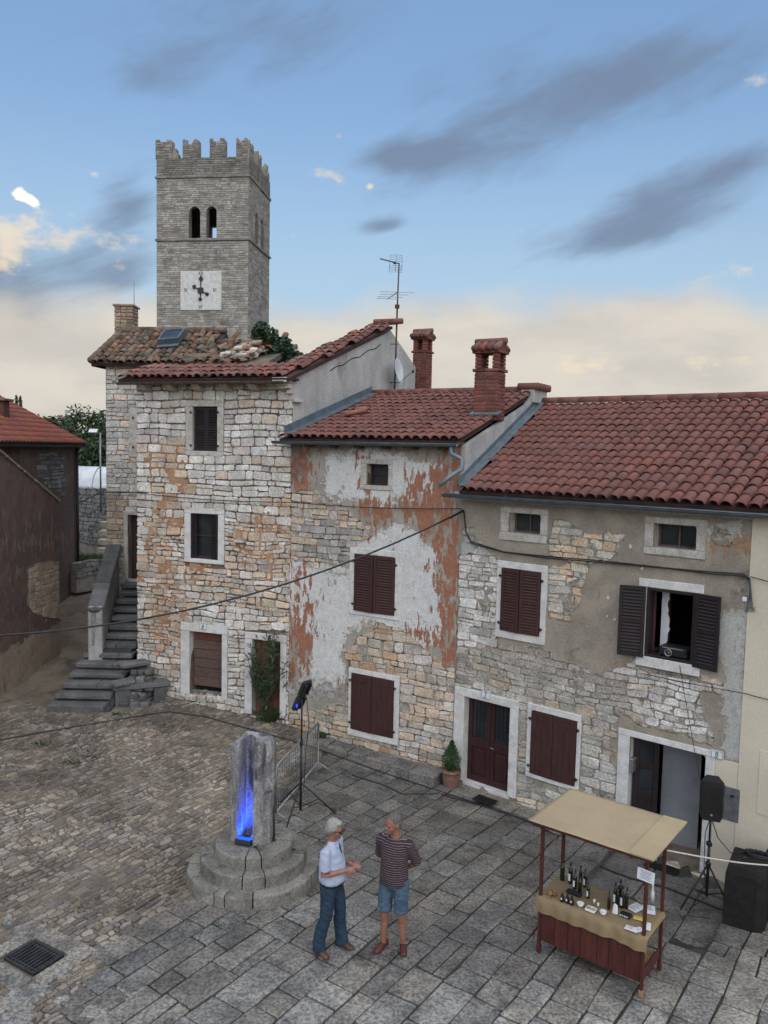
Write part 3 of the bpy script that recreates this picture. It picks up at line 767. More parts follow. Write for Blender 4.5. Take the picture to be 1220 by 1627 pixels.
# raised pavement along the peeling house
A_, B_, C_, D_ = (-5.89, 19.02), (-2.05, 17.7), (1.5, 15.6), (5.63, 12.13)
F1, F2, F3 = Fac(A_, B_), Fac(B_, C_), Fac(C_, D_)
pav = bpy.data.objects.new('pavement', None); COL.objects.link(pav); pav['kind'] = 'structure'; OFF[pav.name] = Vector((0, 0, 0))
u = .9
while u < 3.95:
    w = rg.uniform(.42, .75); w = min(w, 4.0 - u); mb = MB(); z1 = lerp(.17, .10, (u - .9) / 3) + rg.uniform(-.015, .015); dep = .34 + .22 * (u - .9) / 3 + rg.uniform(-.03, .03)
    F2.box(mb, u + .008, u + w - .008, -.35, z1, .06, .06 + dep, .018, .008, tint=tuple(rg.uniform(.95, 1.35) for _ in (1,)) * 3); mb.build('paving_slab', 'slab', pav); u += w
for i, (u0, u1, d0, d1, z) in enumerate(((.12, .85, .03, .42, -.085), (.85, 1.62, .03, .45, -.09), (1.62, 2.6, .03, .4, -.10), (2.6, 3.5, .03, .38, -.12))):
    mb = MB(); F3.box(mb, u0 + .006, u1 - .006, -.5, z, d0, d1, .014, .006, tint=(1.25, 1.18, 1.05)); mb.build('paving_slab', 'slab', pav)
# ------------------------------------------------------------------ stone house (left of the row)
def region_tint(F, polys, default, rnd):
    pol = [(F.poly(p), pal, soft) for p, pal, soft in polys]
    def f(u, v):
        for pg, pal, soft in pol:
            if float(psd(np.array([u, v]), pg)) + rnd.uniform(-1, 1) * soft > 0: return tintmix(rnd, pal)
        return tintmix(rnd, default)
    return f
WHITE = [(6, (1.2, 1.18, 1.15)), (3, (1.06, 1.03, .98)), (1, (.9, .87, .83)), (.5, (1.08, .94, .80))]
PEACH = [(4, (1.06, .87, .70)), (2, (1.0, .90, .78)), (.7, (.96, .80, .66)), (1.5, (.85, .81, .75)), (2, (1.12, 1.08, 1.02))]
RUST = [(2, (.98, .74, .56)), (3, (1.0, .86, .72)), (.6, (.88, .60, .42)), (3, (1.05, 1.0, .93))]
GREYST = [(3, (.72, .71, .68)), (2, (.85, .82, .77)), (1, (.6, .58, .55)), (1, (1.0, .9, .78))]
r1 = random.Random(21)
h1 = thing('stone_house', 'tall house of white and rust-stained rubble stone with a half ruined roof', 'house', (A_[0], A_[1], .4))
W1 = [F1.rect(307, 646, 346, 717), F1.rect(304, 815, 347, 890), F1.rect(302, 1002, 353, 1112), F1.rect(402, 1015, 445, 1142)]
W1f = [F1.rect(296, 636, 356, 725), F1.rect(294, 806, 357, 897), F1.rect(288, 987, 362, 1112), F1.rect(390, 1003, 455, 1142)]
EAVE1 = 8.03
mb = MB(); wall_sheet(mb, F1, 0, F1.L, -.2, EAVE1, W1, .35)
g28 = Vector((math.sin(math.radians(28)), math.cos(math.radians(28)), 0)); Bv = Vector((*B_, 0)); Av = Vector((*A_, 0))
back1 = Bv + g28 * 6.1; al = Av + g28 * 5.6
for P in ((Av, al), (al, back1)): mb.add([P[0] - UP * .2, P[0] + UP * EAVE1, P[1] + UP * EAVE1, P[1] - UP * .2], [(0, 1, 2, 3)])
wall1 = mb.build('wall', ['mortar'], h1)
def quoins(F, uq, side, v0, v1, rnd, w=(.26, .5), h=(.2, .36)):
    out = []; v = v0; k = 0
    while v < v1 - .08:
        hh = min(rnd.uniform(*h), v1 - v); ww = w[1] if k % 2 else w[0]; ww *= rnd.uniform(.85, 1.15); a, b = (uq, uq + ww) if side > 0 else (uq - ww, uq)
        out.append((([(a, v), (b, v), (b, v + hh), (a, v + hh)]), ((a + b) / 2, v + hh / 2), ww * hh * 3)); v += hh; k += 1
    return out
lay = stone_layout(0, F1.L, -.1, 5.0, W1f, (.08, .21), (.12, .36), r1, wob=.05, split=.35) + stone_layout(0, F1.L, 5.0, EAVE1, W1f, (.12, .25), (.18, .46), r1, wob=.03, split=.22)
t1 = region_tint(F1, [([(225, 705), (300, 700), (300, 760), (285, 880), (300, 1000), (300, 1040), (235, 1000), (232, 880), (250, 800)], RUST, .25),
                      ([(370, 830), (470, 780), (475, 900), (465, 1000), (400, 960), (300, 950), (230, 1000), (290, 1110), (400, 1140), (280, 1120), (240, 1000), (290, 900), (360, 900)], PEACH, .3)], WHITE, r1)
emit_stones(lay, lambda u, v, w: F1.w(u, v, w), wall1, 'limestone', 'stone', t1, d0=-.03, d1=.042, gap=.017, rnd=r1)
def fsm(U, V): return ngrid(U, V, 1.7, 71) * .5 + ngrid(U, V, 6, 72, 2) * .35 - .27
plaster(F1, 0.02, F1.L - .02, .0, EAVE1 - .1, fsm, .06, .026, 'mortar_grey', 'mortar_smear', wall1, W1f, None, .012, seed=9)['kind'] = 'stuff'
RU1 = [F1.poly(p) for p in ([(228, 705), (300, 700), (296, 770), (282, 880), (300, 1000), (298, 1045), (240, 1000), (234, 880), (250, 800)], [(378, 840), (470, 800), (468, 900), (430, 930), (385, 910)], [(232, 990), (290, 985), (290, 1090), (250, 1040)], [(290, 890), (340, 895), (330, 930), (290, 925)])]
def fru(U, V):
    P = np.stack([U, V], -1); return np.minimum(ngrid(U, V, 2.4, 171) * .5 + ngrid(U, V, 7, 172, 2) * .4 + .06, union_sd(P, RU1) + .08)
plaster(F1, 0.02, F1.L - .02, .0, EAVE1 - .1, fru, .05, .034, 'rust_mortar', 'rust_smear', wall1, W1f, None, .012, seed=39)['kind'] = 'stuff'
# doors and windows
w = shuttered(F1, h1, W1[0], W1f[0], 'louvre', 'paint_black_brown', 'trim_stone', proud=-.07, d1=.045)
w = casement(F1, h1, W1[1], W1f[1], 'trim_white', 'wood_dark', bars=(0, 1), d=-.14, d1=.045, thick=.05)
a, c, b, d = W1[1]
for sgn, u, wd in ((1, a + .004, .26), (-1, b - .004, .20)):
    X = (F1.e * sgn * .55 - F1.n * .83).normalized() if sgn > 0 else (F1.e * -.75 - F1.n * .3).normalized()
    mb = MB(); leaf(mb, F1.w(u, c + .01, .03), X, X.cross(UP) * sgn, wd * (.55 if sgn > 0 else 1), d - c - .02, 'louvre'); mb.build('shutter', 'paint_black_brown', w)
dr = pane_back(F1, W1[2], -.3).build('door', 'dark_inside', h1)
frame_boxes(F1, W1[2], W1f[2], d0=-.2, d1=.05, sill=False).build('surround', 'trim_white', dr)
a, c, b, d = W1[2]; zb = F1.px(302, 1090)[1]; n = 6
for i in range(n):
    mb = MB(); v0 = lerp(zb, d, i / n); v1 = lerp(zb, d, (i + 1) / n)
    F1.box(mb, a + .015, b - .015, v0 + .004, v1 - .004, -.17, -.13 + r1.uniform(-.005, .006), .006, .004, tint=(1.15, .72, .62) if i == n - 1 else tuple([r1.uniform(.75, 1.15)] * 3)); mb.build('plank', 'wood_weathered', dr)
mb = MB(); lay = stone_layout(a - .05, b + .1, c - .05, c + .16, [], (.06, .1), (.08, .16), r1, wob=.04)
emit_stones(lay, lambda u, v, w: F1.w(u, v - .02, w - .1 + (.12 - v + c) * .8), dr, 'limestone', 'rubble_stone', lambda u, v: tuple([r1.uniform(.3, .7)] * 3), d0=-.05, d1=.05, gap=.02, rnd=r1, round_=.3)
plate(F1, h1, 317, 989, 329, 1001, '6', .05)
dr = pane_back(F1, W1[3], -.3).build('door', 'dark_inside', h1)
frame_boxes(F1, W1[3], W1f[3], d0=-.2, d1=.05, sill=False).build('surround', 'trim_white', dr)
a, c, b, d = W1[3]
for i in range(5):
    mb = MB(); F1.box(mb, lerp(a, b, i / 5) + .003, lerp(a, b, (i + 1) / 5) - .003, c - .1, d, -.17, -.135, .005, tint=(1.25, .85, .6)); mb.build('plank', 'wood_weathered', dr)
# downpipe scar, iron plates
mb = MB(); u, v = F1.px(455, 815); F1.box(mb, u - .03, u + .03, v - .35, v + .12, .03, .045, .004); F1.box(mb, u - .17, u + .1, v - .22, v - .12, .03, .05, .004); mb.build('cement_patch', 'cement', h1)
mb = MB(); u, v = F1.px(247, 870)
for k in range(14): F1.box(mb, u - .045 + .02 * nz(k, 3), u + .045 + .02 * nz(k, 8), v - 1.1 + k * .16, v - .95 + k * .16, .0, .036 + .004 * nz(k, 1), .008, tint=(.95, .9, .85))
mb.build('cement_patch', 'cement', h1)
mb = MB(); u, v = F1.px(384, 858); F1.box(mb, u - .14, u + .12, v - .05, v + .0, -.02, .16, .01); mb.build('stone_ledge', 'trim_stone', h1)
# roof of the stone house
pit1 = math.atan2(1.63, 4.37); OV = .42
R1 = Roof(F1.w(-.22, EAVE1 - OV * math.tan(pit1) + .12, OV), F1.e, F1.i * math.cos(pit1) + UP * math.sin(pit1))
r2 = random.Random(31)
def slantR(t): return F1.L + .22 + .1586 * max(0, t * math.cos(pit1) - OV) + .1
mb = MB(); SL = 4.37 / math.cos(pit1) + OV / math.cos(pit1)
mb.prism([R1.w(0, 0, -.02), R1.w(slantR(0), 0, -.02), R1.w(slantR(1.15), 1.15, -.02), R1.w(.2, 1.15, -.02)], R1.n * -.07)
mb.prism([R1.w(.9, 1.15, -.03), R1.w(3.15, 1.15, -.03), R1.w(3.1, 3.3, -.03), R1.w(1.2, 3.5, -.03)], R1.n * -.12, mi=1)
mb.prism([R1.w(slantR(1.15) - .62, 1.15, -.02), R1.w(slantR(1.15), 1.15, -.02), R1.w(slantR(SL), SL, -.02), R1.w(slantR(SL) - .62, SL, -.02)], R1.n * -.07)
roof1 = mb.build('roof', ['tile_deck', 'dirt'], h1)
RED = [(1.0, 1.0, 1.0), (1.08, 1.05, 1.04), (.9, .93, .95), (1.12, 1.0, .95), (.96, .9, .9), (1.02, 1.08, 1.1)]
RED1 = [(1.1, 1.2, 1.2), (1.45, 1.25, 1.15), (.9, 1.1, 1.15), (1.2, 1.5, 1.55), (1.0, 1.0, 1.0)]
OLD = [(1, 1, 1), (1.25, 1.2, 1.15), (.7, .68, .66), (1.2, .95, .8), (.9, .95, .95)]
lay_tiles(R1, roof1, .05, slantR(0), 3, .33, .2, 'tile_red', RED1, lambda x, y: x < slantR(y) - .05, r2, jit=.012, rot=.03)
lay_tiles(R1, roof1, slantR(0) - .55, slantR(SL) + .6, 14, .33, .2, 'tile_red', RED1, lambda x, y: slantR(y) - .62 < x < slantR(y) - .02 and y < SL - .1, r2, jit=.012, rot=.03, t0=.99)
lay_tiles(R1, roof1, .7, 3.2, 8, .29, .2, 'tile_old', OLD, lambda x, y: .75 + .1 * y < x < 3.0 + .25 * nz(y * 3, 1) and not (x > 2.4 and y > 1.5 and nz(x * 1.3, y * 1.3, 4) > -.15) and y < 3.3 - .6 * abs(nz(x * 2, 2)), r2, jit=.07, rot=.26, skip=.12, t0=1.0, lift=.04)
lay_tiles(R1, roof1, 1.9, 3.2, 4, .3, .2, 'tile_red', [(1.5, 1.05, .9), (1.3, .95, .85)], lambda x, y: .1 < (y - 1.9) - (x - 2.6) * .6 < .42, r2, jit=.03, rot=.1, t0=1.3, lift=.08)
rub = [([(x + r2.uniform(-.02, .02), y) for x, y in ((p, q), (p + s, q), (p + s, q + s * .7), (p, q + s * .7))], (p, q), s) for p, q, s in [(r2.uniform(1.35, 2.75), r2.uniform(1.2, 3.2), r2.uniform(.08, .2)) for _ in range(190)]]
for k_, (c4_, (u_, v_), s_) in enumerate(rub):
    if not (1.15 < v_ < 1.0 + (u_ - 1.1) * 1.7): continue
    mb = MB(); rt = Matrix.Rotation(r2.uniform(-.6, .6), 3, R1.n) @ Matrix.Rotation(r2.uniform(-.4, .4), 3, R1.a); hh_ = max(0, .30 * (1 - abs(u_ - 2.4) / .6)) * r2.uniform(.1, 1.0)
    mb.cbox(R1.w(u_, v_, hh_ + .04), (s_ * r2.uniform(.9, 1.5), s_ * .9, s_ * r2.uniform(.45, .75)), s_ * .14, rt @ R1.a, rt @ R1.b, rt @ R1.n, jit=s_ * .09, tint=tintmix(r2, [(3, (.95, .90, .82)), (2, (.72, .56, .44)), (1, (.5, .45, .4))])); mb.build('rubble_stone', 'limestone', roof1)
# ridge pieces
for k in range(3):
    mb = MB(); p = R1.w(slantR(SL) - .5 + k * .22, SL - .02, .10); mb.tube([p, p + R1.a * .36 + UP * .012], [.085, .075], 8, tint=(1.1, 1.15, 1.15)); mb.build('ridge_tile', 'tile_red', roof1)
mb = MB(); p = R1.w(slantR(SL), SL - .05, .06); mb.tube([p, p + Vector((.18, .05, .02)), p + Vector((.28, .08, .12))], .03, 6); mb.build('broken_tile', 'tile_old', roof1)
# eave: gutter, corbels, soffit
mb = MB(); p = R1.w(.0, -.02, -.09); q = R1.w(slantR(0) - .1, -.02, -.09); gutter(mb, p + F1.n * .03, q + F1.n * .03, .05); mb.build('gutter', 'wood_beam', h1)
for k in range(6):
    mb = MB(); u = .35 + k * (F1.L - .5) / 5; poly = [F1.w(u - .10, EAVE1 - .08, -.02), F1.w(u - .10, EAVE1 - .08, .38), F1.w(u - .10, EAVE1 - .16, .37), F1.w(u - .10, EAVE1 - .28, .22), F1.w(u - .10, EAVE1 - .34, -.02)]
    mb.prism(poly, F1.e * .2, tint=(.9, .82, .74)); mb.build('corbel', 'trim_stone', h1)
mb = MB(); F1.box(mb, -.15, F1.L + .1, EAVE1 - .08, EAVE1 - .03, -.1, .36, tint=(.6, .6, .6)); mb.build('eave_board', 'wood_beam', h1)  # darker tint puts the eave's shade into the board's colour
for dz in (0, .12, .23):
    mb = MB(); F1.box(mb, F1.L - .32 + dz, F1.L + .03, EAVE1 - .14 - dz, EAVE1 - .03 - dz, .03, .40 - dz, .008); mb.build('eave_bracket', 'trim_stone', h1)
# gable wall above the neighbour
def gab(s, z): return Bv + g28 * s + UP * z
GN = Vector((g28.y, -g28.x, 0))
prof = [(0.0, 5.9), (6.1, 6.9), (6.1, 8.85), (5.3, 9.27), (4.5, 9.68), (4.15, 9.58)] + [(s, 8.02 + s * .366 + .012 * nz(s * 3, 1)) for s in (3.6, 3.0, 2.4, 1.8, 1.2, .6, 0)]
mb = MB(); mb.prism([gab(s, z) for s, z in prof], GN * -.3)
gb = mb.build('gable_wall', 'cement', h1)
mb = MB(); pr = [(1.5, 8.3), (1.8, 8.44), (2.1, 8.50), (2.5, 8.70), (2.9, 8.78), (3.3, 8.99), (3.7, 9.08), (4.0, 9.24)]
for (s0, z0), (s1, z1) in zip(pr, pr[1:]):
    mb.prism([gab(s0, z0 - .006), gab(s1, z1 - .006), gab(s1, z1 + .018), gab(s0, z0 + .018)], GN * .006)
mb.build('crack', 'dark_inside', gb)
mb = MB(); mb.prism([gab(0.02, 8.0), gab(.02, 8.06), gab(4.3, 9.66), gab(4.3, 9.58)], GN * .02, tint=(1.1, 1, 1)); mb.build('verge_strip', 'tile_red', gb)
mb = MB()
for k in range(22):
    z = 7.05 - .05 * 0; s0 = .0
    break
mb.cbox(gab(.12, 7.52), (.3, .2, .07), .01, g28, GN, UP); mb.build('stone_ledge', 'trim_stone', gb)
# ------------------------------------------------------------------ painted plaster materials
def paint_mat(name, base, base2, white, salmon, grime, sal_sc=(3.2, 3.2, 1.0)):
    mt = bpy.data.materials.new(name); mt.use_nodes = True; t = mt.node_tree; q = NT(t); b = t.nodes['Principled BSDF']
    pos = q.n('ShaderNodeNewGeometry').outputs['Position']
    at_ = q.n('ShaderNodeAttribute', attribute_name='paint'); sp = q.n('ShaderNodeSeparateColor'); t.links.new(at_.outputs['Color'], sp.inputs[0])
    n1 = q.noise(pos, 2.2, 4, .62, .3); n2 = q.noise(q.mapv(pos, scale=sal_sc), 2.6, 5, .68, .2); n3 = q.noise(pos, 9, 3, .65); fn = q.noise(pos, 42, 2, .6)
    col = q.mix(q.ss(n1, .35, .65), (*base, 1), (*base2, 1))
    fw = q.ss(q.m('ADD', sp.outputs[0], q.m('MULTIPLY', q.m('SUBTRACT', q.m('ADD', q.m('MULTIPLY', n1, .6), q.m('MULTIPLY', n3, .4)), .5), 2.1)), .47, .58)
    wcol = q.mix(q.ss(n3, .3, .75), (*white, 1), tuple(k * .82 for k in white) + (1,))
    col = q.mix(fw, col, wcol)
    fs = q.ss(q.m('ADD', sp.outputs[1], q.m('MULTIPLY', q.m('SUBTRACT', n2, .5), 3.0)), .47, .53)
    scol = q.mix(q.ss(n3, .3, .7), (*salmon, 1), tuple(k * .78 for k in salmon) + (1,))
    col = q.mix(fs, col, scol)
    fg = q.ss(q.m('ADD', sp.outputs[2], q.m('MULTIPLY', q.m('SUBTRACT', n3, .5), 1.4)), .35, .9)
    col = q.mix(q.m('MULTIPLY', fg, .75), col, (*grime, 1))
    pit = q.ss(q.noise(pos, 17, 3, .5), .68, .73)
    col = q.mix(q.m('MULTIPLY', pit, .5), col, tuple(k * .5 for k in base2) + (1,))
    col = q.mix(1.0, col, q.mix(q.ss(fn, .3, .7), (.84, .84, .84, 1), (1.1, 1.1, 1.1, 1)), 'MULTIPLY')
    t.links.new(col, b.inputs['Base Color']); b.inputs['Roughness'].default_value = .9; b.inputs['Specular IOR Level'].default_value = .25
    bp = q.n('ShaderNodeBump'); bp.inputs['Strength'].default_value = .7; bp.inputs['Distance'].default_value = .012
    h = q.m('ADD', q.m('ADD', fn, q.m('MULTIPLY', fs, .5)), q.m('ADD', q.m('MULTIPLY', fw, .35), q.m('MULTIPLY', n3, 1.2)))
    t.links.new(h, bp.inputs['Height']); t.links.new(bp.outputs[0], b.inputs['Normal']); MAT[name] = mt
paint_mat('plaster_peeling', (.36, .33, .285), (.28, .255, .22), (.62, .625, .615), (.345, .16, .102), (.13, .10, .085))
paint_mat('plaster_grey', (.325, .285, .23), (.25, .222, .182), (.43, .43, .41), (.36, .235, .15), (.10, .095, .085))
def sig(x, w): return 1 / (1 + np.exp(-np.clip(x / w, -30, 30)))
# ------------------------------------------------------------------ peeling house (middle of the row)
r3 = random.Random(41)
h2 = thing('peeling_house', 'narrow house with peeling salmon and white plaster, brown shutters and a red tiled roof', 'house', (B_[0], B_[1], .2))
W2 = [F2.rect(584, 737, 618, 772), F2.rect(566, 879, 628, 978), F2.rect(561, 1068, 626, 1172)]
W2f = [F2.rect(575, 729, 625, 780), F2.rect(558, 869, 637, 986), F2.rect(556, 1059, 634, 1184)]
EAVE2 = 6.62
mb = MB(); wall_sheet(mb, F2, 0, F2.L, -.4, EAVE2, W2, .35)
in2 = F2.i; c2 = Vector((*C_, 0)) + in2 * 7; b2 = Bv + in2 * 7
mb.add([Vector((*C_, -.4)), Vector((*C_, 6.6)), c2 + UP * 6.6, c2 - UP * .4], [(0, 1, 2, 3)]); mb.add([b2 - UP * .4, b2 + UP * 6.6, c2 + UP * 6.6, c2 - UP * .4], [(0, 1, 2, 3)])
wall2 = mb.build('wall', 'mortar', h2)
EX2 = [F2.poly(p) for p in ([(440, 785), (490, 778), (540, 798), (575, 828), (592, 852), (562, 868), (548, 895), (512, 905), (478, 888), (458, 885), (440, 890)],
       [(551, 1036), (575, 1006), (610, 990), (642, 998), (665, 1020), (685, 1038), (702, 1042), (706, 1062), (728, 1058), (740, 1230), (540, 1225), (556, 1060)],
       [(440, 1120), (500, 1128), (545, 1118), (560, 1230), (440, 1200)])]
WHITE2 = [F2.poly(p) for p in ([(455, 885), (560, 900), (560, 860), (640, 830), (700, 870), (705, 1010), (670, 1040), (600, 985), (560, 1000), (545, 1040), (550, 1110), (450, 1100), (500, 1030), (455, 960)],
        [(520, 715), (600, 712), (700, 740), (700, 790), (600, 800), (560, 800), (520, 780)])]
SAL2 = [F2.poly(p) for p in ([(560, 785), (660, 790), (640, 760), (735, 700), (740, 1070), (700, 1075), (695, 1000), (690, 860), (640, 822), (590, 850)],
        [(455, 958), (505, 955), (500, 1020), (490, 1060), (455, 1075)], [(440, 700), (500, 705), (500, 790), (440, 785)], [(640, 985), (705, 1000), (690, 1030), (645, 1005)], [(572, 725), (590, 725), (590, 790), (570, 790)],
        [(462, 885), (500, 880), (485, 960), (462, 960)])]
GR2 = [F2.poly(p) for p in ([(440, 695), (740, 695), (740, 722), (500, 728), (490, 770), (440, 790)], [(450, 1060), (560, 1075), (555, 1120), (460, 1110)], [(562, 986), (572, 986), (570, 1030), (564, 1020)], [(625, 986), (634, 986), (632, 1020)], [(728, 705), (745, 705), (745, 800), (735, 790)])]
def f2(U, V):
    P = np.stack([U, V], -1); return -union_sd(P, EX2) + ngrid(U, V, 3.2, 3) * .085 + ngrid(U, V, 11, 5, 2) * .025
def p2(u, v):
    P = np.stack([u, v], -1); return np.stack([.15 + .66 * sig(union_sd(P, WHITE2), .12), .05 + .60 * sig(union_sd(P, SAL2), .10), .85 * sig(union_sd(P, GR2) - .04, .14)], -1)
plaster(F2, 0.0, F2.L, -.3, EAVE2, f2, .05, .045, 'plaster_peeling', 'plaster', wall2, W2, p2, .012)
lay = stone_layout(0, F2.L, -.3, EAVE2, W2f, (.10, .22), (.16, .42), r3, wob=.035, split=.2)
def kp(polys, pad):
    return lambda u, v: float(union_sd(np.array([u, v]), polys)) > -pad
t2 = region_tint(F2, [([(490, 835), (600, 835), (560, 910), (490, 910)], GREYST, .1), ([(440, 780), (600, 780), (560, 920), (440, 900)], PEACH, .1), ([(640, 990), (740, 990), (740, 1230), (640, 1230)], PEACH, .15)],
                 [(3, (.97, .83, .66)), (2, (.8, .76, .68)), (2, (1.0, .9, .76)), (1, (.92, .66, .45))], r3)
emit_stones(lay, lambda u, v, w: F2.w(u, v, w), wall2, 'limestone', 'stone', t2, d0=-.03, d1=.034, gap=.014, rnd=r3, keep=kp(EX2, .12))
def fs2(U, V):
    P = np.stack([U, V], -1); return np.minimum(ngrid(U, V, 2.0, 81) * .5 + ngrid(U, V, 7, 82, 2) * .35 - .02, union_sd(P, EX2) + .1)
plaster(F2, 0, F2.L, -.3, EAVE2, fs2, .05, .024, 'mortar_grey', 'mortar_smear', wall2, W2f, None, .014, seed=19)['kind'] = 'stuff'
casement(F2, h2, W2[0], W2f[0], 'trim_stone', 'wood_dark', bars=(0, 1), d=-.16, d1=.06)
shuttered(F2, h2, W2[1], W2f[1], 'louvre', 'paint_brown', 'trim_white', proud=.045, ajar=.10, d1=.06)
shuttered(F2, h2, W2[2], W2f[2], 'plank', 'paint_brown', 'trim_white', proud=.05, ajar=.05, d1=.06)
# roof
pit2 = math.atan2(1.17, 3.9); OV2 = .32
R2 = Roof(F2.w(-.12, EAVE2 + .07, OV2), F2.e, F2.i * math.cos(pit2) + UP * math.sin(pit2)); SL2 = 3.9 / math.cos(pit2); LR2 = F2.L + .14
# left edge follows the skewed gable of the stone house
kx = g28.dot(F2.e) / g28.dot(F2.i)
def left2(y): return .12 + kx * max(0, y * math.cos(pit2) - OV2) + .06
mb = MB(); mb.prism([R2.w(0, 0, -.02), R2.w(LR2, 0, -.02), R2.w(LR2, SL2, -.02), R2.w(left2(SL2), SL2, -.02)], R2.n * -.08)
bk = R2.w(0, SL2, 0); dn = (F2.i * math.cos(pit2) - UP * math.sin(pit2)); mb.prism([R2.w(-.3, SL2, -.02), R2.w(LR2, SL2, -.02), R2.w(LR2, SL2, -.02) + dn * 3.6, R2.w(-.3, SL2, -.02) + dn * 3.6], UP * -.08)
roof2 = mb.build('roof', 'tile_deck', h2)
r4 = random.Random(51)
lay_tiles(R2, roof2, .02, LR2 + .02, 13, .325, .205, 'tile_red', RED, lambda x, y: x > left2(y) + .05 and y < SL2 - .08 or (x < .5 and y < .3), r4, jit=.006, rot=.018)
n = 11
for k in range(n):
    mb = MB(); x0 = lerp(left2(SL2), LR2 - .25, k / n); p = R2.w(x0, SL2, .07); mb.tube([p, p + R2.a * ((LR2 - left2(SL2)) / n + .04) + UP * .012], [.095, .085], 10, tint=RED[k % 6]); mb.build('ridge_tile', 'tile_red', roof2)
mb = MB()
for k in range(24): x0 = lerp(left2(SL2), LR2 - .2, k / 24); mb.cbox(R2.w(x0 + .07, SL2 - .12, .035), (.13, .06, .06), .01, R2.a, R2.b, R2.n, tint=(1.2, 1.15, 1.1))
mb.build('ridge_mortar', 'mortar_grey', roof2)
# flashing against the gable
mb = MB(); P = [(left2(y), y) for y in np.linspace(.05, SL2, 8)]
for (x0, y0), (x1, y1) in zip(P, P[1:]):
    mb.prism([R2.w(x0 - .06, y0, .09), R2.w(x0 + .14, y0, .075), R2.w(x1 + .14, y1, .075), R2.w(x1 - .06, y1, .09)], R2.n * .02)
    mb.prism([R2.w(x0 - .06, y0, .05), R2.w(x0 - .03, y0, .26), R2.w(x1 - .03, y1, .26), R2.w(x1 - .06, y1, .05)], R2.a * .015)
mb.build('flashing', 'zinc', roof2)
for (x0, y0, l, a_) in ((.75, 1.55, .5, .75), (.78, 1.95, .3, .3)):
    mb = MB(); p = R2.w(x0, y0, .15); q = p + (R2.a * math.cos(a_) + R2.b * math.sin(a_)) * l; mb.tube([p, q], [.06, .055], 7, tint=(1.5, 1.5, 1.4)); mb.build('loose_tile', 'tile_red', roof2)
mb = MB(); gutter(mb, R2.w(-.12, -.03, -.06) + F2.n * .06, R2.w(LR2 + .05, -.03, -.06) + F2.n * .06, .06); mb.build('gutter', 'zinc_dark', h2)
for k in range(6):
    mb = MB(); u = .55 + k * (F2.L - .9) / 5.; F2.box(mb, u - .06, u + .06, EAVE2 - .12, EAVE2 - .005, -.02, .25, .012); mb.build('rafter_end', 'wood_beam', h2)
mb = MB(); F2.box(mb, -.05, F2.L + .03, EAVE2 - .004, EAVE2 + .045, -.1, .27); mb.build('eave_board', 'wood_beam', h2)
# downpipe with its bends onto the lower roof
mb = MB(); p0 = R2.w(LR2 - .08, -.03, -.12) + F2.n * .06
e3 = F3.e; mb.tube([p0, p0 - UP * .12, p0 - UP * .18 + F3.e * .10 - F3.n * .05, p0 - UP * .22 + F3.e * .2 - F3.n * .08, p0 - UP * .42 + F3.e * .2 - F3.n * .08, p0 - UP * .52 + F3.e * .12 + F3.n * .1, p0 - UP * .74 - F3.e * .05 + F3.n * .30], .042, 10); mb.build('downpipe', 'zinc', h2)
# party wall rising above the lower roof
g30 = F2.i; PN = Vector((g30.y, -g30.x, 0))
def par(s, z): return Vector((*C_, 0)) + g30 * s + UP * z
ptop = [(s, 6.74 + s * .300 - .12 + .01 * nz(s * 4, 2)) for s in (-.05, .5, 1, 1.6, 2.2, 2.8, 3.2)]
prof = [(-.05, 5.2), (7, 5.2), (7, 6.9), (4.35, 7.86), (3.6, 7.88)] + [(s, z) for s, z in ptop[::-1]]
mb = MB(); mb.prism([par(s, z) for s, z in prof], PN * .10); pw = mb.build('party_wall', 'cement_light', h2)
mb = MB(); mb.cbox(par(3.85, 7.81) + PN * .0, (.85, .34, .36), .02, g30, PN, UP); mb.build('wall_cap', 'cement_light', pw)
for k in range(5):
    mb = MB(); p = par(3.46 + k * .19, 8.005) - PN * .24; mb.tube([p, p + PN * .5], [.085, .085], 8, tint=RED[k]); mb.build('cap_tile', 'tile_red', pw)
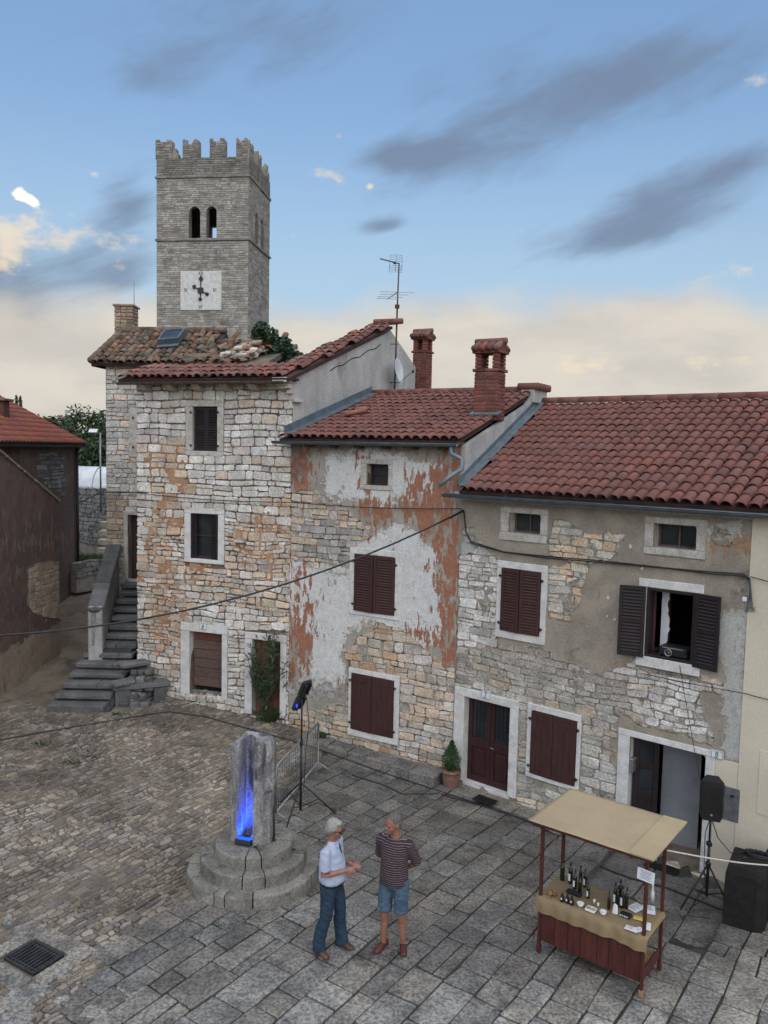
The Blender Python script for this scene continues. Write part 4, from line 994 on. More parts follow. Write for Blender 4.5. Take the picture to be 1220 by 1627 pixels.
# chimneys
def chimney(house, c, sx, sy, z0, z1, X, Y, rnd, name='chimney', hood=True, course=.075):
    """brick stack with open hood: bricks are laid one by one"""
    mb = MB(); c = Vector((c[0], c[1], 0)); mb.box(c + UP * (z0 + z1) / 2, (sx - .02, sy - .02, z1 - z0), X, Y, UP)
    ch = mb.build(name, 'brick_mortar', house); n = int((z1 - z0) / course)
    def ring(z, w, d, h, tint):
        for ax, ay, lw, ld in ((X, Y, w, d), (Y, X, d, w)):
            for sg in (-1, 1):
                k = max(2, int(round(lw / .24))); o = (rnd.random() - .5) * .1
                for i in range(k):
                    a0 = -lw / 2 + lw * i / k + (o if i else 0); a1 = -lw / 2 + lw * (i + 1) / k + (o if i < k - 1 else 0)
                    mb = MB(); mb.cbox(c + ax * (a0 + a1) / 2 + ay * sg * (ld / 2 - .03) + UP * (z + h / 2), (a1 - a0 - .012, .075, h - .012), .006, ax, ay, UP, tint=tuple([rnd.uniform(.75, 1.25)] * 3)); mb.build('brick', 'brick', ch)
    for i in range(n): ring(z0 + i * course, sx, sy, course, 1)
    if hood:
        z = z1; ring(z, sx + .07, sy + .07, .07, 1); z += .07
        for px_ in (-1, 1):
            for py_ in (-1, 1):
                for k in range(4):
                    mb = MB(); mb.cbox(c + X * px_ * (sx / 2 - .065) + Y * py_ * (sy / 2 - .065) + UP * (z + .04 + k * .078), (.13, .13, .068), .005, X, Y, UP, tint=tuple([rnd.uniform(.75, 1.2)] * 3)); mb.build('brick', 'brick', ch)
        z += 4 * .078; mb = MB(); mb.cbox(c + UP * (z + .03), (sx + .1, sy + .1, .06), .008, X, Y, UP); mb.build('hood_slab', 'brick', ch); z += .06
        for sg in (-1, 1):
            for k in range(4):
                x = -(sx + .12) / 2 + (k + .5) * (sx + .12) / 4; p = c + X * x + UP * (z + .17); q = c + X * x + Y * sg * (sy / 2 + .1) + UP * (z + .03)
                mb = MB(); mb.tube([q, p], [.078, .065], 8, tint=RED1[k]); mb.build('hood_tile', 'tile_red', ch)
        mb = MB(); mb.tube([c - X * (sx / 2 + .09) + UP * (z + .20), c + X * (sx / 2 + .09) + UP * (z + .20)], .07, 8, tint=(1.05, 1.1, 1.1)); mb.build('hood_tile', 'tile_red', ch)
        mb = MB(); mb.prism([c - X * (sx / 2 + .03) - Y * (sy / 2) + UP * z, c - X * (sx / 2 + .03) + Y * (sy / 2) + UP * z, c - X * (sx / 2 + .03) + UP * (z + .15)], X * (sx + .06)); mb.build('hood_gable', 'brick', ch)
    return ch
cc = par(1.55, 0) - PN * .27
# where the photograph has the main stack
pxc = at(777, 648, 17.0); cc = Vector((pxc.x, pxc.y, 0)); s_ = (cc - Vector((*C_, 0))).dot(g30); zroof = R2.w(0, 0).z + (s_ + OV2) * math.tan(pit2)
ch = chimney(h2, cc, .52, .42, zroof - .1, at(777, 592, 17.0).z, F2.e, F2.i, r4)
mb = MB(); mb.cbox(cc - F2.i * .2 + UP * (zroof + .04), (.66, .22, .05), .006, F2.e, (F2.i * math.cos(pit2) + UP * math.sin(pit2)), R2.n); mb.build('flashing', 'zinc', ch)
pc = at(670, 620, 23.4); chimney(h1, pc, .42, .42, 7.6, at(671, 558, 23.4).z - .07, g28.cross(UP) * 1.0, g28, r4)
# ------------------------------------------------------------------ grey house (number 7 and 8)
r5 = random.Random(61)
h3 = thing('grey_house', 'wide house of crumbling grey plaster with doors 7 and 8 under a long red roof', 'house', (C_[0], C_[1], -.2))
W3 = {'at1': F3.rect(811, 814, 860, 850), 'at2': F3.rect(1041, 831, 1107, 875), 'w1': F3.rect(801, 901, 859, 1011), 'w2': F3.rect(1031, 932, 1103, 1055), 'd7': F3.rect(740, 1105, 808, 1266), 'sh': F3.rect(848, 1127, 915, 1248), 'd8': F3.rect(1003, 1168, 1113, 1386)}
W3f = {'at1': F3.rect(798, 804, 871, 864), 'at2': F3.rect(1027, 819, 1122, 889), 'w1': F3.rect(793, 889, 868, 1025), 'w2': F3.rect(1018, 917, 1113, 1074), 'd7': F3.rect(725, 1088, 821, 1268), 'sh': F3.rect(841, 1115, 921, 1257), 'd8': F3.rect(985, 1154, 1128, 1388)}
EAVE3 = 5.68; LX = 8.2
hs = list(W3.values())
mb = MB(); wall_sheet(mb, F3, 0, F3.L, -.5, EAVE3, hs, .3, rev_mi=1)
in3 = F3.i; p_, q_ = F3.w(0, 0, -7), F3.w(LX, 0, -7)
mb.add([p_ - UP * .5, p_ + UP * 5.6, q_ + UP * 5.6, q_ - UP * .5], [(0, 1, 2, 3)])
wall3 = mb.build('wall', ['mortar_grey', 'trim_stone'], h3)
EX3 = [F3.poly(p) for p in ([(728, 885), (765, 868), (795, 882), (795, 1020), (868, 1030), (905, 1050), (955, 1072), (992, 1062), (1012, 1046), (1065, 1052), (1120, 1070), (1150, 1080), (1146, 1100), (1110, 1098), (1125, 1140), (1140, 1175), (1100, 1172), (1060, 1160), (985, 1135), (975, 1180), (990, 1400), (725, 1400)],
       [(878, 828), (905, 830), (930, 845), (990, 850), (986, 878), (962, 893), (905, 892), (874, 880)], [(870, 895), (905, 893), (935, 902), (925, 950), (908, 985), (872, 985)], [(735, 840), (755, 838), (758, 858), (738, 862)], [(1145, 840), (1170, 845), (1165, 870), (1140, 862)])]
WH3 = [F3.poly(p) for p in ([(1140, 985), (1200, 960), (1200, 1215), (1155, 1205), (1150, 1080)], [(735, 860), (770, 860), (770, 875), (735, 885)], [(1080, 835), (1180, 830), (1180, 860), (1100, 870)])]
PK3 = [F3.poly(p) for p in ([(1125, 845), (1190, 850), (1190, 885), (1130, 875)], [(960, 1060), (1010, 1050), (1000, 1085), (970, 1100)])]
GR3 = [F3.poly(p) for p in ([(735, 780), (1200, 800), (1200, 822), (735, 800)], [(1165, 900), (1205, 890), (1205, 960), (1150, 960)], [(895, 1020), (930, 1025), (925, 1060), (900, 1055)], [(1170, 1010), (1200, 1010), (1195, 1200), (1180, 1190)])]
def f3(U, V):
    P = np.stack([U, V], -1); return -union_sd(P, EX3) + ngrid(U, V, 3.0, 13) * .10 + ngrid(U, V, 10, 15, 2) * .03
def p3(u, v):
    P = np.stack([u, v], -1); return np.stack([.05 + .9 * sig(union_sd(P, WH3), .08), .02 + .75 * sig(union_sd(P, PK3), .06), .75 * sig(union_sd(P, GR3) - .03, .08)], -1)
plaster(F3, 0.0, F3.L, -.5, EAVE3, f3, .05, .05, 'plaster_grey', 'plaster', wall3, hs, p3, .014)
lay = stone_layout(0, F3.L, -.5, EAVE3, list(W3f.values()), (.09, .20), (.16, .46), r5, wob=.045, split=.25)
t3 = region_tint(F3, [([(725, 860), (795, 860), (795, 1030), (725, 1030)], WHITE, .1), ([(1000, 1050), (1160, 1060), (1160, 1180), (1000, 1150)], WHITE, .12), ([(725, 1230), (985, 1300), (985, 1400), (725, 1400)], PEACH, .1), ([(925, 1200), (985, 1200), (985, 1290), (925, 1270)], WHITE, .1),
                      ([(870, 820), (1000, 820), (1000, 990), (870, 990)], [(2, (1.0, .9, .76)), (2, (1.1, .85, .62)), (1, (.9, .88, .82))], .1)],
                 [(3, (.80, .77, .70)), (2, (.72, .69, .63)), (2, (.88, .85, .78)), (.6, (.85, .72, .57))], r5)
emit_stones(lay, lambda u, v, w: F3.w(u, v, w), wall3, 'limestone', 'stone', t3, d0=-.03, d1=.032, gap=.014, rnd=r5, keep=kp(EX3, .14))
def fs3(U, V):
    P = np.stack([U, V], -1); return np.minimum(ngrid(U, V, 2.0, 91) * .5 + ngrid(U, V, 7, 92, 2) * .4 + .06, union_sd(P, EX3) + .1)
plaster(F3, 0, F3.L, -.5, EAVE3, fs3, .05, .024, 'mortar_grey', 'mortar_smear', wall3, list(W3f.values()), None, .016, seed=29)['kind'] = 'stuff'
casement(F3, h3, W3['at1'], W3f['at1'], 'trim_stone', 'wood_weathered', bars=(1, 0), d=-.2, d1=.065)
casement(F3, h3, W3['at2'], W3f['at2'], 'trim_stone', 'wood_weathered', bars=(1, 0), d=-.2, d1=.065)
shuttered(F3, h3, W3['w1'], W3f['w1'], 'louvre', 'paint_brown', 'trim_white', proud=.06, ajar=.12, d1=.07)
shuttered(F3, h3, W3['sh'], W3f['sh'], 'plank', 'paint_brown', 'trim_white', proud=.06, ajar=.03, d1=.07)
# door 7
d7 = pane_back(F3, W3['d7'], -.26).build('door', 'dark_inside', h3)
frame_boxes(F3, W3['d7'], W3f['d7'], d0=-.2, d1=.07, sill=False).build('surround', 'trim_white', d7)
a, c, b, d = W3['d7']; H = d - c; mid = (a + b) / 2
for u0, u1 in ((a + .01, mid - .004), (mid + .004, b - .01)):
    mb = MB(); W = u1 - u0; s = .085; zz = c + H * .50
    F3.box(mb, u0, u0 + s, c + .03, d - .01, -.16, -.11, .006); F3.box(mb, u1 - s, u1, c + .03, d - .01, -.16, -.11, .006)
    for z0, z1 in ((c + .03, c + .15), (c + H * .42, c + H * .52), (d - .09, d - .01)): F3.box(mb, u0 + s, u1 - s, z0, z1, -.159, -.111, .006)
    F3.box(mb, u0 + s, u1 - s, c + .15, c + H * .42, -.155, -.135, .004); F3.box(mb, u0 + s + .04, u1 - s - .04, c + .19, c + H * .42 - .05, -.136, -.118, .014)
    lf = mb.build('door_leaf', 'paint_maroon', d7)
    mb = MB(); F3.box(mb, u0 + s, u1 - s, c + H * .52, d - .09, -.158, -.15); mb.build('pane', 'glass', d7)
    mb = MB()
    for k in range(3): uu = lerp(u0 + s, u1 - s, (k + 1) / 4); F3.box(mb, uu - .006, uu + .006, c + H * .52, d - .09, -.128, -.116)
    for z in (.58, .66, .76, .84): F3.box(mb, u0 + s, u1 - s, c + H * z - .005, c + H * z + .005, -.13, -.118)
    mb.build('grille', 'metal_black', d7)
mb = MB(); mb.tube([F3.w(mid + .04, c + H * .47, -.11), F3.w(mid + .04, c + H * .47, -.05), F3.w(mid + .12, c + H * .465, -.05)], .008, 6); mb.build('handle', 'metal_grey', d7)
mb = MB(); F3.box(mb, a - .02, b + .02, c - .05, c + .03, -.2, .03, .01); mb.build('threshold', 'trim_white', d7)
plate(F3, h3, 765, 1096, 779, 1112, '7', .07)
# window with open shutters
w2 = frame_boxes(F3, W3['w2'], W3f['w2'], d0=-.13, d1=.07).build('window', 'trim_white', h3)
a, c, b, d = W3['w2']
mb = MB()
for u0, u1, v0, v1 in ((a, a + .05, c, d), (b - .05, b, c, d), (a + .05, b - .05, d - .05, d), (a + .05, b - .05, c, c + .045)): F3.box(mb, u0 + .001, u1 - .001, v0 + .001, v1 - .001, -.10, .075, .005)
mb.build('casing', 'paint_black_brown', w2)
W = (b - a) / 2 + .02
for sgn, u in ((-1, a - .01), (1, b + .01)):
    an = .30 if sgn < 0 else .22; X = (F3.e * sgn * math.cos(an) + F3.n * math.sin(an)).normalized(); N = (X.cross(UP) if sgn > 0 else UP.cross(X))
    mb = MB(); leaf(mb, F3.w(u, c - .02, .085), X, N, W, d - c + .03, 'louvre', .035); mb.build('shutter', 'paint_black_brown', w2)
mb = MB(); X = (F3.e * .25 - F3.n * .97).normalized(); leafN = X.cross(UP)
for x0, x1, z0, z1 in ((0, .05, 0, 1), (.42, .47, 0, 1), (.05, .42, 0, .05), (.05, .42, .95, 1)): mb.cbox(F3.w(a + .06, c + .05, -.1) + X * (x0 + x1) / 2 + UP * ((z0 + z1) / 2 * (d - c - .1)), (x1 - x0, .035, (z1 - z0) * (d - c - .1)), .005, X, leafN, UP)
mb.build('casement_leaf', 'paint_brown', w2)
mb = MB(); n = 16
for i in range(n):
    z0, z1 = lerp(c + .06, d - .06, i / n), lerp(c + .06, d - .06, (i + 1) / n); g = lambda z: .26 + .012 * math.sin(z * 37) + .02 * math.sin(z * 9)
    mb.add([F3.w(a + .14, z0, -.24), F3.w(a + .14 + g(z0) - .12, z0, -.2), F3.w(a + .14 + g(z1) - .12, z1, -.2), F3.w(a + .14, z1, -.24)], [(0, 1, 2, 3)], tint=(.8, .8, .8), sm=True)
mb.build('curtain', 'white_paper', w2)
# room behind the open window and hall behind door 8
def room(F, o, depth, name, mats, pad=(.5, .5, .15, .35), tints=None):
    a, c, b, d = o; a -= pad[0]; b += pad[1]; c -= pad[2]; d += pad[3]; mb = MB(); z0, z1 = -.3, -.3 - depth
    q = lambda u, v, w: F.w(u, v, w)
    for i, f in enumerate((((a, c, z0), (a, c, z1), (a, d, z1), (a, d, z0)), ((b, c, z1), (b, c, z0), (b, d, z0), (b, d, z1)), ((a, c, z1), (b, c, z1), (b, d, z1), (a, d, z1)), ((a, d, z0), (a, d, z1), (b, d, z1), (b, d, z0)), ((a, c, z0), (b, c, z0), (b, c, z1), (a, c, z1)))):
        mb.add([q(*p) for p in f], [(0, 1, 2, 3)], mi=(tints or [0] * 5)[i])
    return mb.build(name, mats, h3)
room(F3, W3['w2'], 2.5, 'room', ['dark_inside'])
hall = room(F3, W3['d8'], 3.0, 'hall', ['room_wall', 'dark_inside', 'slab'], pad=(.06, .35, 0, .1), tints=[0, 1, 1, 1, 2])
a, c, b, d = W3['d8']
d8 = frame_boxes(F3, W3['d8'], W3f['d8'], d0=-.24, d1=.07, sill=False).build('door', 'trim_white', h3)
mb = MB(); X = (F3.e * .80 - F3.n * .60).normalized(); N = X.cross(UP); Wd = .42; Hd = d - c
def lb(x0, x1, z0, z1, t0, t1, ch=.006): mb.cbox(F3.w(a + .02, c, -.1) + X * (x0 + x1) / 2 + UP * (z0 + z1) / 2 + N * (t0 + t1) / 2, (x1 - x0, t1 - t0, z1 - z0), ch, X, N, UP)
lb(0, .09, .02, Hd - .01, 0, .045); lb(Wd - .09, Wd, .02, Hd - .01, 0, .045)
for z0, z1 in ((.02, .2), (Hd * .42, Hd * .5), (Hd * .70, Hd * .76), (Hd - .12, Hd - .01)): lb(.09, Wd - .09, z0, z1, .002, .043)
lb(.09, Wd - .09, .2, Hd * .42, .012, .03)
mb.build('door_leaf', 'paint_black_brown', d8)
mb = MB(); lb(.09, Wd - .09, Hd * .5, Hd - .12, .018, .026, .002); mb.build('pane', 'glass', d8)
mb = MB()
mb.box(F3.w(a + .66, (c + d) / 2, -.62), (.62, .05, d - c + .1), F3.e * .98 - F3.n * .2, F3.n * .98 + F3.e * .2, UP); mb.build('partition', 'room_wall', hall)
for i in range(9):
    for j in range(7):
        mb = MB(); u0 = a + .02 + i * .15; w0 = -.28 - j * .15; F3.box(mb, u0, u0 + .142, c, c + .012, w0, w0 - .142, .002, tint=(.42, .38, .34) if (i * 2 + j) % 5 in (0, 2) else (1.1, 1.0, .88)); mb.build('floor_tile', 'slab', hall)
mb = MB(); F3.box(mb, a - .1, b + .12, c - .3, c - .005, -.26, .10, .012, tint=(1.1, 1, .85)); mb.build('threshold', 'trim_stone', d8)
mb = MB(); u, v = F3.px(1001, 1215); F3.box(mb, a - .005, a + .07, v - .12, v + .12, -.09, .05, .01); F3.box(mb, a + .0, a + .085, v + .09, v + .125, -.1, .06, .01); mb.build('mailbox', 'metal_grey', h3)
plate(F3, h3, 1130, 1190, 1149, 1208, '8', .062)
# cream rendered patch right of door 8
rr = F3.rect(1128, 1200, 1186, 1420); mb = MB(); F3.box(mb, W3f['d8'][2] + .002, F3.L - .002, -.5, F3.px(1150, 1205)[1], .03, .058, .006); mb.build('render_patch', 'cream_wall', h3)
# pits and missing bits in the grey plaster
for k in range(26):
    u, v = r5.uniform(.9, 5.2), r5.uniform(3.0, 5.3)
    if any(inrect(h, u, v, .12) for h in W3f.values()) or float(union_sd(np.array([u, v]), EX3)) > -.08: continue
    mb = MB(); R_ = r5.uniform(.012, .035); pts = [F3.w(u + R_ * r5.uniform(.6, 1.2) * math.cos(q), v + R_ * r5.uniform(.6, 1.4) * math.sin(q), .056) for q in np.linspace(0, 2 * math.pi, 8)[:-1]]
    mb.prism(pts, F3.n * .008, tint=(1.3, 1.25, 1.2)); mb.build('plaster_chip', 'trim_stone', wall3)
# roof
pit3 = math.atan2(1.87, 4.3); OV3 = .3
R3 = Roof(F3.w(-.05, EAVE3 + .06, OV3), F3.e, F3.i * math.cos(pit3) + UP * math.sin(pit3)); SL3 = 4.3 / math.cos(pit3)
kx3 = g30.dot(F3.e) / g30.dot(F3.i)
def left3(y): return .05 + .1 + kx3 * max(-.3, y * math.cos(pit3) - OV3)
mb = MB(); mb.prism([R3.w(left3(0), 0, -.02), R3.w(LX, 0, -.02), R3.w(LX, SL3, -.02), R3.w(left3(SL3), SL3, -.02)], R3.n * -.08)
dn = (F3.i * math.cos(pit3) - UP * math.sin(pit3)); mb.prism([R3.w(-.6, SL3, -.02), R3.w(LX, SL3, -.02), R3.w(LX, SL3, -.02) + dn * 3.2, R3.w(-.6, SL3, -.02) + dn * 3.2], UP * -.08)
roof3 = mb.build('roof', 'tile_deck', h3); r6 = random.Random(71)
lay_tiles(R3, roof3, -1.2 + .02, LX, 15, .322, .2, 'tile_red', RED, lambda x, y: x > left3(y) + .07 and y < SL3 - .06, r6, jit=.006, rot=.016)
n = 17
for k in range(n):
    mb = MB(); x0 = lerp(left3(SL3), LX, k / n); p = R3.w(x0, SL3, .08); mb.tube([p, p + R3.a * ((LX - left3(SL3)) / n + .05) + UP * .014], [.10, .09], 10, tint=RED[(k * 5) % 6]); mb.build('ridge_tile', 'tile_red', roof3)
mb = MB()
for k in range(42): x0 = lerp(left3(SL3), LX, k / 42); mb.cbox(R3.w(x0 + .1, SL3 - .13, .04), (.15, .07, .07), .012, R3.a, R3.b, R3.n, jit=.008, tint=(1.1, 1.05, 1))
mb.build('ridge_mortar', 'mortar_grey', roof3)
mb = MB(); P = [(left3(y), y) for y in np.linspace(.02, SL3, 8)]
for (x0, y0), (x1, y1) in zip(P, P[1:]):
    mb.prism([R3.w(x0 - .02, y0, .10), R3.w(x0 + .16, y0, .08), R3.w(x1 + .16, y1, .08), R3.w(x1 - .02, y1, .10)], R3.n * .02)
    mb.prism([R3.w(x0 - .02, y0, .06), R3.w(x0 + .02, y0, .24), R3.w(x1 + .02, y1, .24), R3.w(x1 - .02, y1, .06)], R3.a * .015)
mb.build('flashing', 'zinc', roof3)
mb = MB(); gutter(mb, R3.w(-.12, -.03, -.07) + F3.n * .06, R3.w(LX, -.03, -.07) + F3.n * .06, .065)
for k in range(8): p = R3.w(.3 + k, -.03, -.07) + F3.n * .06; mb.tube([p - F3.n * .075 + UP * .012, p + F3.n * .075 + UP * .012], .006, 5)
mb.build('gutter', 'zinc_dark', h3)
mb = MB(); F3.box(mb, 0, LX, EAVE3 - .004, EAVE3 + .03, -.1, .24); mb.build('eave_board', 'cement', h3)
for k, (z, t) in enumerate(((EAVE3 - .07, .10), (EAVE3 - .13, .075))):
    mb = MB(); F3.box(mb, 0.02, F3.L - .01, z, z + .058, -.02, t, .01); mb.build('cornice', 'plaster_cornice' if False else 'cement', h3)
# ------------------------------------------------------------------ cream house at the end of the row
h4 = thing('cream_house', 'smooth cream painted house front at the end of the row', 'house', tuple(F3.w(F3.L, 0)))
mb = MB(); F3.box(mb, F3.L + .002, LX, -.5, EAVE3 - .01, -.3, .065); mb.build('wall', 'cream_wall', h4)
r_ = F3.rect(1140, 1245, 1173, 1308, .06); mb = MB(); F3.box(mb, r_[0], r_[2], r_[1], r_[3], .05, .075, .004, tint=(.75, .8, .85)); cab = mb.build('meter_cabinet', 'metal_grey', h3)
mb = MB(); F3.box(mb, lerp(r_[0], r_[2], .6), lerp(r_[0], r_[2], .75), lerp(r_[1], r_[3], .72), lerp(r_[1], r_[3], .8), .075, .085, .003); mb.build('lock', 'metal_black', cab)
mb = MB(); F3.box(mb, F3.L + .3, F3.L + .75, 1.05, 2.05, .064, .074, .003, tint=(1.03, 1.03, 1.03)); mb.build('wall_panel', 'cream_wall', h4)
# ------------------------------------------------------------------ recessed stone house behind the stairs
r7 = random.Random(81)
F5 = Fac((-7.68, 22.05), (-4.3, 21.75))
h5 = thing('recessed_house', 'recessed stone house with mossy old roof tiles and a brick chimney, behind the outside stairs', 'house', (-7.68, 22.05, 1.0))
EAVE5 = F5.px(190, 580)[1]
W5 = [F5.rect(204, 818, 226, 922)]; W5f = [F5.rect(197, 812, 232, 922)]
mb = MB(); wall_sheet(mb, F5, 0, F5.L, -.2, EAVE5, W5, .3)
for p, q in ((F5.w(0, 0), F5.w(0, 0, -4)), (F5.w(0, 0, -4), F5.w(F5.L, 0, -4)), (F5.w(F5.L, 0, -4), F5.w(F5.L, 0))): mb.add([p - UP * .2, q - UP * .2, q + UP * EAVE5, p + UP * EAVE5], [(0, 1, 2, 3)])
wall5 = mb.build('wall', 'mortar_grey', h5)
lay = stone_layout(0, 1.7, .6, EAVE5, W5f, (.10, .21), (.16, .40), r7, wob=.03, split=.2)
t5 = region_tint(F5, [([(150, 780), (200, 780), (200, 870), (150, 870)], [(2, (.75, .62, .5)), (1, (.6, .52, .45))], .1)], [(3, (.98, .96, .92)), (2, (.86, .84, .8)), (1, (1.05, .9, .75))], r7)
emit_stones(lay, lambda u, v, w: F5.w(u, v, w), wall5, 'limestone', 'stone', t5, d0=-.03, d1=.03, gap=.016, rnd=r7, nmax=200)
mb = MB(); a, c, b, d = F5.rect(206, 648, 213, 726); F5.box(mb, a, b + .2, c, d, -.05, .06, .008); st = mb.build('window', 'trim_stone', h5)
for v in (lerp(c, d, .2), lerp(c, d, .8)): mb = MB(); F5.box(mb, b - .02, b + .02, v - .03, v + .03, .06, .09, .004); mb.build('hinge', 'metal_black', st)
dr = pane_back(F5, W5[0], -.22).build('door', 'wood_dark', h5); frame_boxes(F5, W5[0], W5f[0], d0=-.2, d1=.06, sill=False).build('surround', 'trim_stone', dr)
mb = MB(); u, v = F5.px(181, 604); mb.lathe(F5.w(u, v, .03), [(.07, 0), (.07, .02), (.03, .022), (.03, .03)], 12, F5.e, UP, F5.n); mb.build('vent_ring', 'trim_stone', h5)
# roof: hipped corner over the left end
O5 = F5.w(-.28, EAVE5 + .03, .28); pit5 = math.radians(31); R5 = Roof(O5, F5.e, F5.i * math.cos(pit5) + UP * math.sin(pit5))
apx = R5.px(198, 527)
mb = MB(); hipx = apx[0]; top5 = apx[1]
mb.prism([R5.w(0, 0, -.02), R5.w(3.2, 0, -.02), R5.w(3.2, top5, -.02), R5.w(hipx, top5, -.02)], R5.n * -.08)
ap = R5.w(hipx, top5, -.02); mb.prism([R5.w(0, 0, -.02), ap, ap + F5.i * 2.5, R5.w(0, 0, -.02) + F5.i * 5], UP * -.08)
mb.prism([ap, R5.w(3.2, top5, -.02), R5.w(3.2, top5, -.02) + F5.i * 2 - UP * 1, ap + F5.i * 2 - UP * 1], UP * -.08)
roof5 = mb.build('roof', 'tile_deck', h5)
lay_tiles(R5, roof5, .0, 3.0, 9, .27, .19, 'tile_old', OLD, lambda x, y: x > hipx * y / top5 - .02 and y < top5 - .05, r7, jit=.02, rot=.05)
n = 7
for k in range(n):
    mb = MB(); p = R5.w(0, 0, .06).lerp(R5.w(hipx, top5, .08), k / n); q = R5.w(0, 0, .06).lerp(R5.w(hipx, top5, .08), (k + 1.1) / n); mb.tube([p, q], [.10, .085], 8, tint=OLD[k % 5]); mb.build('ridge_tile', 'tile_old', roof5)
for k in range(11):
    mb = MB(); p = R5.w(hipx + k * .27, top5, .05 + .02 * nz(k, 1)); mb.tube([p, p + R5.a * .33 + UP * .015], [.10, .085], 8, tint=OLD[k % 5]); mb.build('ridge_tile', 'tile_old', roof5)
mb = MB(); F5.box(mb, -.2, F5.L, EAVE5 - .01, EAVE5 + .05, -.1, .22, .01); mb.build('eave_board', 'trim_stone', h5)
# old chimney: stone and brick mixed
cy = 24.0; pA = at(201, 528, cy); cz0, cz1 = pA.z - .5, at(201, 489, cy).z; wch = 30 / FPX * cy * .92
mb = MB(); mb.box((pA.x, cy, (cz0 + cz1) / 2), (wch - .03, wch - .03, cz1 - cz0)); chm = mb.build('chimney', 'brick_mortar', h5); z = cz0
while z < cz1 - .02:
    hh = min(r7.uniform(.08, .13), cz1 - z)
    for sx, sy, ax in ((0, -1, 0), (1, 0, 1), (-1, 0, 1)):
        k = 3
        for i in range(k):
            o_ = (i + .5) / k - .5; mb = MB(); c_ = Vector((pA.x, cy, z + hh / 2)) + (Vector((o_ * wch, sy * (wch / 2 - .02), 0)) if ax == 0 else Vector((sx * (wch / 2 - .02), o_ * wch, 0)))
            mb.cbox(c_, (wch / k - .012, .07, hh - .014) if ax == 0 else (.07, wch / k - .012, hh - .014), .012, jit=.006, tint=tintmix(r7, [(2, (.62, .42, .30)), (2, (.5, .40, .32)), (1, (.75, .62, .5))])); mb.build('brick', 'limestone', chm)
    z += hh
mb = MB(); mb.cbox((pA.x, cy, cz1 + .03), (wch + .1, wch + .1, .06), .01, tint=(.6, .45, .35)); mb.build('cap', 'limestone', chm)
mb = MB(); p = at(213, 492, 23.9); mb.tube([p - UP * .5, p + UP * (at(213, 447, 23.9).z - p.z)], .012, 6)
tag(mb.build('lightning_rod', 'metal_grey'), 'thin metal rod standing beside the old chimney', 'rod')
# skylight
sk = thing('skylight', 'tilted dark framed skylight on the old tiled roof below the clock tower', 'skylight', tuple(at(272, 536, 22.8)))
P_ = [at(*q) for q in ((250, 544, 22.3), (284, 541, 22.3), (296, 525, 22.95), (262, 527, 22.95))]; cn = sum(P_, Vector()) / 4; nn = (P_[1] - P_[0]).cross(P_[3] - P_[0]).normalized()
mb = MB(); mb.prism([cn + (p - cn) * .82 + nn * .05 for p in P_], nn * .012); mb.build('pane', 'glass', sk)
mb = MB()
for i in range(4):
    p, q = P_[i], P_[(i + 1) % 4]; pi, qi = cn + (p - cn) * .8, cn + (q - cn) * .8; mb.prism([p - nn * .1, q - nn * .1, qi - nn * .1, pi - nn * .1], nn * .18)
mb.build('frame', 'zinc_dark', sk)
mb = MB(); mb.prism([P_[0] - nn * .08 - UP * .02, P_[1] - nn * .08 - UP * .02, P_[1] - nn * .1 + (P_[1] - P_[2]) * .2, P_[0] - nn * .1 + (P_[0] - P_[3]) * .2], nn * .03); mb.build('apron', 'zinc', sk)
# ------------------------------------------------------------------ clock tower
r8 = random.Random(91)
TK = Vector((-7.35, 42.6, 0)); TL_ = TK + 5.0 * Vector((-.9925, .122, 0)); TS = TK + 4.05 * Vector((.122, .9925, 0)); TB = TL_ + (TS - TK)
FT = Fac(TL_[:2], TK[:2]); FS = Fac(TK[:2], TS[:2]); FL = Fac(TB[:2], TL_[:2]); FB = Fac(TS[:2], TB[:2])
tw = thing('clock_tower', 'square crenellated grey stone bell tower with a white clock face', 'tower', (TK.x, TK.y, 2))
ZP = FT.px(340, 250)[1]; ZM = FT.px(393, 218)[1]; Z1 = FT.px(320, 281)[1]; Z2 = FT.px(320, 381)[1]
wz0, wz1 = FT.px(320, 379)[1] + .03, FT.px(320, 328)[1]
aw = [(FT.px(300, 350)[0], FT.px(318, 350)[0]), (FT.px(328, 350)[0], FT.px(344, 350)[0])]
sw = [(1.15, 1.75), (2.25, 2.85)]
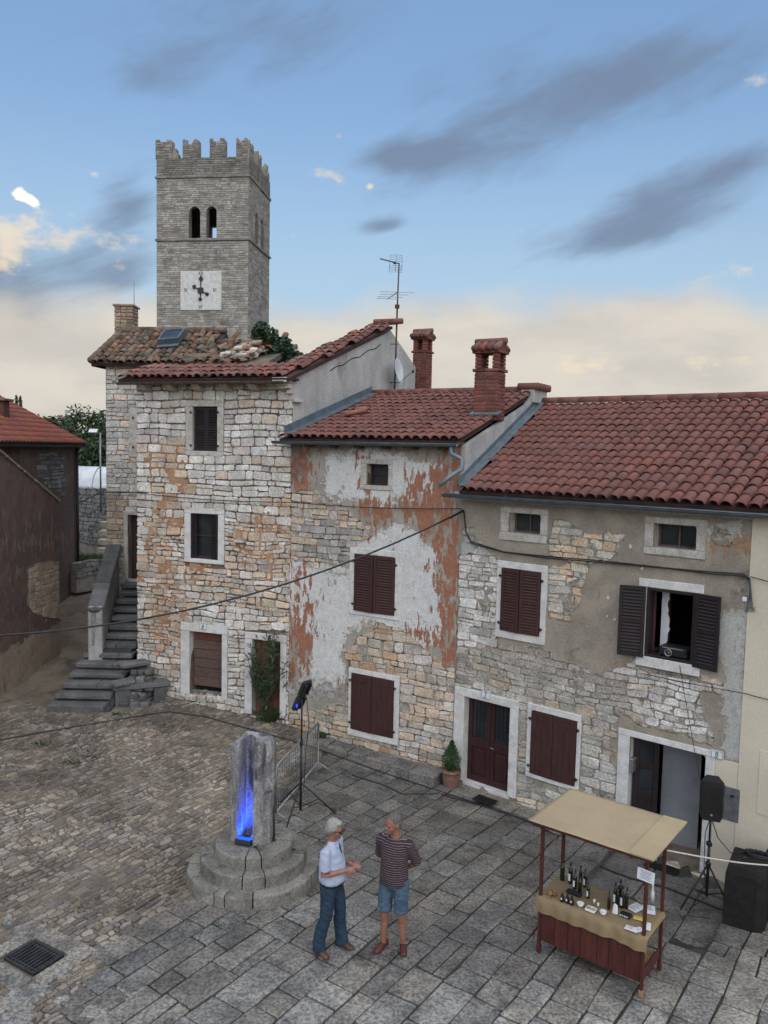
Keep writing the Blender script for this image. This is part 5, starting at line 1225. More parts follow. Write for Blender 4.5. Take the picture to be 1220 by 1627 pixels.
def tower_face(F, wins, outp, tint):
    holes = [(u0, wz0, u1, wz1) for u0, u1 in wins]
    mb = MB(); wall_sheet(mb, F, 0, F.L, 2, ZP, holes, .45)
    w = mb.build('wall', 'tower_mortar', tw)
    lay = stone_layout(.0, F.L, 9.0, ZP, holes, (.075, .14), (.18, .5), r8, wob=.02, split=.1)
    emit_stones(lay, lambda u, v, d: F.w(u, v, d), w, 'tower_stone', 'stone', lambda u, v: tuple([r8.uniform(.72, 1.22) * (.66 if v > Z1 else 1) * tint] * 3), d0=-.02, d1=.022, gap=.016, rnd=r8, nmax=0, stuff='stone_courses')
    # round heads and jambs of the belfry openings
    for u0, u1 in wins:
        um, R_ = (u0 + u1) / 2, (u1 - u0) / 2; zc = wz1 - R_; mb = MB(); n = 8
        for sg in (-1, 1):
            pts = [(um + sg * R_, wz1 + .01)] + [(um + sg * R_ * math.cos(t), zc + R_ * math.sin(t)) for t in np.linspace(0, math.pi / 2, n)] + [(um, wz1 + .01)]
            mb.prism([F.w(a, b, -.3) for a, b in (pts if sg > 0 else pts[::-1])], F.n * .305, tint=(.95, .95, .95))
        mb.build('arch', 'tower_stone', w)
    (u0, u1), (u2, u3) = wins; mb = MB(); um = (u1 + u2) / 2
    mb.lathe(F.w(um, wz0, -.12), [(.12, 0), (.12, .08), (.09, .12), (.085, wz1 - wz0 - .55), (.13, wz1 - wz0 - .42), (.16, wz1 - wz0 - .35)], 12, tint=(1.3, 1.28, 1.22)); mb.build('mullion', 'tower_stone', w)
    for z, t in ((Z1, .09), (Z2, .10)):
        mb = MB(); k = 9
        for i in range(k): F.box(mb, F.L * i / k - (.06 if i == 0 else 0), F.L * (i + 1) / k - .01 + (.06 if i == k - 1 else 0), z - .06, z + .06, -.05, t, .015, .008, tint=tuple([r8.uniform(.55, .75)] * 3))
        mb.build('string_course', 'tower_stone', w)
    return w
wf = tower_face(FT, aw, 1, 1.0); ws = tower_face(FS, sw, 1, .92)  # side face tinted darker, its shade painted into the stone colour
for F in (FL, FB):
    mb = MB(); wall_sheet(mb, F, 0, F.L, 2, ZP, [(F.L * .33, wz0, F.L * .45, wz1), (F.L * .55, wz0, F.L * .67, wz1)], .4); mb.build('wall', 'tower_stone', tw)
mb = MB(); mb.add([FT.w(.05, wz0 - .4, -.05), FT.w(FT.L - .05, wz0 - .4, -.05), TS + UP * (wz0 - .4), TB + UP * (wz0 - .4)], [(0, 1, 2, 3)]); mb.add([FT.w(.05, ZP - .5, -.05), FT.w(FT.L - .05, ZP - .5, -.05), TS + UP * (ZP - .5), TB + UP * (ZP - .5)], [(0, 1, 2, 3)]); mb.build('belfry_floor', 'tower_mortar', tw)
# swallow-tail merlons
def merlon(F, u0, u1, ztop, cutl=0.0):
    h = ztop - ZP; um = (u0 + u1) / 2; mb = MB()
    pts = [(u0, ZP - .02), (u1, ZP - .02), (u1, ztop - .08), (u1 - (u1 - u0) * .22, ztop), (um, ztop - .36), (u0 + (u1 - u0) * .12, ztop), (u0, ztop - .04)]
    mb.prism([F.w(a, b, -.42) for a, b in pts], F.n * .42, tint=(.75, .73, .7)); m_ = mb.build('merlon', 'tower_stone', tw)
    lay = stone_layout(u0, u1, ZP, ztop, [], (.10, .17), (.16, .4), r8, wob=.015)
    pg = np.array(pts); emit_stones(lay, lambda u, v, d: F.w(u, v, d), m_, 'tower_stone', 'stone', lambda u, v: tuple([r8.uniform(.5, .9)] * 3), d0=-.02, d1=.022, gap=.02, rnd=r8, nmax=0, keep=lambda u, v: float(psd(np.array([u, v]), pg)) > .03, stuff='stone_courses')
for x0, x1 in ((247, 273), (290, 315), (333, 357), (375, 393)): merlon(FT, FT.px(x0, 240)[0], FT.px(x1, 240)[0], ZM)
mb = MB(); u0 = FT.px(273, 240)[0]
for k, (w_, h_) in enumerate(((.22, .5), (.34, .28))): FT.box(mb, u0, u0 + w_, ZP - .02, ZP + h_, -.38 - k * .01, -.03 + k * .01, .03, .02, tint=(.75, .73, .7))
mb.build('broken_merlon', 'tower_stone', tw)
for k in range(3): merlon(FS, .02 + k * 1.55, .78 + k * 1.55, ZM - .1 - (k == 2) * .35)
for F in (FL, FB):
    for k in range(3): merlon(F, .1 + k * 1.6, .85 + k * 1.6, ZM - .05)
# dark rain stains of the parapet are in the stone; clock
cl = FT.rect(287, 431, 352, 493); mb = MB(); FT.box(mb, cl[0], cl[2], cl[1], cl[3], -.02, .06, .015); clock = mb.build('clock_face', 'trim_white', tw)
uc, vc = (cl[0] + cl[2]) / 2, (cl[1] + cl[3]) / 2; hh = cl[3] - cl[1]
for txt, du, dv in (('XII', 0, .40), ('VI', 0, -.46), ('IX', -.40, -.03), ('III', .38, -.03)):
    mb = MB(); stroke_text(mb, FT, uc + du * hh, vc + dv * hh, .17 if txt != 'XII' else .16, txt, .061, .03); mb.build('numeral', 'numeral', clock)
def hand(ang, l, tail, name):
    mb = MB(); dx, dz = math.sin(ang), math.cos(ang); D = FT.e * dx + UP * dz; S = FT.e * dz - UP * dx; o = FT.w(uc, vc, .085)
    mb.prism([o - D * tail - S * .03, o + D * (l * .7) - S * .025, o + D * (l * .7) + S * .025, o - D * tail + S * .03], FT.n * .02)
    mb.prism([o + D * l, o + D * (l * .72) + S * .13, o + D * (l * .6) + S * .06, o + D * (l * .6) - S * .06, o + D * (l * .72) - S * .13], FT.n * .021)
    mb.lathe(o - D * tail, [(.10, 0), (.10, .022)], 10, FT.e, UP, FT.n); mb.build(name, 'metal_black', clock)
hand(math.radians(2), hh * .40, hh * .22, 'minute_hand'); hand(math.radians(-62), hh * .26, hh * .20, 'hour_hand')
mb = MB(); FT.box(mb, uc - .15, uc + .15, vc - .15, vc + .15, .08, .125, .01); mb.build('clock_hub', 'metal_black', clock)
# ------------------------------------------------------------------ dark red house on the left
r9 = random.Random(101)
h6 = thing('red_plaster_house', 'dark house with stained red-brown plaster, a sloping lean-to wall and an orange-red roof', 'house', (-9, 18.5, .5))
Q0 = gp(0, 1105); Q1 = gp(95, 1038); dirw = (Q1 - Q0); dirw.z = 0; dirw.normalize()
FW = Fac((Q0 - dirw * 7)[:2], Q1[:2]); uL = FW.L
v_a = FW.px(0, 715); v_b = FW.px(97, 797); sl = (v_b[1] - v_a[1]) / (v_b[0] - v_a[0])
def topz(u): return v_b[1] + (u - uL) * sl
mb = MB(); n = 30
PATCH = FW.poly([(44, 905), (60, 893), (99, 890), (99, 985), (50, 975), (42, 960)])
mb.prism([FW.w(0, -.2), FW.w(uL, -.2), FW.w(uL, topz(uL)), FW.w(uL - 6, topz(uL - 6)), FW.w(0, topz(uL - 6))], FW.n * -.45)
lw = mb.build('lean_to_wall', 'mortar_grey', h6)
SAND = FW.poly([(-40, 1130), (-40, 1035), (0, 1040), (60, 1005), (100, 985), (100, 1060)])
def fR(U, V):
    P = np.stack([U, V], -1); t = np.vectorize(topz)(U); return np.minimum(-psd(P, PATCH) + ngrid(U, V, 3, 33) * .06, t - V - .02)
paint_mat('plaster_dark_red', (.125, .082, .068), (.092, .066, .057), (.26, .21, .158), (.17, .135, .11), (.07, .058, .05))
def pR(u, v):
    P = np.stack([u, v], -1); s1 = sig(psd(P, SAND) + .05, .10); return np.stack([.0 + .95 * s1, .20 + .22 * sig(.6 - np.abs(v - 3.6), .5) * sig(u - uL + 3.0, .4) * (1 - s1), .25 * sig(2.3 - v, .4) * (1 - s1)], -1)
plaster(FW, uL - 6, uL, -.2, topz(uL - 6), fR, .08, .03, 'plaster_dark_red', 'plaster', lw, (), pR, .02, seed=4)
mb = MB(); k = 22
for i in range(k):
    u0, u1 = uL - 6 + 6 * i / k, uL - 6 + 6 * (i + 1) / k
    c_ = FW.w((u0 + u1) / 2, topz((u0 + u1) / 2) + .02, -.2); X = (FW.w(u1, topz(u1)) - FW.w(u0, topz(u0))).normalized(); mb.cbox(c_, ((u1 - u0) * 1.06, .56, .06), .015, X, FW.n, X.cross(FW.n) * -1, jit=.008, tint=tuple([r9.uniform(.8, 1.15)] * 3))
mb.build('coping', 'sand_plaster', lw)
lay = stone_layout(uL - 1.6, uL, 1.0, 4.5, [], (.09, .17), (.18, .42), r9, wob=.03, split=.1)
emit_stones(lay, lambda u, v, w: FW.w(u, v, w), lw, 'limestone', 'stone', lambda u, v: tintmix(r9, [(3, (.62, .5, .38)), (2, (.52, .40, .30)), (1, (.7, .6, .48))]), d0=-.03, d1=.02, gap=.016, rnd=r9, keep=lambda u, v: float(psd(np.array([u, v]), PATCH)) > -.1)
mb = MB(); e_ = FW.w(uL, 0) - FW.n * .45; mb.prism([FW.w(uL - .01, -.2, -.44), FW.w(uL - .01, topz(uL) - .05, -.44), FW.w(uL - .01, topz(uL) - .05, -3), FW.w(uL - .01, -.2, -3)], FW.e * -.3); mb.build('wall', 'red_plaster', h6)
# taller part behind
XH = -10.55; YH = XH / ((120 - 610) / FPX) ; YH = 27.2
zE = at(120, 703, YH).z
corner = at(121, 800, YH); XH = corner.x
FH = Fac((XH, 14), (XH, YH)); mb = MB(); wall_sheet(mb, FH, 0, FH.L, 0, zE, [])
mb.add([Vector((XH, YH, 0)), Vector((XH, YH, zE)), Vector((XH - 6, YH, zE)), Vector((XH - 6, YH, 0))], [(0, 1, 2, 3)]); mb.add([Vector((XH, YH, zE)), Vector((XH - 6, YH, zE)), Vector((XH - 3, YH, zE + 1.55))], [(0, 1, 2)])
hw = mb.build('wall', 'red_plaster', h6)
PB = FH.poly([(64, 722), (100, 722), (103, 790), (80, 775), (62, 760)])
lay = stone_layout(FH.L - 8, FH.L, 3.5, zE, [], (.09, .18), (.2, .5), r9, wob=.05, split=.2)
emit_stones(lay, lambda u, v, w: FH.w(u, v, w), hw, 'limestone', 'stone', lambda u, v: tuple([r9.uniform(.22, .5)] * 3), d0=-.03, d1=.02, gap=.03, rnd=r9, keep=lambda u, v: float(psd(np.array([u, v]), PB)) > -.02)
RH = Roof(Vector((XH + .3, YH + .2, zE - .02)), Vector((0, -1, 0)), Vector((-1, 0, .52))); RH.n = -RH.n if RH.n.z < 0 else RH.n
mb = MB(); mb.prism([RH.w(0, 0, -.02), RH.w(13.5, 0, -.02), RH.w(13.5, 3.6, -.02), RH.w(0, 3.6, -.02)], RH.n * -.1); roofh = mb.build('roof', 'tile_deck', h6)
mb = MB(); tv, tf = tile_shape(.40, .085, .078, .014, 4)
for j in range(11):
    for i in range(62):
        x = .08 + i * .215; y = j * .33; a_ = 1.0
        mb.add([RH.w(x - p.x, y + p.y, p.z * .75 - .01) for p in tv], tf, tint=tuple(r9.uniform(.8, 1.2) * k for k in (1.5, 1.1, .95)), sm=True)
mb.build('tile_field', 'tile_red', roofh, kind='stuff')
mb = MB(); gutter(mb, RH.w(0, -.03, -.08), RH.w(13.4, -.03, -.08), .06); mb.build('gutter', 'metal_black', h6)
mb = MB(); p = Vector((XH + .08, YH - .1, zE - .1)); mb.tube([p, p - UP * (zE - 1.3)], .05, 8); mb.build('downpipe', 'metal_black', h6)
pc = at(0, 650, 24.5); mb = MB(); mb.cbox((pc.x, 24.5, pc.z - .15), (.4, .4, .8), .01, tint=(.6, .7, .75)); c6 = mb.build('chimney', 'brick', h6); mb = MB(); mb.cbox((pc.x, 24.5, pc.z + .28), (.6, .6, .08), .02); mb.build('cap', 'tile_old', c6)
# ------------------------------------------------------------------ outside stairs
ra = random.Random(111)
stc = thing('stone_staircase', 'worn dark stone outside staircase with a sloping parapet beside the rubble house', 'staircase', tuple(gp(130, 1128)))
b0 = gp(128, 1131); zb = b0.z; ztop = F5.px(205, 924)[1]; NS = 14; rise = (ztop - zb) / NS
Y0, Y1 = b0.y - .05, 21.95
for i in range(NS):
    t = i / (NS - 1); y0 = lerp(Y0, Y1 - .35, t); z1 = zb + rise * (i + 1); y1 = y0 + .36 + (.35 if i == NS - 1 else 0)
    xl = gpz(82 + 105 * min(1, t * 1.02) ** .95, 0, 0).x * 0 + (-7.62 if i < 7 else lerp(-6.92, -7.15, (i - 7) / 6)) + (0 if i < 7 else .0)
    if i < 7: xl = lerp(-7.50, -7.22, i / 6)
    xr = lerp(-6.22, -6.05, min(1, i / 3)) if i < 7 else -5.3
    k = ra.choice((1, 2)) if i > 1 else 1; cut = [xl, lerp(xl, xr, ra.uniform(.55, .75)), xr] if k == 2 else [xl, xr]
    for xa, xb in zip(cut, cut[1:]):
        mb = MB(); hs_ = .115 if i else .19; mb.cbox(((xa + xb) / 2, (y0 + y1) / 2 + .02, z1 - hs_ / 2 + ra.uniform(-.004, .004)), (xb - xa - .008, y1 - y0 + .1, hs_), .02, jit=.01, tint=tuple([ra.uniform(1.0, 1.4)] * 3)); mb.build('step', 'step_stone', stc)
mb = MB()
for i in range(NS):
    t = i / (NS - 1); y0 = lerp(Y0, Y1 - .35, t) + .06; z1 = zb + rise * i - .02; xl = (lerp(-7.50, -7.22, i / 6) + .05) if i < 7 else -6.95; xr_ = -6.12 if i < 7 else -5.4
    zt_ = zb + rise * (i + 1) - .10; yb_ = (19.2 if i < 7 else 22.3); mb.box(((xl + xr_) / 2, (y0 + .03 + yb_) / 2, zt_ / 2), (xr_ - xl, yb_ - y0 - .03, zt_), tint=(.62, .62, .62))
mb.build('stair_core', 'step_stone', stc)
# parapet
pa0, pa1 = Vector((-6.98, 19.25, 0)), Vector((-7.42, 21.85, 0)); zc0, zc1 = at(150, 962, 19.25).z, at(178, 866, 21.85).z
pd_ = (pa1 - pa0).normalized(); ps = Vector((pd_.y, -pd_.x, 0))
mb = MB(); mb.prism([pa0 + ps * -.13 + UP * .3, pa1 + ps * -.13 + UP * .3, pa1 + ps * -.13 + UP * (zc1 - .1), pa0 + ps * -.13 + UP * (zc0 - .1)], ps * .27, tint=(.8, .8, .8)); pw_ = mb.build('parapet', 'cement', stc)
X = ((pa1 + UP * zc1) - (pa0 + UP * zc0)); LX_ = X.length; X.normalize()
for s0, s1, tn in ((-.05, .36, 1.25), (.36, .78, .78), (.78, 1.03, .82)):
    mb = MB(); c_ = (pa0 + UP * zc0) + X * LX_ * (s0 + s1) / 2 - UP * .05; mb.cbox(c_, (LX_ * (s1 - s0) - .01, .40, .11), .03, X, ps, X.cross(ps), jit=.006, tint=(tn,) * 3); mb.build('coping_stone', 'step_stone', pw_)
mb = MB(); mb.cbox(pa0 + UP * (zc0 + .55) / 2 + UP * .0 - pd_ * .02, (.34, .30, zc0 - .55), .03, ps, pd_, UP, jit=.01); mb.build('end_post', 'cement', pw_)
mb = MB(); c_ = pa0 + UP * (zc0 - .10) - pd_ * .06; mb.lathe(c_, [(.05, -.06), (.16, -.03), (.2, .03), (.19, .08), (.05, .1)], 14, ps, pd_, UP); mb.build('coping_nose', 'step_stone', pw_)
mb = MB(); c_ = pa0 - pd_ * .19 + ps * -.02; mb.prism([c_ + ps * -.07 + UP * (zc0 - .16), c_ + ps * .06 + UP * (zc0 - .16), c_ + ps * .01 + UP * (zc0 - .95), c_ + ps * -.04 + UP * (zc0 - .95)], pd_ * .03, tint=(2.2, 2.1, 2.0)); mb.build('worn_patch', 'step_stone', pw_)
# dry stone shoulder between stairs and wall
for l_ in range(5):
    y_ = 18.02 + .13 * l_
    while y_ < 18.95:
        x_ = -6.02 + .02 * l_
        while x_ < -5.42 - .04 * l_:
            w_ = ra.uniform(.14, .26); mb = MB(); mb.cbox((x_ + w_ / 2, y_ + .1, zb + .05 + l_ * .155), (w_ - .012, .23, .145), .028, jit=.018, tint=tuple([ra.uniform(.8, 1.5)] * 3)); mb.build('shoulder_stone', 'step_stone', stc); x_ += w_
        y_ += .22
for cx_, cy_, cz_, l_, w_ in ((-5.86, 18.62, .86, .72, .36), (-5.98, 18.20, .52, .5, .34)):
    mb = MB(); mb.cbox((cx_, cy_, zb + cz_), (l_, w_, .11), .03, Vector((.78, .62, 0)), Vector((-.62, .78, 0)), UP, jit=.015, tint=(1.45,) * 3); mb.build('shoulder_slab', 'step_stone', stc)
# bench
bn = thing('stone_bench', 'dark stone slab bench on rough blocks at the foot of the outside staircase', 'bench', tuple(gp(215, 1122)))
bc = gp(222, 1116); X = Vector((.93, .36, 0)); Yb = Vector((-.36, .93, 0))
mb = MB(); mb.cbox((bc.x, bc.y + .10, bc.z + .40), (1.28, .40, .12), .025, X, Yb, UP, jit=.012, tint=(1.15,) * 3); mb.build('seat', 'step_stone', bn)
for dx, w_, tn in ((-.42, .36, 1.3), (.40, .26, 1.0)):
    mb = MB(); c_ = Vector((bc.x, bc.y + .1, bc.z + .15)) + X * dx; mb.cbox(c_, (w_, .34, .38), .02, X, Yb, UP, jit=.012, tint=(tn,) * 3); mb.build('support_block', 'step_stone', bn)
for k in range(4):
    mb = MB(); c_ = Vector((bc.x, bc.y + .04, bc.z + .07 + (k // 2) * .14)) + X * (-.17 + (k % 2) * .12); mb.cbox(c_, (.13, .26, .13), .02, X, Yb, UP, jit=.015, tint=(2.0, 1.9, 1.75)); mb.build('support_stone', 'step_stone', bn)
# ------------------------------------------------------------------ beyond: lane walls, sheeting, lamp, trees
rb = random.Random(121)
lwn = thing('lane_wall', 'low dry stone garden wall along the lane behind the stairs', 'wall', (-9.6, 29, 1.5))
def rubble(o, P, Q, zf, h, dep, tn, name='stone', cs=(.12, .2)):
    F = Fac(P, Q); lay = stone_layout(0, F.L, zf, zf + h, [], cs, (.18, .45), rb, wob=.05, split=.15)
    mb = MB(); F.box(mb, 0, F.L, zf - .5, zf + h - .05, -dep, -.02); w = mb.build('core', 'mortar_grey', o)
    emit_stones(lay, lambda u, v, d: F.w(u, v, d), w, 'limestone', name, lambda u, v: tuple([rb.uniform(.4, .75) * tn] * 3), d0=-.06, d1=.04, gap=.02, rnd=rb, round_=.28)
a_ = at(118, 845, 33); b_ = at(172, 830, 31.5); rubble(lwn, a_[:2], b_[:2], a_.z - .4, at(140, 775, 32).z - a_.z + .4, .4, .8)
l2 = thing('terrace_wall', 'knee-high rubble edging beside the lane behind the stairs', 'wall', (-9.6, 27.5, 1.5))
a_ = at(122, 905, 26.5); b_ = at(165, 868, 27.5); rubble(l2, a_[:2], b_[:2], a_.z - .3, .55, .35, .9)
l3 = thing('garden_steps', 'short flight of pale garden steps at the corner of the recessed house', 'steps', tuple(at(160, 870, 28)))
for k in range(4):
    mb = MB(); p = at(160 + k * 1.5, 872 - k * 14, 27.2 + k * .35); mb.cbox((p.x + .3, p.y + .2, p.z - .08), (.9, .45, .2), .02, jit=.01, tint=(1.1, 1.05, .95)); mb.build('step', 'trim_stone', l3)
ps_ = thing('plastic_tunnel', 'white plastic sheeting stretched over a garden tunnel beyond the lane', 'tunnel', tuple(at(150, 775, 38)))
c_ = at(150, 776, 38); mb = MB(); n = 10
for i in range(n):
    a0, a1 = math.pi * i / n, math.pi * (i + 1) / n; R_ = 1.3
    f = lambda a, yy: Vector((c_.x + 1.0 - yy * .9, 38 - R_ * math.cos(a) + yy * .2, c_.z + R_ * .95 * math.sin(a) - .2))
    mb.add([f(a0, -2), f(a0, 2.2), f(a1, 2.2), f(a1, -2)], [(0, 1, 2, 3)], sm=True)
mb.build('sheet', 'white_sheet', ps_)
mb = MB()
for yy in (-2, -.6, .8, 2.2): mb.tube([f(math.pi * i / n, yy) + UP * .02 for i in range(n + 1)], .02, 5)
mb.build('hoops', 'metal_grey', ps_)
lp = thing('lamp_post', 'slim metal post with a small solar floodlight beside the recessed house', 'lamp', tuple(at(160, 775, 31)))
p0, p1 = at(160, 795, 31), at(159, 688, 31); mb = MB(); mb.tube([p0 - UP * .5, p1], .035, 8); mb.build('pole', 'metal_grey', lp)
mb = MB(); mb.tube([p1, p1 + Vector((-.14, -.1, .02))], .02, 6); mb.build('arm', 'metal_grey', lp)
mb = MB(); mb.cbox(p1 + Vector((-.22, -.12, .06)), (.36, .26, .06), .01, Vector((1, 0, 0)), Vector((0, .8, .6)), Vector((0, -.6, .8))); mb.build('lamp_head', 'zinc_dark', lp)
mb = MB(); mb.box(p1 + Vector((-.22, -.12, .06)) + Vector((0, -.6, .8)) * .034, (.32, .22, .004), Vector((1, 0, 0)), Vector((0, .8, .6)), Vector((0, -.6, .8))); mb.build('solar_panel', 'white_sheet', lp)
def leaves(mb, c, r, n, size, rnd, tints, up=.3, flat=.7):
    c = Vector(c)
    for _ in range(n):
        while True:
            p = Vector((rnd.uniform(-1, 1), rnd.uniform(-1, 1), rnd.uniform(-1, 1)))
            if .25 < p.length < 1: break
        p = Vector((p.x * r[0], p.y * r[1], p.z * r[2])); d = Vector((rnd.gauss(0, 1), rnd.gauss(0, 1), rnd.gauss(up, 1))).normalized(); s = size * rnd.uniform(.6, 1.4)
        x = d.orthogonal().normalized(); y = d.cross(x); a = rnd.uniform(0, 6.28); x, y = x * math.cos(a) + y * math.sin(a), y * math.cos(a) - x * math.sin(a); q = c + p
        mb.add([q - x * s, q - y * s * flat * .6, q + x * s, q + y * s * flat * .6], [(0, 1, 2, 3)], tint=rnd.choice(tints))
GRN = [(1, 1, 1), (1.3, 1.25, 1.1), (.7, .75, .7), (.9, 1.05, .8), (1.5, 1.35, 1.0)]
def tree(x, y, Y, w, h, label, rnd, grp):
    g_ = at(x, y, Y); b = Vector((g_.x, Y, g_.z - h)); o = thing('tree', label, 'tree', tuple(b), grp); mb = MB()
    mb.tube([b, b + Vector((.1, 0, h * .3)), b + Vector((-.05, .1, h * .6)), b + Vector((0, 0, h * .85))], [.3, .22, .14, .05], 8)
    for k in range(5): a = k * 1.3; s = b + UP * h * (.3 + .1 * k); mb.tube([s, s + Vector((math.cos(a) * w * .3, math.sin(a) * w * .3, h * .15)), s + Vector((math.cos(a) * w * .45, math.sin(a) * w * .45, h * .22))], [.1, .06, .03], 5)
    mb.build('trunk', 'bark', o); mb = MB()
    for k in range(26):
        a = rnd.uniform(0, 6.28); rr = rnd.uniform(0, .42) * w; zz = rnd.uniform(.3, .92); q = rnd.uniform(.12, .24)
        leaves(mb, b + Vector((math.cos(a) * rr * (1.3 - zz), math.sin(a) * rr * (1.3 - zz), h * zz)), (w * q, w * q, h * q * .55), 130, .16, rnd, GRN)
    mb.build('crown', 'leaf', o)
for x, y, Y, w, h, lab in ((140, 643, 62, 7, 6.5, 'tall broad dark tree behind the garden tunnel'), (95, 655, 66, 7, 6.0, 'rounded tree just above the dark red roof edge'), (178, 650, 64, 6, 6, 'tree half hidden behind the recessed stone house'), (125, 690, 52, 6, 4.0, 'lower bushy tree in front of the taller ones beyond the lane'), (60, 660, 70, 6, 5, 'far tree showing above the red roof slope'), (155, 700, 50, 5, 3.6, 'small tree beside the lamp post')):
    tree(x, y, Y, w, h, lab, rb, 'trees beyond the lane')
for x in (26, 32):
    g_ = at(x, 634, 70); o = thing('cypress_tree', 'thin dark cypress tip above the red roof, %s of two' % ('leftmost' if x < 30 else 'rightmost'), 'tree', (g_.x, 70, g_.z - 5), 'cypresses'); mb = MB(); mb.tube([(g_.x, 70, g_.z - 5), (g_.x, 70, g_.z - .5)], .08, 5); mb.build('trunk', 'bark', o); mb = MB()
    for k in range(12): leaves(mb, (g_.x, 70, g_.z - k * .35), (.10 + .03 * k, .10 + .03 * k, .3), 50, .12, rb, GRN)
    mb.build('crown', 'leaf', o)
# grass by the lane
mb = MB()
for _ in range(1500):
    p = at(rb.uniform(118, 165), rb.uniform(838, 862), rb.uniform(29.5, 31.5)); p.z = G(p.x, p.y); hgt = rb.uniform(.1, .35); d = Vector((rb.gauss(0, .1), rb.gauss(0, .1), 0)); s = Vector((rb.uniform(-.02, .02), .02, 0))
    mb.add([p - s, p + s, p + d + UP * hgt], [(0, 1, 2)], tint=rb.choice(GRN))
gr = mb.build('grass', 'leaf', None, kind='stuff'); gr['label'] = 'rough grass beside the lane'; gr['category'] = 'grass'
# ivy on the ruin
iv = thing('ivy', 'dense dark green ivy climbing over the broken roof wall below the tower', 'ivy', tuple(R1.w(3.5, 1.6, 0))); mb = MB(); rc = random.Random(131)
IV = [(412, 530), (425, 540), (440, 550), (455, 558), (470, 568), (420, 555), (440, 568), (460, 572), (415, 522), (430, 530), (450, 545), (478, 572), (492, 565), (505, 563)]
for x, y in IV:
    p = at(x, y + 3, 19.95); leaves(mb, p, (.22, .3, .2) if x < 485 else (.14, .15, .08), 260 if x < 485 else 60, .05, rc, GRN, .2, .9)
mb.build('leaves', 'leaf_ivy', iv); mb = MB()
for x in (415, 432, 450, 468): p = at(x, 572, 19.95); mb.tube([p - UP * .5, p + Vector((.05, 0, .1)), p + Vector((-.1, .1, .45 if x < 440 else .2))], .02, 5)
mb.build('stem', 'bark', iv)
# ------------------------------------------------------------------ pillar on round steps
rd = random.Random(141)
mo = thing('stone_pillar', 'broken hollow stone pillar on three round stepped rings of curved blocks', 'monument', tuple(PED))
def arc_block(r0, r1, a0, a1, z0, z1, tint, name, mat='step_grey'):
    n = max(3, int((a1 - a0) / .16)); mb = MB(); vs = []; fs = []; ch = .022; g = .010 / r1
    a0 += g; a1 -= g; prof = [(r0, z0), (r0, z1 - .005), (r1 - ch * 1.3, z1 + rd.uniform(-.008, .008)), (r1 - ch * .3, z1 - ch * .5), (r1, z1 - ch * 1.4), (r1 + .01, z0 + .04), (r1 - .01, z0)]
    for i in range(n + 1):
        a = lerp(a0, a1, i / n); jr = .012 * nz(a * 5, z1 * 9, r1); e = .02 if i in (0, n) else 0
        for k, (r, z) in enumerate(prof):
            rr = r + (jr if k > 1 else 0) - (e if k > 2 else 0); zz = z + (.008 * nz(a * 7, r * 5) if k in (1, 2) else 0)
            vs.append(Vector((PED.x + rr * math.cos(a), PED.y + rr * math.sin(a), PED.z + zz)))
    m_ = len(prof)
    for i in range(n):
        for k in range(m_): fs.append((i * m_ + k, i * m_ + (k + 1) % m_, (i + 1) * m_ + (k + 1) % m_, (i + 1) * m_ + k))
    fs.append(tuple(range(m_))[::-1]); fs.append(tuple(n * m_ + k for k in range(m_)))
    mb.add(vs, fs, tint=tint); mb.build(name, mat, mo)
rings = ((.66, .985, 0, .20, [-3.05, -2.62, -2.02, -1.84, -1.42, -.35, .6, 1.6, 2.5, 3.23]), (.46, .80, .20, .39, [-2.9, -1.62, -1.20, -.1, .9, 1.9, 3.38]), (.16, .60, .39, .57, [-2.85, -1.62, -1.22, -.05, 1.1, 2.2, 3.43]))
for r0, r1, z0, z1, cuts in rings:
    for a0, a1 in zip(cuts, cuts[1:]):
        arc_block(r0, r1, a0, a1, z0 - (.12 if z0 == 0 else .06), z1, tuple([rd.uniform(.8, 1.2)] * 3), 'step_block')
mb = MB(); mb.lathe(PED + UP * .5, [(.3, -.45), (.3, .03)], 20); mb.build('core', 'step_grey', mo)
# hollow shaft: U-shaped cross-section open towards the square
pc = Vector((-1.89, 11.72, PED.z + .55)); ax = Vector((.955, -.295, 0)).normalized(); ay = Vector((.295, .955, 0)).normalized()
U0 = [(-.30, -.17), (-.175, -.235), (-.145, -.20), (-.135, .02), (-.06, .075), (.04, .06), (.085, -.02), (.09, -.20), (.12, -.245), (.25, -.20), (.315, -.06), (.30, .14), (.18, .25), (-.05, .27), (-.24, .21), (-.315, .04)]
mb = MB(); NZ = 26; Hs = 1.60; vs = []; fs = []; n = len(U0)
for j in range(NZ + 1):
    t = j / NZ
    for k, (x, y) in enumerate(U0):
        w = 1 + .025 * nz(k * .7, t * 4, 1) + .022 * nz(k * 1.9, t * 17, 2); lean = .015 * t
        zt = Hs * t
        if t > .9: zt -= .06 * (nz(k * .9, 5) + .35) * (t - .9) * 10 + (.10 * (t - .9) * 10 if k in (0, 1, 15) else 0) * .6; w *= 1 - .08 * (t - .9) * 10
        bump_ = 1.0 + (.12 if .52 < t < .6 and k in (8, 9, 10) else 0) - (.10 if .62 < t < .8 and k in (9, 10) else 0)
        vs.append(pc + ax * (x * w * bump_ + lean) + ay * (y * w) + UP * zt)
for j in range(NZ):
    for k in range(n): fs.append((j * n + k, j * n + (k + 1) % n, (j + 1) * n + (k + 1) % n, (j + 1) * n + k))
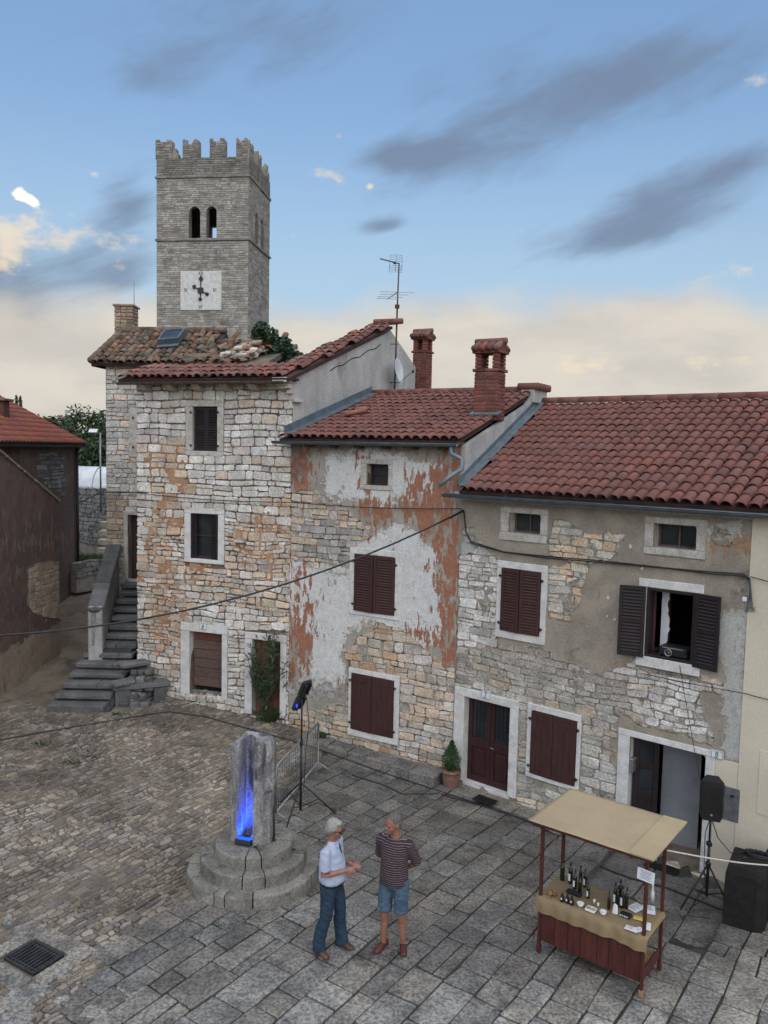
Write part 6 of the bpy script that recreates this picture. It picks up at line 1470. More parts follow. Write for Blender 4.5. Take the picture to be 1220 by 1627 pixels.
# caps as quads between outer and inner parts
cap = [(0, 1, 2, 3, 15), (3, 4, 14, 15), (4, 5, 13, 14), (5, 6, 12, 13), (6, 11, 12), (6, 7, 10, 11), (7, 8, 9, 10)]
for c_ in cap: fs.append(tuple(NZ * n + k for k in c_)); fs.append(tuple(k for k in c_[::-1]))
mb.add(vs, fs, sm=False); shaft = mb.build('shaft', 'pillar_stone', mo)
# rubble wedge and plinth under the shaft
mb = MB(); mb.cbox(pc + UP * -.02, (.62, .50, .10), .02, ax, ay, UP, jit=.02, tint=(.5, .5, .5)); mb.build('plinth', 'pillar_stone', mo)
mb = MB(); mb.prism([pc + ax * -.02 - ay * .10 + UP * .05, pc + ax * .16 - ay * .30 + UP * .05, pc + ax * .10 - ay * .08 + UP * .22], ax * .04 + ay * .05 + UP * .02, tint=(.8, .8, .8)); mb.build('wedge_stone', 'pillar_stone', mo)
fl = thing('blue_floodlight', 'small black floodlight shining blue up the hollow of the pillar', 'floodlight', tuple(pc - ay * .27 + UP * .03))
lc = pc - ax * .03 - ay * .20 + UP * .055; lz = (UP * .97 + ay * .25).normalized(); ly = lz.cross(ax)
mb = MB(); mb.cbox(lc, (.26, .20, .07), .01, ax, ly, lz); mb.build('housing', 'metal_black', fl)
mb = MB(); mb.box(lc + lz * .037, (.20, .13, .006), ax, ly, lz); mb.build('lens', 'led_blue', fl)
mb = MB(); mb.tube([lc - ax * .14, lc - ax * .14 - UP * .05 - ay * .02, lc + ax * .14 - UP * .05 - ay * .02, lc + ax * .14], .009, 6); mb.build('bracket', 'metal_black', fl)
bl = bpy.data.lights.new('blue_beam', 'AREA'); bl.shape = 'RECTANGLE'; bl.size = .18; bl.size_y = .10; bl.energy = 3.6; bl.color = (.01, .07, 1.0); bl.spread = math.radians(115)
blo = bpy.data.objects.new('blue_beam', bl); COL.objects.link(blo); blo.parent = fl
bd = (UP * .88 + ay * .47).normalized(); q_ = bd.to_track_quat('Z', 'Y').inverted(); blo.rotation_euler = (-bd).to_track_quat('-Z', 'Y').to_euler() if False else bd.to_track_quat('-Z', 'Y').to_euler(); blo.location = lc + lz * .05 - OFF[fl.name]
mb = MB(); p = lc + ax * .1 - UP * .02; mb.tube([p, p + ax * .18 - ay * .1 - UP * .02, pc + ax * .38 - ay * .15 - UP * .05, pc + ax * .42 + ay * .1 + UP * .01, pc + ax * .58 - ay * .05 - UP * .03, pc + ax * .62 + ay * .25 - UP * .18, pc + ax * .75 + ay * .6 - UP * .6], .012, 6); tag(mb.build('lamp_cable', 'metal_black'), 'black cable looped over the round steps behind the pillar', 'cable')
mb = MB(); p = pc + ax * .34 + ay * .02; mb.tube([p - UP * .0, p + UP * .55], .014, 6); mb.cbox(p + UP * .02, (.05, .05, .06), .005); tag(mb.build('stand_strut', 'metal_black'), 'short black upright rod against the right side of the pillar', 'rod')
# ------------------------------------------------------------------ light stand
ls = thing('light_stand', 'tall black tripod stand carrying two tilted stage light panels behind the pillar', 'light stand', (-1.36, 13.62, G(-1.36, 13.62)))
lb_ = Vector((-1.36, 13.62, G(-1.36, 13.62))); mb = MB(); mb.tube([lb_ + UP * .12, lb_ + UP * 1.35], .022, 8); mb.tube([lb_ + UP * 1.3, lb_ + UP * 2.12], .016, 8); mb.cbox(lb_ + UP * 1.32, (.06, .06, .08), .01); mb.build('pole', 'metal_black', ls)
for a in (.2, 2.3, 4.4):
    d = Vector((math.cos(a), math.sin(a), 0)); e_ = lb_ + d * .62; e_.z = G(e_.x, e_.y) + .03; mb = MB(); mb.tube([lb_ + UP * .62, e_], .014, 6); mb.tube([lb_ + UP * .18, lb_.lerp(e_, .55) + UP * .30], .009, 6); mb.lathe(e_ - UP * .02, [(.02, -.01), (.022, .03)], 8); mb.build('leg', 'metal_black', ls)
tz = lb_ + UP * 2.2; d = Vector((.62, -.3, .55)).normalized(); s_ = d.cross(Vector((.5, .8, 0))).normalized()
for k, o in enumerate((.10, -.16)):
    X = Vector((.35, -.25, .9)).normalized(); c_ = tz + X * (.14 if k == 0 else -.17); Y = Vector((.58, .81, 0)).normalized(); Y = (Y - X * Y.dot(X)).normalized(); Z = X.cross(Y)
    mb = MB(); mb.cbox(c_, (.29, .20, .07), .01, X, Y, Z)
    for q in (-1, 1): mb.cbox(c_ - Z * .05 + Y * q * .06, (.24, .03, .05), .005, X, Y, Z)
    lamp = mb.build('light_panel', 'metal_black', ls)
    mb = MB()
    for q in range(3): mb.lathe(c_ + Z * .03 + X * (-.09 + q * .09), [(.032, 0), (.032, .012)], 10, X, Y, Z)
    mb.build('lens', 'lens_glass', lamp)
mb = MB(); mb.box(tz + Vector((-.08, -.1, -.17)), (.018, .02, .05)); mb.build('indicator', 'led_blue', ls)
mb = MB(); mb.tube([tz + Vector((.08, 0, -.05)), tz + Vector((.13, 0, -.5)), lb_ + Vector((.08, 0, 1.2)), lb_ + Vector((.05, .02, .5))], .007, 5); mb.build('cable', 'metal_black', ls)
# ------------------------------------------------------------------ crowd barrier
p0, p1 = gp(438, 1306), gp(505, 1225); p0.z, p1.z = G(p0.x, p0.y), G(p1.x, p1.y)
br = thing('crowd_barrier', 'galvanised steel crowd barrier standing behind the pillar and light stand', 'barrier', tuple(p0)); X = (p1 - p0); LB = X.length; X.normalize(); S = Vector((X.y, -X.x, 0)).normalized(); H0, H1 = .17, 1.0
mb = MB(); r_ = .05
mb.tube([p0 + UP * H0, p0 + UP * (H1 - .05), p0 + UP * H1 + X * .05, p1 + UP * H1 - X * .05, p1 + UP * (H1 - .05), p1 + UP * H0, p0 + UP * H0], .02, 8); mb.build('frame', 'metal_grey', br)
for i in range(1, 20):
    q = p0.lerp(p1, i / 20); mb = MB(); mb.tube([q + UP * H0, q + UP * H1], .0075, 6); mb.build('bar', 'metal_grey', br)
for q in (p0, p1):
    mb = MB(); mb.tube([q + S * .28 + UP * .0, q + S * .2 + UP * .07, q + UP * .18, q - S * .2 + UP * .07, q - S * .28], .014, 6); mb.tube([q + UP * .15, q + UP * .25], .014, 6); mb.build('foot', 'metal_grey', br)
# ------------------------------------------------------------------ market stall
sFL, sFR, sBR = Vector((2.15, 9.93, 0)), Vector((3.19, 9.13, 0)), Vector((3.56, 9.63, 0)); sX = (sFR - sFL).normalized(); sY = Vector((-sX.y, sX.x, 0)); SW, SD = (sFR - sFL).length, .64
def sp(x, y, z): return sFL + sX * x + sY * y + UP * (z + .015)
ms = thing('market_stall', 'small dark red wooden market stall with a flat tan canopy', 'stall', tuple(sp(0, 0, 0)))
def sbox(mb, x0, x1, y0, y1, z0, z1, ch=.004, **k): mb.cbox(sp((x0 + x1) / 2, (y0 + y1) / 2, (z0 + z1) / 2), (x1 - x0, y1 - y0, z1 - z0), ch, sX, sY, UP, **k)
for x, y in ((-.02, 0), (SW + .02, 0), (-.02, SD), (SW + .02, SD)):
    mb = MB(); sbox(mb, x - .02, x + .02, y - .02, y + .02, .1 if x < .5 else .08, 1.775); mb.build('post', 'stall_paint', ms)
    mb = MB(); sbox(mb, x - .026, x + .026, y - .026, y + .026, 0, .10 if x < .5 else .08); mb.build('foot', 'wood_raw' if x > .5 and y < .1 else 'stall_paint', ms)
n = 7; cuts = [0] + sorted(.0 + SW * (i + rd.uniform(-.12, .12)) / n for i in range(1, n)) + [SW]
for i in range(n):
    mb = MB(); sbox(mb, cuts[i] + .002, cuts[i + 1] - .002, -.012, .012 + rd.uniform(-.002, .002), .17, .76, tint=tuple([rd.uniform(.8, 1.25)] * 3)); mb.build('plank', 'stall_paint', ms)
for x in (-.015, SW + .015):
    mb = MB(); sbox(mb, x - .012, x + .012, .025, SD - .025, .17, .30); sbox(mb, x - .011, x + .011, .025, SD - .025, .62, .74); mb.build('side_board', 'stall_paint', ms)
mb = MB(); sbox(mb, .02, SW - .02, .02, SD - .02, .735, .76); mb.build('counter_top', 'wood_raw', ms)
mb = MB(); sbox(mb, .03, SW - .03, .05, SD - .03, .22, .24); mb.build('shelf', 'wood_raw', ms)
cz = 1.79; cX0, cX1, cY0, cY1 = -.13, SW + .13, -.16, SD + .42
for a in ((cX0, cX1, cY0, cY0 + .03), (cX0, cX1, cY1 - .03, cY1)): mb = MB(); sbox(mb, *a, cz - .035, cz); mb.build('canopy_rail', 'stall_paint', ms)
for x in (cX0, SW * .33, SW * .66, cX1 - .03): mb = MB(); sbox(mb, x, x + .03, cY0 + .031, cY1 - .031, cz - .032, cz - .001); mb.build('canopy_rail', 'stall_paint', ms)
mb = MB(); NX, NY = 30, 22; vs = []
for j in range(NY + 1):
    for i in range(NX + 1):
        x = lerp(cX0 - .02, cX1 + .02, i / NX); y = lerp(cY0 - .02, cY1 + .02, j / NY); sag = -.010 * (math.sin(i / NX * math.pi * 3) ** 2) * math.sin(j / NY * math.pi)
        vs.append(sp(x, y, cz + .012 + sag + .004 * nz(x * 5, y * 5)))
b0 = len(vs); vs += [v - UP * .006 for v in vs]; W_ = NX + 1
fs = [(j * W_ + i, j * W_ + i + 1, (j + 1) * W_ + i + 1, (j + 1) * W_ + i) for j in range(NY) for i in range(NX)]; fs += [tuple(b0 + k for k in f[::-1]) for f in fs]
rim = [i for i in range(W_)] + [j * W_ + NX for j in range(1, NY + 1)] + [NY * W_ + i for i in range(NX - 1, -1, -1)] + [j * W_ for j in range(NY - 1, 0, -1)]
fs += [(rim[k], b0 + rim[k], b0 + rim[(k + 1) % len(rim)], rim[(k + 1) % len(rim)]) for k in range(len(rim))]
mb.add(vs, fs, sm=True); can = mb.build('canopy', 'paper_tan', ms)
mb = MB(); vs = [sp(x, y, cz + .0215 + .004 * nz(x * 5, y * 5)) for y in np.linspace(cY0 - .02, cY1 + .02, 12) for x in np.linspace(cX1 - .28, cX1 + .02, 5)]; mb.add(vs, [(j * 5 + i, j * 5 + i + 1, j * 5 + i + 6, j * 5 + i + 5) for j in range(11) for i in range(4)], tint=(1.08, 1.08, 1.05), sm=True); mb.build('overlap_sheet', 'paper_tan', can)
# burlap cloth over the counter
mb = MB(); NX, NY = 44, 26; prof = [(-.045, .575), (-.047, .62), (-.046, .68), (-.042, .73), (-.02, .768), (.02, .774)] + [(.02 + (SD - .03) * k / 12, .774) for k in range(1, 13)] + [(SD + .01, .768), (SD + .03, .74), (SD + .035, .70)]
def cloth_col(x): return [(y - (.012 * math.sin(x * 16 + 1) + .010 * math.sin(x * 31)) * (1 if z < .74 and y < .1 else 0), (z if not (y < -.03 and z < .6) else z - .010 * math.sin(x * 4 + .6) - .014 * nz(x * 6, 2)) + .003 * nz(x * 9, y * 9)) for y, z in prof]
xs_ = [-.07] + list(np.linspace(-.05, SW + .05, NX)) + [SW + .07]; vs = []
for x in xs_:
    for y, z in cloth_col(x): vs.append(sp(x, y, z - (.05 if x in (xs_[0], xs_[-1]) else 0)))
m_ = len(prof); mb.add(vs, [(i * m_ + k, i * m_ + k + 1, (i + 1) * m_ + k + 1, (i + 1) * m_ + k) for i in range(len(xs_) - 1) for k in range(m_ - 1)], sm=True)
tag(mb.build('stall_cloth', 'burlap'), 'tan burlap cloth draped over the counter of the market stall', 'cloth')
CT = .782
def onct(px, py): 
    p = gpz(px, py, CT + .015); return p
def bottle(px, py, h, r, label, lab=True, mat='bottle_glass', labcol='white_paper', square=False):
    p = onct(px, py); o = thing('bottle', label, 'bottle', tuple(p), 'bottles on the stall'); n = 4 if square else 14; mb = MB(); k = 1.25 if square else 1
    mb.lathe(p, [(r * .9 * k, 0), (r * k, .008), (r * k, h * .58), (r * .85 * k, h * .66), (r * .42, h * .74), (r * .36, h * .92)], n, sX, sY, sm=not square); mb.build('body', mat, o)
    mb = MB(); mb.lathe(p, [(r * .44, h * .86), (r * .46, h * .995), (r * .40, h)], 10); mb.build('cap', 'metal_black', o)
    if lab:
        mb = MB(); c0 = -sY * .9 - sX * .45; a0 = math.atan2(c0.y, c0.x); vs = []
        for z in (h * .14, h * .48):
            for q in range(7): a = a0 + (q - 3) * .26; vs.append(p + Vector((math.cos(a), math.sin(a), 0)) * (r * (1.03 if not square else 1.03)) + UP * z)
        mb.add(vs, [(q, q + 1, 8 + q, 7 + q) for q in range(6)], sm=True); mb.build('label', labcol, o)
for a in ((893, 1398, .285, .030, 'tall boxed black bottle at the back corner of the stall, nearest the rear post', False), (906, 1403, .285, .030, 'tall boxed black bottle beside the corner one on the stall', True),
          (913, 1412, .25, .027, 'black oil bottle with white label in front of the boxed bottles', True), (921, 1418, .235, .025, 'black oil bottle behind the black tray, between two taller ones', False), (929, 1409, .24, .024, 'slim black oil bottle at the end of the row behind the tray', True), (922, 1404, .25, .024, 'black bottle at the back of the row behind the tray', False),
          (934, 1427, .215, .021, 'single small dark bottle with pale label standing alone left of centre', True), (967, 1444, .225, .021, 'single dark green bottle standing alone right of centre', False),
          (977, 1437, .29, .026, 'tall black bottle with a pale label in the right-hand cluster', True), (985, 1432, .29, .026, 'tallest black bottle at the back of the right-hand cluster', False), (988, 1442, .285, .026, 'tall black bottle in the middle of the right-hand cluster', True), (995, 1443, .27, .025, 'black bottle at the right end of the right-hand cluster', False), (981, 1440, .27, .024, 'black bottle in front within the right-hand cluster', False)):
    bottle(a[0], a[1], a[2], a[3], a[4], a[5])
p = onct(1036, 1432); cb = thing('clear_bottle', 'clear glass bottle among the leaflets behind the stall post', 'bottle', tuple(p)); mb = MB(); mb.lathe(p, [(.026, 0), (.026, .12), (.012, .16), (.012, .2)], 12, tint=(1, 1, 1)); mb.build('body', 'plate_white', cb)
mb = MB(); mb.lathe(p, [(.014, .19), (.014, .215)], 10); mb.build('cap', 'white_paper', cb)
mb = MB(); p = onct(912, 1421); mb.cbox(p + UP * .02, (.20, .07, .04), .006, sX, sY, UP); tag(mb.build('black_tray', 'plastic_black'), 'flat black tray in front of the row of black bottles', 'tray')
for k, (x, y) in enumerate(((893, 1432), (901, 1434), (908, 1437))):
    p = onct(x, y); o = thing('gift_pouch', 'small black pouch with a pale tag, %s of three' % ('leftmost', 'middle', 'rightmost')[k], 'pouch', tuple(p), 'black pouches on the stall'); mb = MB(); mb.lathe(p, [(.026, 0), (.03, .02), (.022, .07), (.010, .09), (.016, .105)], 8); mb.build('bag', 'plastic_black', o); mb = MB(); mb.cbox(p - sY * .027 + UP * .045, (.018, .004, .026), .001, sX, sY, UP); mb.build('tag', 'white_paper', o)
gb_ = thing('shell_heap', 'small heap of pale brown shells on the stall corner', 'shells', tuple(onct(876, 1420)))
for k in range(26):
    p = onct(876 + rd.gauss(0, 4.5), 1421 + rd.gauss(0, 2.8)) + UP * rd.uniform(.01, .035); mb = MB(); mb.ell(p, (rd.uniform(.014, .024), rd.uniform(.012, .02), rd.uniform(.009, .016)), 8, 5, Matrix.Rotation(rd.uniform(0, 3), 3, 'Z'), tint=tuple([rd.uniform(.5, 1.3)] * 3)); mb.build('shell', 'wood_raw', gb_)
for k, (x, y) in enumerate(((922, 1440), (958, 1453))):
    p = onct(x, y); o = thing('sample_bowl', 'round white tasting bowl %s the square dish' % ('left of' if k == 0 else 'right of'), 'bowl', tuple(p), 'white tasting bowls'); mb = MB(); mb.lathe(p, [(.025, 0), (.036, .02), (.046, .045), (.042, .045), (.03, .022)], 16); mb.build('bowl', 'white_ceramic', o); mb = MB(); mb.cbox(p + UP * .045, (.06, .05, .012), .004, sX, sY, UP, jit=.006); mb.build('napkin', 'white_paper', o)
p = onct(939, 1447); o = thing('sample_dish', 'square white dish of pale bread cubes on the stall', 'dish', tuple(p)); mb = MB(); mb.cbox(p + UP * .008, (.12, .09, .012), .004, sX, sY, UP)
for x0, y0, w_, d_ in ((0, -.045, .124, .008), (0, .045, .124, .008), (-.06, 0, .008, .09), (.06, 0, .008, .09)): mb.cbox(p + sX * x0 + sY * y0 + UP * .02, (w_, d_, .025), .003, sX, sY, UP)
mb.build('dish', 'white_ceramic', o)
for k in range(28): mb = MB(); mb.cbox(p + sX * rd.uniform(-.05, .05) + sY * rd.uniform(-.034, .034) + UP * rd.uniform(.02, .032), (.016, .015, .013), .003, sX, sY, UP, jit=.003); mb.build('bread_cube', 'food', o)
for k, (x, y, h) in enumerate(((944, 1435, .05), (950, 1440, .045))):
    p = onct(x, y); mb = MB(); mb.lathe(p, [(.014, 0), (.016, h * .9), (.012, h)], 10); tag(mb.build('paper_cup', 'white_ceramic'), ('small white cup standing behind the square dish', 'small white cup just right of the square dish corner')[k], 'cup', 'small white cups')
mb = MB(); p = onct(976, 1452); mb.prism([p - sX * .03, p + sX * .03, p + sX * .02 + UP * .12, p - sX * .012 + UP * .13], sY * .012 + sX * .01); tag(mb.build('folded_card', 'white_paper'), 'tall folded white card standing at the front right of the stall', 'card')
mb = MB(); p = onct(994, 1456); mb.cbox(p + UP * .02, (.13, .09, .035), .004, sX, sY, UP); bx_ = mb.build('dark_box', 'plastic_black'); tag(bx_, 'flat dark carton beside the folded white card', 'box')
mb = MB()
for k in range(4): mb.box(p + sX * (-.05 + k * .028) - sY * .046 + UP * .022, (.016, .002, .018 - .004 * (k % 2)), sX, sY, UP)
mb.build('print', 'white_paper', bx_)
def sheet(px, py, w_, d_, ang, name, label, mat, pr=0, grp='leaflets on the stall'):
    p = onct(px, py); X = sX * math.cos(ang) + sY * math.sin(ang); Y = sY * math.cos(ang) - sX * math.sin(ang); mb = MB(); mb.box(p + UP * (.003 + .0012 * pr), (w_, d_, .001), X, Y, UP); o = mb.build(name, mat); tag(o, label, 'leaflet', grp); mb = MB()
    for k in range(pr): mb.box(p + UP * (.0036 + .0012 * pr) + X * (-.02 + .01 * (k % 3)) + Y * (d_ * .35 - k * d_ * .16), (w_ * (.5 if k % 2 else .7), d_ * .05, .0006), X, Y, UP)
    if pr: mb.build('print', 'ink', o)
sheet(1002, 1476, .13, .10, .05, 'leaflet', 'white leaflet with dark printing at the front edge of the stall', 'white_paper', 4)
sheet(1010, 1443, .15, .20, -.3, 'leaflet', 'large pale blue-white paper sheet behind the dark carton', 'white_paper', 5)
sheet(1031, 1446, .15, .20, .35, 'leaflet', 'pale paper sheet lying to the right of the stall post', 'white_paper', 3)
sheet(1016, 1460, .14, .09, .2, 'leaflet', 'yellow printed leaflet between the white sheets', 'yellow_print', 2)
sheet(1013, 1478, .13, .10, .9, 'leaflet', 'small leaflet with a picture near the stall corner', 'white_paper', 3)
sheet(1027, 1472, .10, .17, .3, 'leaflet', 'narrow white strip of paper near the stall corner post', 'white_paper', 1)
# notice on the post
nt = thing('notice_sheet', 'white printed notice pinned to the front corner post of the stall', 'notice', tuple(sp(SW, -.03, 1.5))); c_ = sp(SW + .02, -.032, 1.52); X = (sX * .95 - sY * .05 + UP * -.04).normalized(); Z = X.cross(sY).normalized()
mb = MB(); mb.box(c_, (.21, .003, .145), X, sY, Z); mb.build('paper', 'white_paper', nt); mb = MB()
for k in range(7): mb.box(c_ - sY * .0025 + Z * (.05 - k * .016) + X * .0, (.15 - .02 * (k % 3), .001, .0045), X, sY, Z, tint=(8, 8, 9))
mb.build('print', 'ink', nt)
# ------------------------------------------------------------------ loudspeaker on stand, covered subwoofer, rope
sb_ = gp(1126, 1412); sb_ = Vector((4.93, 11.45, G(4.93, 11.45) - .02))
st_ = thing('speaker_stand', 'black tripod speaker stand beside the doorway marked 8', 'stand', tuple(sb_)); mb = MB(); mb.tube([sb_ + UP * .12, sb_ + UP * .95], .022, 8); mb.tube([sb_ + UP * .9, sb_ + UP * 1.42], .017, 8); mb.cbox(sb_ + UP * .93, (.07, .07, .07), .01); mb.cbox(sb_ + UP * .62, (.07, .07, .06), .01); mb.build('pole', 'metal_black', st_)
for a in (3.5, 1.2, 5.3):
    d = Vector((math.cos(a), math.sin(a), 0)); e_ = sb_ + d * .46; e_.z = sb_.z + .02; mb = MB(); mb.tube([sb_ + UP * .62, e_], .015, 6); mb.tube([sb_ + UP * .15, sb_.lerp(e_, .55) + UP * .28], .010, 6); mb.lathe(e_ - UP * .015, [(.022, 0), (.022, .03)], 8); mb.build('leg', 'metal_black', st_)
lsX = Vector((.93, -.36, 0)).normalized(); lsY = Vector((.36, .93, 0))
ld = thing('loudspeaker', 'black portable loudspeaker mounted on the tripod stand', 'loudspeaker', tuple(sb_ + UP * 1.35)); c_ = sb_ + UP * 1.36 - lsY * .03; Hh = .58; mb = MB()
pl = [(-.15, -.16), (.15, -.16), (.17, -.08), (.10, .15), (-.10, .15), (-.17, -.08)]; rows = [(0, .80), (.05, .94), (.12, 1), (.30, .97), (.34, .93), (.38, 1.0), (.50, 1.0), (.56, .93), (.58, .82)]; vs = []
for z, s in rows:
    for x, y in pl: vs.append(c_ + lsX * x * s + lsY * y * (s if y > 0 else 1) + UP * z)
n = 6; mb.add(vs, [(j * n + k, j * n + (k + 1) % n, (j + 1) * n + (k + 1) % n, (j + 1) * n + k) for j in range(len(rows) - 1) for k in range(n)] + [tuple(range(n))[::-1], tuple((len(rows) - 1) * n + k for k in range(n))]); body = mb.build('cabinet', 'plastic_black', ld)
mb = MB(); mb.cbox(c_ - lsY * .163 + UP * .29, (.27, .012, .46), .02, lsX, lsY, UP); mb.build('grille', 'cover_black', ld)
mb = MB(); mb.lathe(c_ - lsY * .169 + UP * .09, [(.018, 0), (.018, .004)], 12, lsX, UP, -lsY); mb.build('badge', 'metal_grey', ld)
mb = MB(); mb.tube([c_ + lsY * .1 + UP * .02 + lsX * .02, c_ + lsY * .1 - UP * .3 - lsX * .06, sb_ + Vector((-.06, 0, .6)), sb_ + Vector((-.02, -.05, .12)), sb_ + Vector((-.3, -.15, .02)), sb_ + Vector((-.38, -.35, .015)), sb_ + Vector((-.1, -.4, .015))], .007, 5); tag(mb.build('speaker_cable', 'metal_black'), 'thin black cable hanging down the speaker stand', 'cable')
bc_ = Vector((5.32, 11.02, G(5.32, 11.02) - .02)); bs = thing('subwoofer', 'large black fabric covered subwoofer box against the cream wall', 'subwoofer', tuple(bc_)); mb = MB()
bX, bY = Vector((.86, -.5, 0)).normalized(), Vector((.5, .86, 0)).normalized(); mb_r = [(.0, .93), (.03, 1.0), (.5, 1.0), (.80, .96), (.90, .88), (.93, .80)]; vs = []; pl = [(-.27, -.33), (.15, -.33), (.27, -.22), (.29, .25), (-.25, .3)]
for z, s in mb_r:
    for x, y in pl: vs.append(bc_ + bX * (x * s + .012 * nz(z * 5, x * 9)) + bY * (y * s + .012 * nz(z * 6, y * 9, 3)) + UP * (z + (.02 if y > 0 else 0)))
n = len(pl); mb.add(vs, [(j * n + k, j * n + (k + 1) % n, (j + 1) * n + (k + 1) % n, (j + 1) * n + k) for j in range(len(mb_r) - 1) for k in range(n)] + [tuple(range(n))[::-1], tuple((len(mb_r) - 1) * n + k for k in range(n))]); mb.build('cover', 'cover_black', bs)
mb = MB(); mb.lathe(bc_ + UP * .935 - bX * .06, [(.035, 0), (.03, .012)], 12); mb.build('pole_socket', 'metal_black', bs)
b2_ = bc_ + Vector((.55, .1, 0)); o = thing('equipment_case', 'second black case squeezed behind the subwoofer at the picture edge', 'case', tuple(b2_)); mb = MB(); mb.cbox(b2_ + UP * .42, (.5, .55, .84), .03, bX, bY, UP); mb.build('cover', 'cover_black', o); mb = MB(); mb.cbox(b2_ + UP * .855, (.48, .5, .03), .01, bX, bY, UP); mb.build('lid', 'cover_black', o)
mb = MB(); pts = []
for k in range(60): a = k * .45; pts.append(bc_ + UP * (.955 + .010 * (k % 5)) + bX * (.10 + .20 * math.cos(a) * (.8 + .15 * math.sin(k))) + bY * (.12 + .09 * math.sin(a)))
mb.tube(pts + [bc_ + bX * -.24 - bY * .0 + UP * .95, sb_ + Vector((.1, -.05, 1.05)), sb_ + Vector((.02, 0, 1.3))], .008, 5); tag(mb.build('cable_coil', 'metal_black'), 'loose coil of black cable lying on top of the subwoofer', 'cable')
mb = MB(); p0 = sp(SW + .12, SD * .6, 1.70); p1 = Vector((6.35, 10.2, 1.15)); pts = [p0.lerp(p1, t) - UP * (.10 * math.sin(math.pi * t)) for t in np.linspace(0, 1, 18)]; mb.tube(pts, .010, 6); tag(mb.build('white_rope', 'rope_white'), 'white rope strung from the stall canopy past the loudspeaker', 'rope')
# ------------------------------------------------------------------ pot plant, mats, grate, weeds, oleander
pp = gp(716, 1250); pp.z = G(pp.x, pp.y); o = thing('potted_conifer', 'small round conifer in a terracotta pot beside door 7', 'plant', tuple(pp)); mb = MB(); mb.lathe(pp, [(.135, 0), (.14, .02), (.18, .24), (.19, .31), (.2, .315), (.2, .35), (.18, .35), (.175, .32)], 18); mb.build('pot', 'terracotta', o)
mb = MB(); mb.lathe(pp + UP * .31, [(.172, 0), (.165, .012)], 14); mb.build('soil', 'dirt', o); mb = MB(); mb.tube([pp + UP * .27, pp + UP * .6], .015, 6); mb.build('stem', 'bark', o); mb = MB()
for k in range(9): z = .40 + k * .06; r_ = .205 * math.sin(min(1, (k + 2) / 5) * math.pi / 2) * (1 - max(0, k - 3) / 6.5); leaves(mb, pp + UP * z, (r_, r_, .07), 420, .02, rd, GRN, .8, .4)
leaves(mb, pp + UP * .38, (.2, .2, .04), 160, .02, rd, GRN, .3); mb.build('foliage', 'leaf_conifer', o)
for (x, y, w_, d_, lab, dz) in ((770, 1272, .42, .26, 'dark rubber doormat in front of door 7', .085), (1054, 1378, .55, .32, 'dark doormat before the open doorway marked 8', -.10)):
    p = gp(x, y, dz); c_ = Vector((p.x, p.y, G(p.x, p.y) + dz + .012)); mb = MB(); mb.cbox(c_, (w_, d_, .018), .005, F3.e, F3.i, UP); mt = mb.build('doormat', 'cover_black'); tag(mt, lab, 'doormat', 'doormats'); mb = MB(); nrb = int(d_ / .02)
    for k in range(nrb): mb.box(c_ + F3.i * (-d_ / 2 + .015 + k * (d_ - .03) / nrb) + UP * .011, (w_ - .03, .008, .005), F3.e, F3.i, UP)
    mb.build('rib', 'cover_black', mt)
gc = gp(54, 1522); gc.z = G(gc.x, gc.y) + .012; gx = (gp(102, 1518) - gp(55, 1493)); gx.z = 0; gxl = gx.length; gx.normalize(); gy = Vector((-gx.y, gx.x, 0)); gyl = abs((gp(55, 1493) - gp(4, 1522)).dot(gy))
o = thing('drain_grate', 'dark iron drain grate set into the paving', 'grate', tuple(gc)); mb = MB(); t_ = .03
for s_ in (-1, 1): mb.cbox(gc + gx * s_ * (gxl / 2 - t_ / 2), (t_, gyl, .04), .004, gx, gy, UP); mb.cbox(gc + gy * s_ * (gyl / 2 - t_ / 2), (gxl - 2 * t_ - .002, t_, .039), .004, gx, gy, UP)
mb.build('frame', 'iron', o); nb = 9
for k in range(nb): mb = MB(); mb.cbox(gc + gx * (-gxl / 2 + t_ + (k + .5) * (gxl - 2 * t_) / nb), (.022, gyl - 2 * t_, .03), .004, gx, gy, UP); mb.build('bar', 'iron', o)
for k in range(2): mb = MB(); mb.cbox(gc + gy * (-.16 + .32 * k) + UP * .003, (gxl - 2 * t_, .02, .03), .004, gx, gy, UP); mb.build('cross_bar', 'iron', o)
mb = MB(); mb.box(gc - UP * .02, (gxl - .02, gyl - .02, .004), gx, gy, UP); mb.build('pit', 'dark_inside', o)
for k, (dx, dy, w_, d_) in enumerate(((0, gyl / 2 + .17, gxl + .5, .26), (gxl / 2 + .16, -.0, .25, gyl + .1), (-.1, -gyl / 2 - .17, gxl + .3, .26), (-gxl / 2 - .16, 0, .24, gyl))):
    mb = MB(); c_ = gc + gx * dx + gy * dy; mb.cbox(Vector((c_.x, c_.y, G(c_.x, c_.y) - .03)), (w_, d_, .10), .012, gx, gy, UP, jit=.01, tint=(1.25, 1.22, 1.15)); mb.build('border_slab', 'slab', o)
for k, (x, y, w_, d_, a_) in enumerate(((65, 1572, .36, .15, .5), (30, 1590, .42, .36, .2), (100, 1550, .2, .14, .4), (20, 1625, .4, .3, .5), (98, 1590, .2, .12, 1.0), (35, 1478, .24, .18, .6), (14, 1462, .28, .10, -.6), (205, 1575, .38, .3, .2), (150, 1610, .3, .22, .3))):
    p = gp(x, y); X = gx * math.cos(a_) + gy * math.sin(a_); Y = gy * math.cos(a_) - gx * math.sin(a_); mb = MB(); mb.cbox(Vector((p.x, p.y, G(p.x, p.y) - .02)), (w_, d_, .10), .025, X, Y, UP, jit=.02, tint=tuple([rd.uniform(1.2, 1.6)] * 3)); mb.build('loose_slab', 'slab', ground)
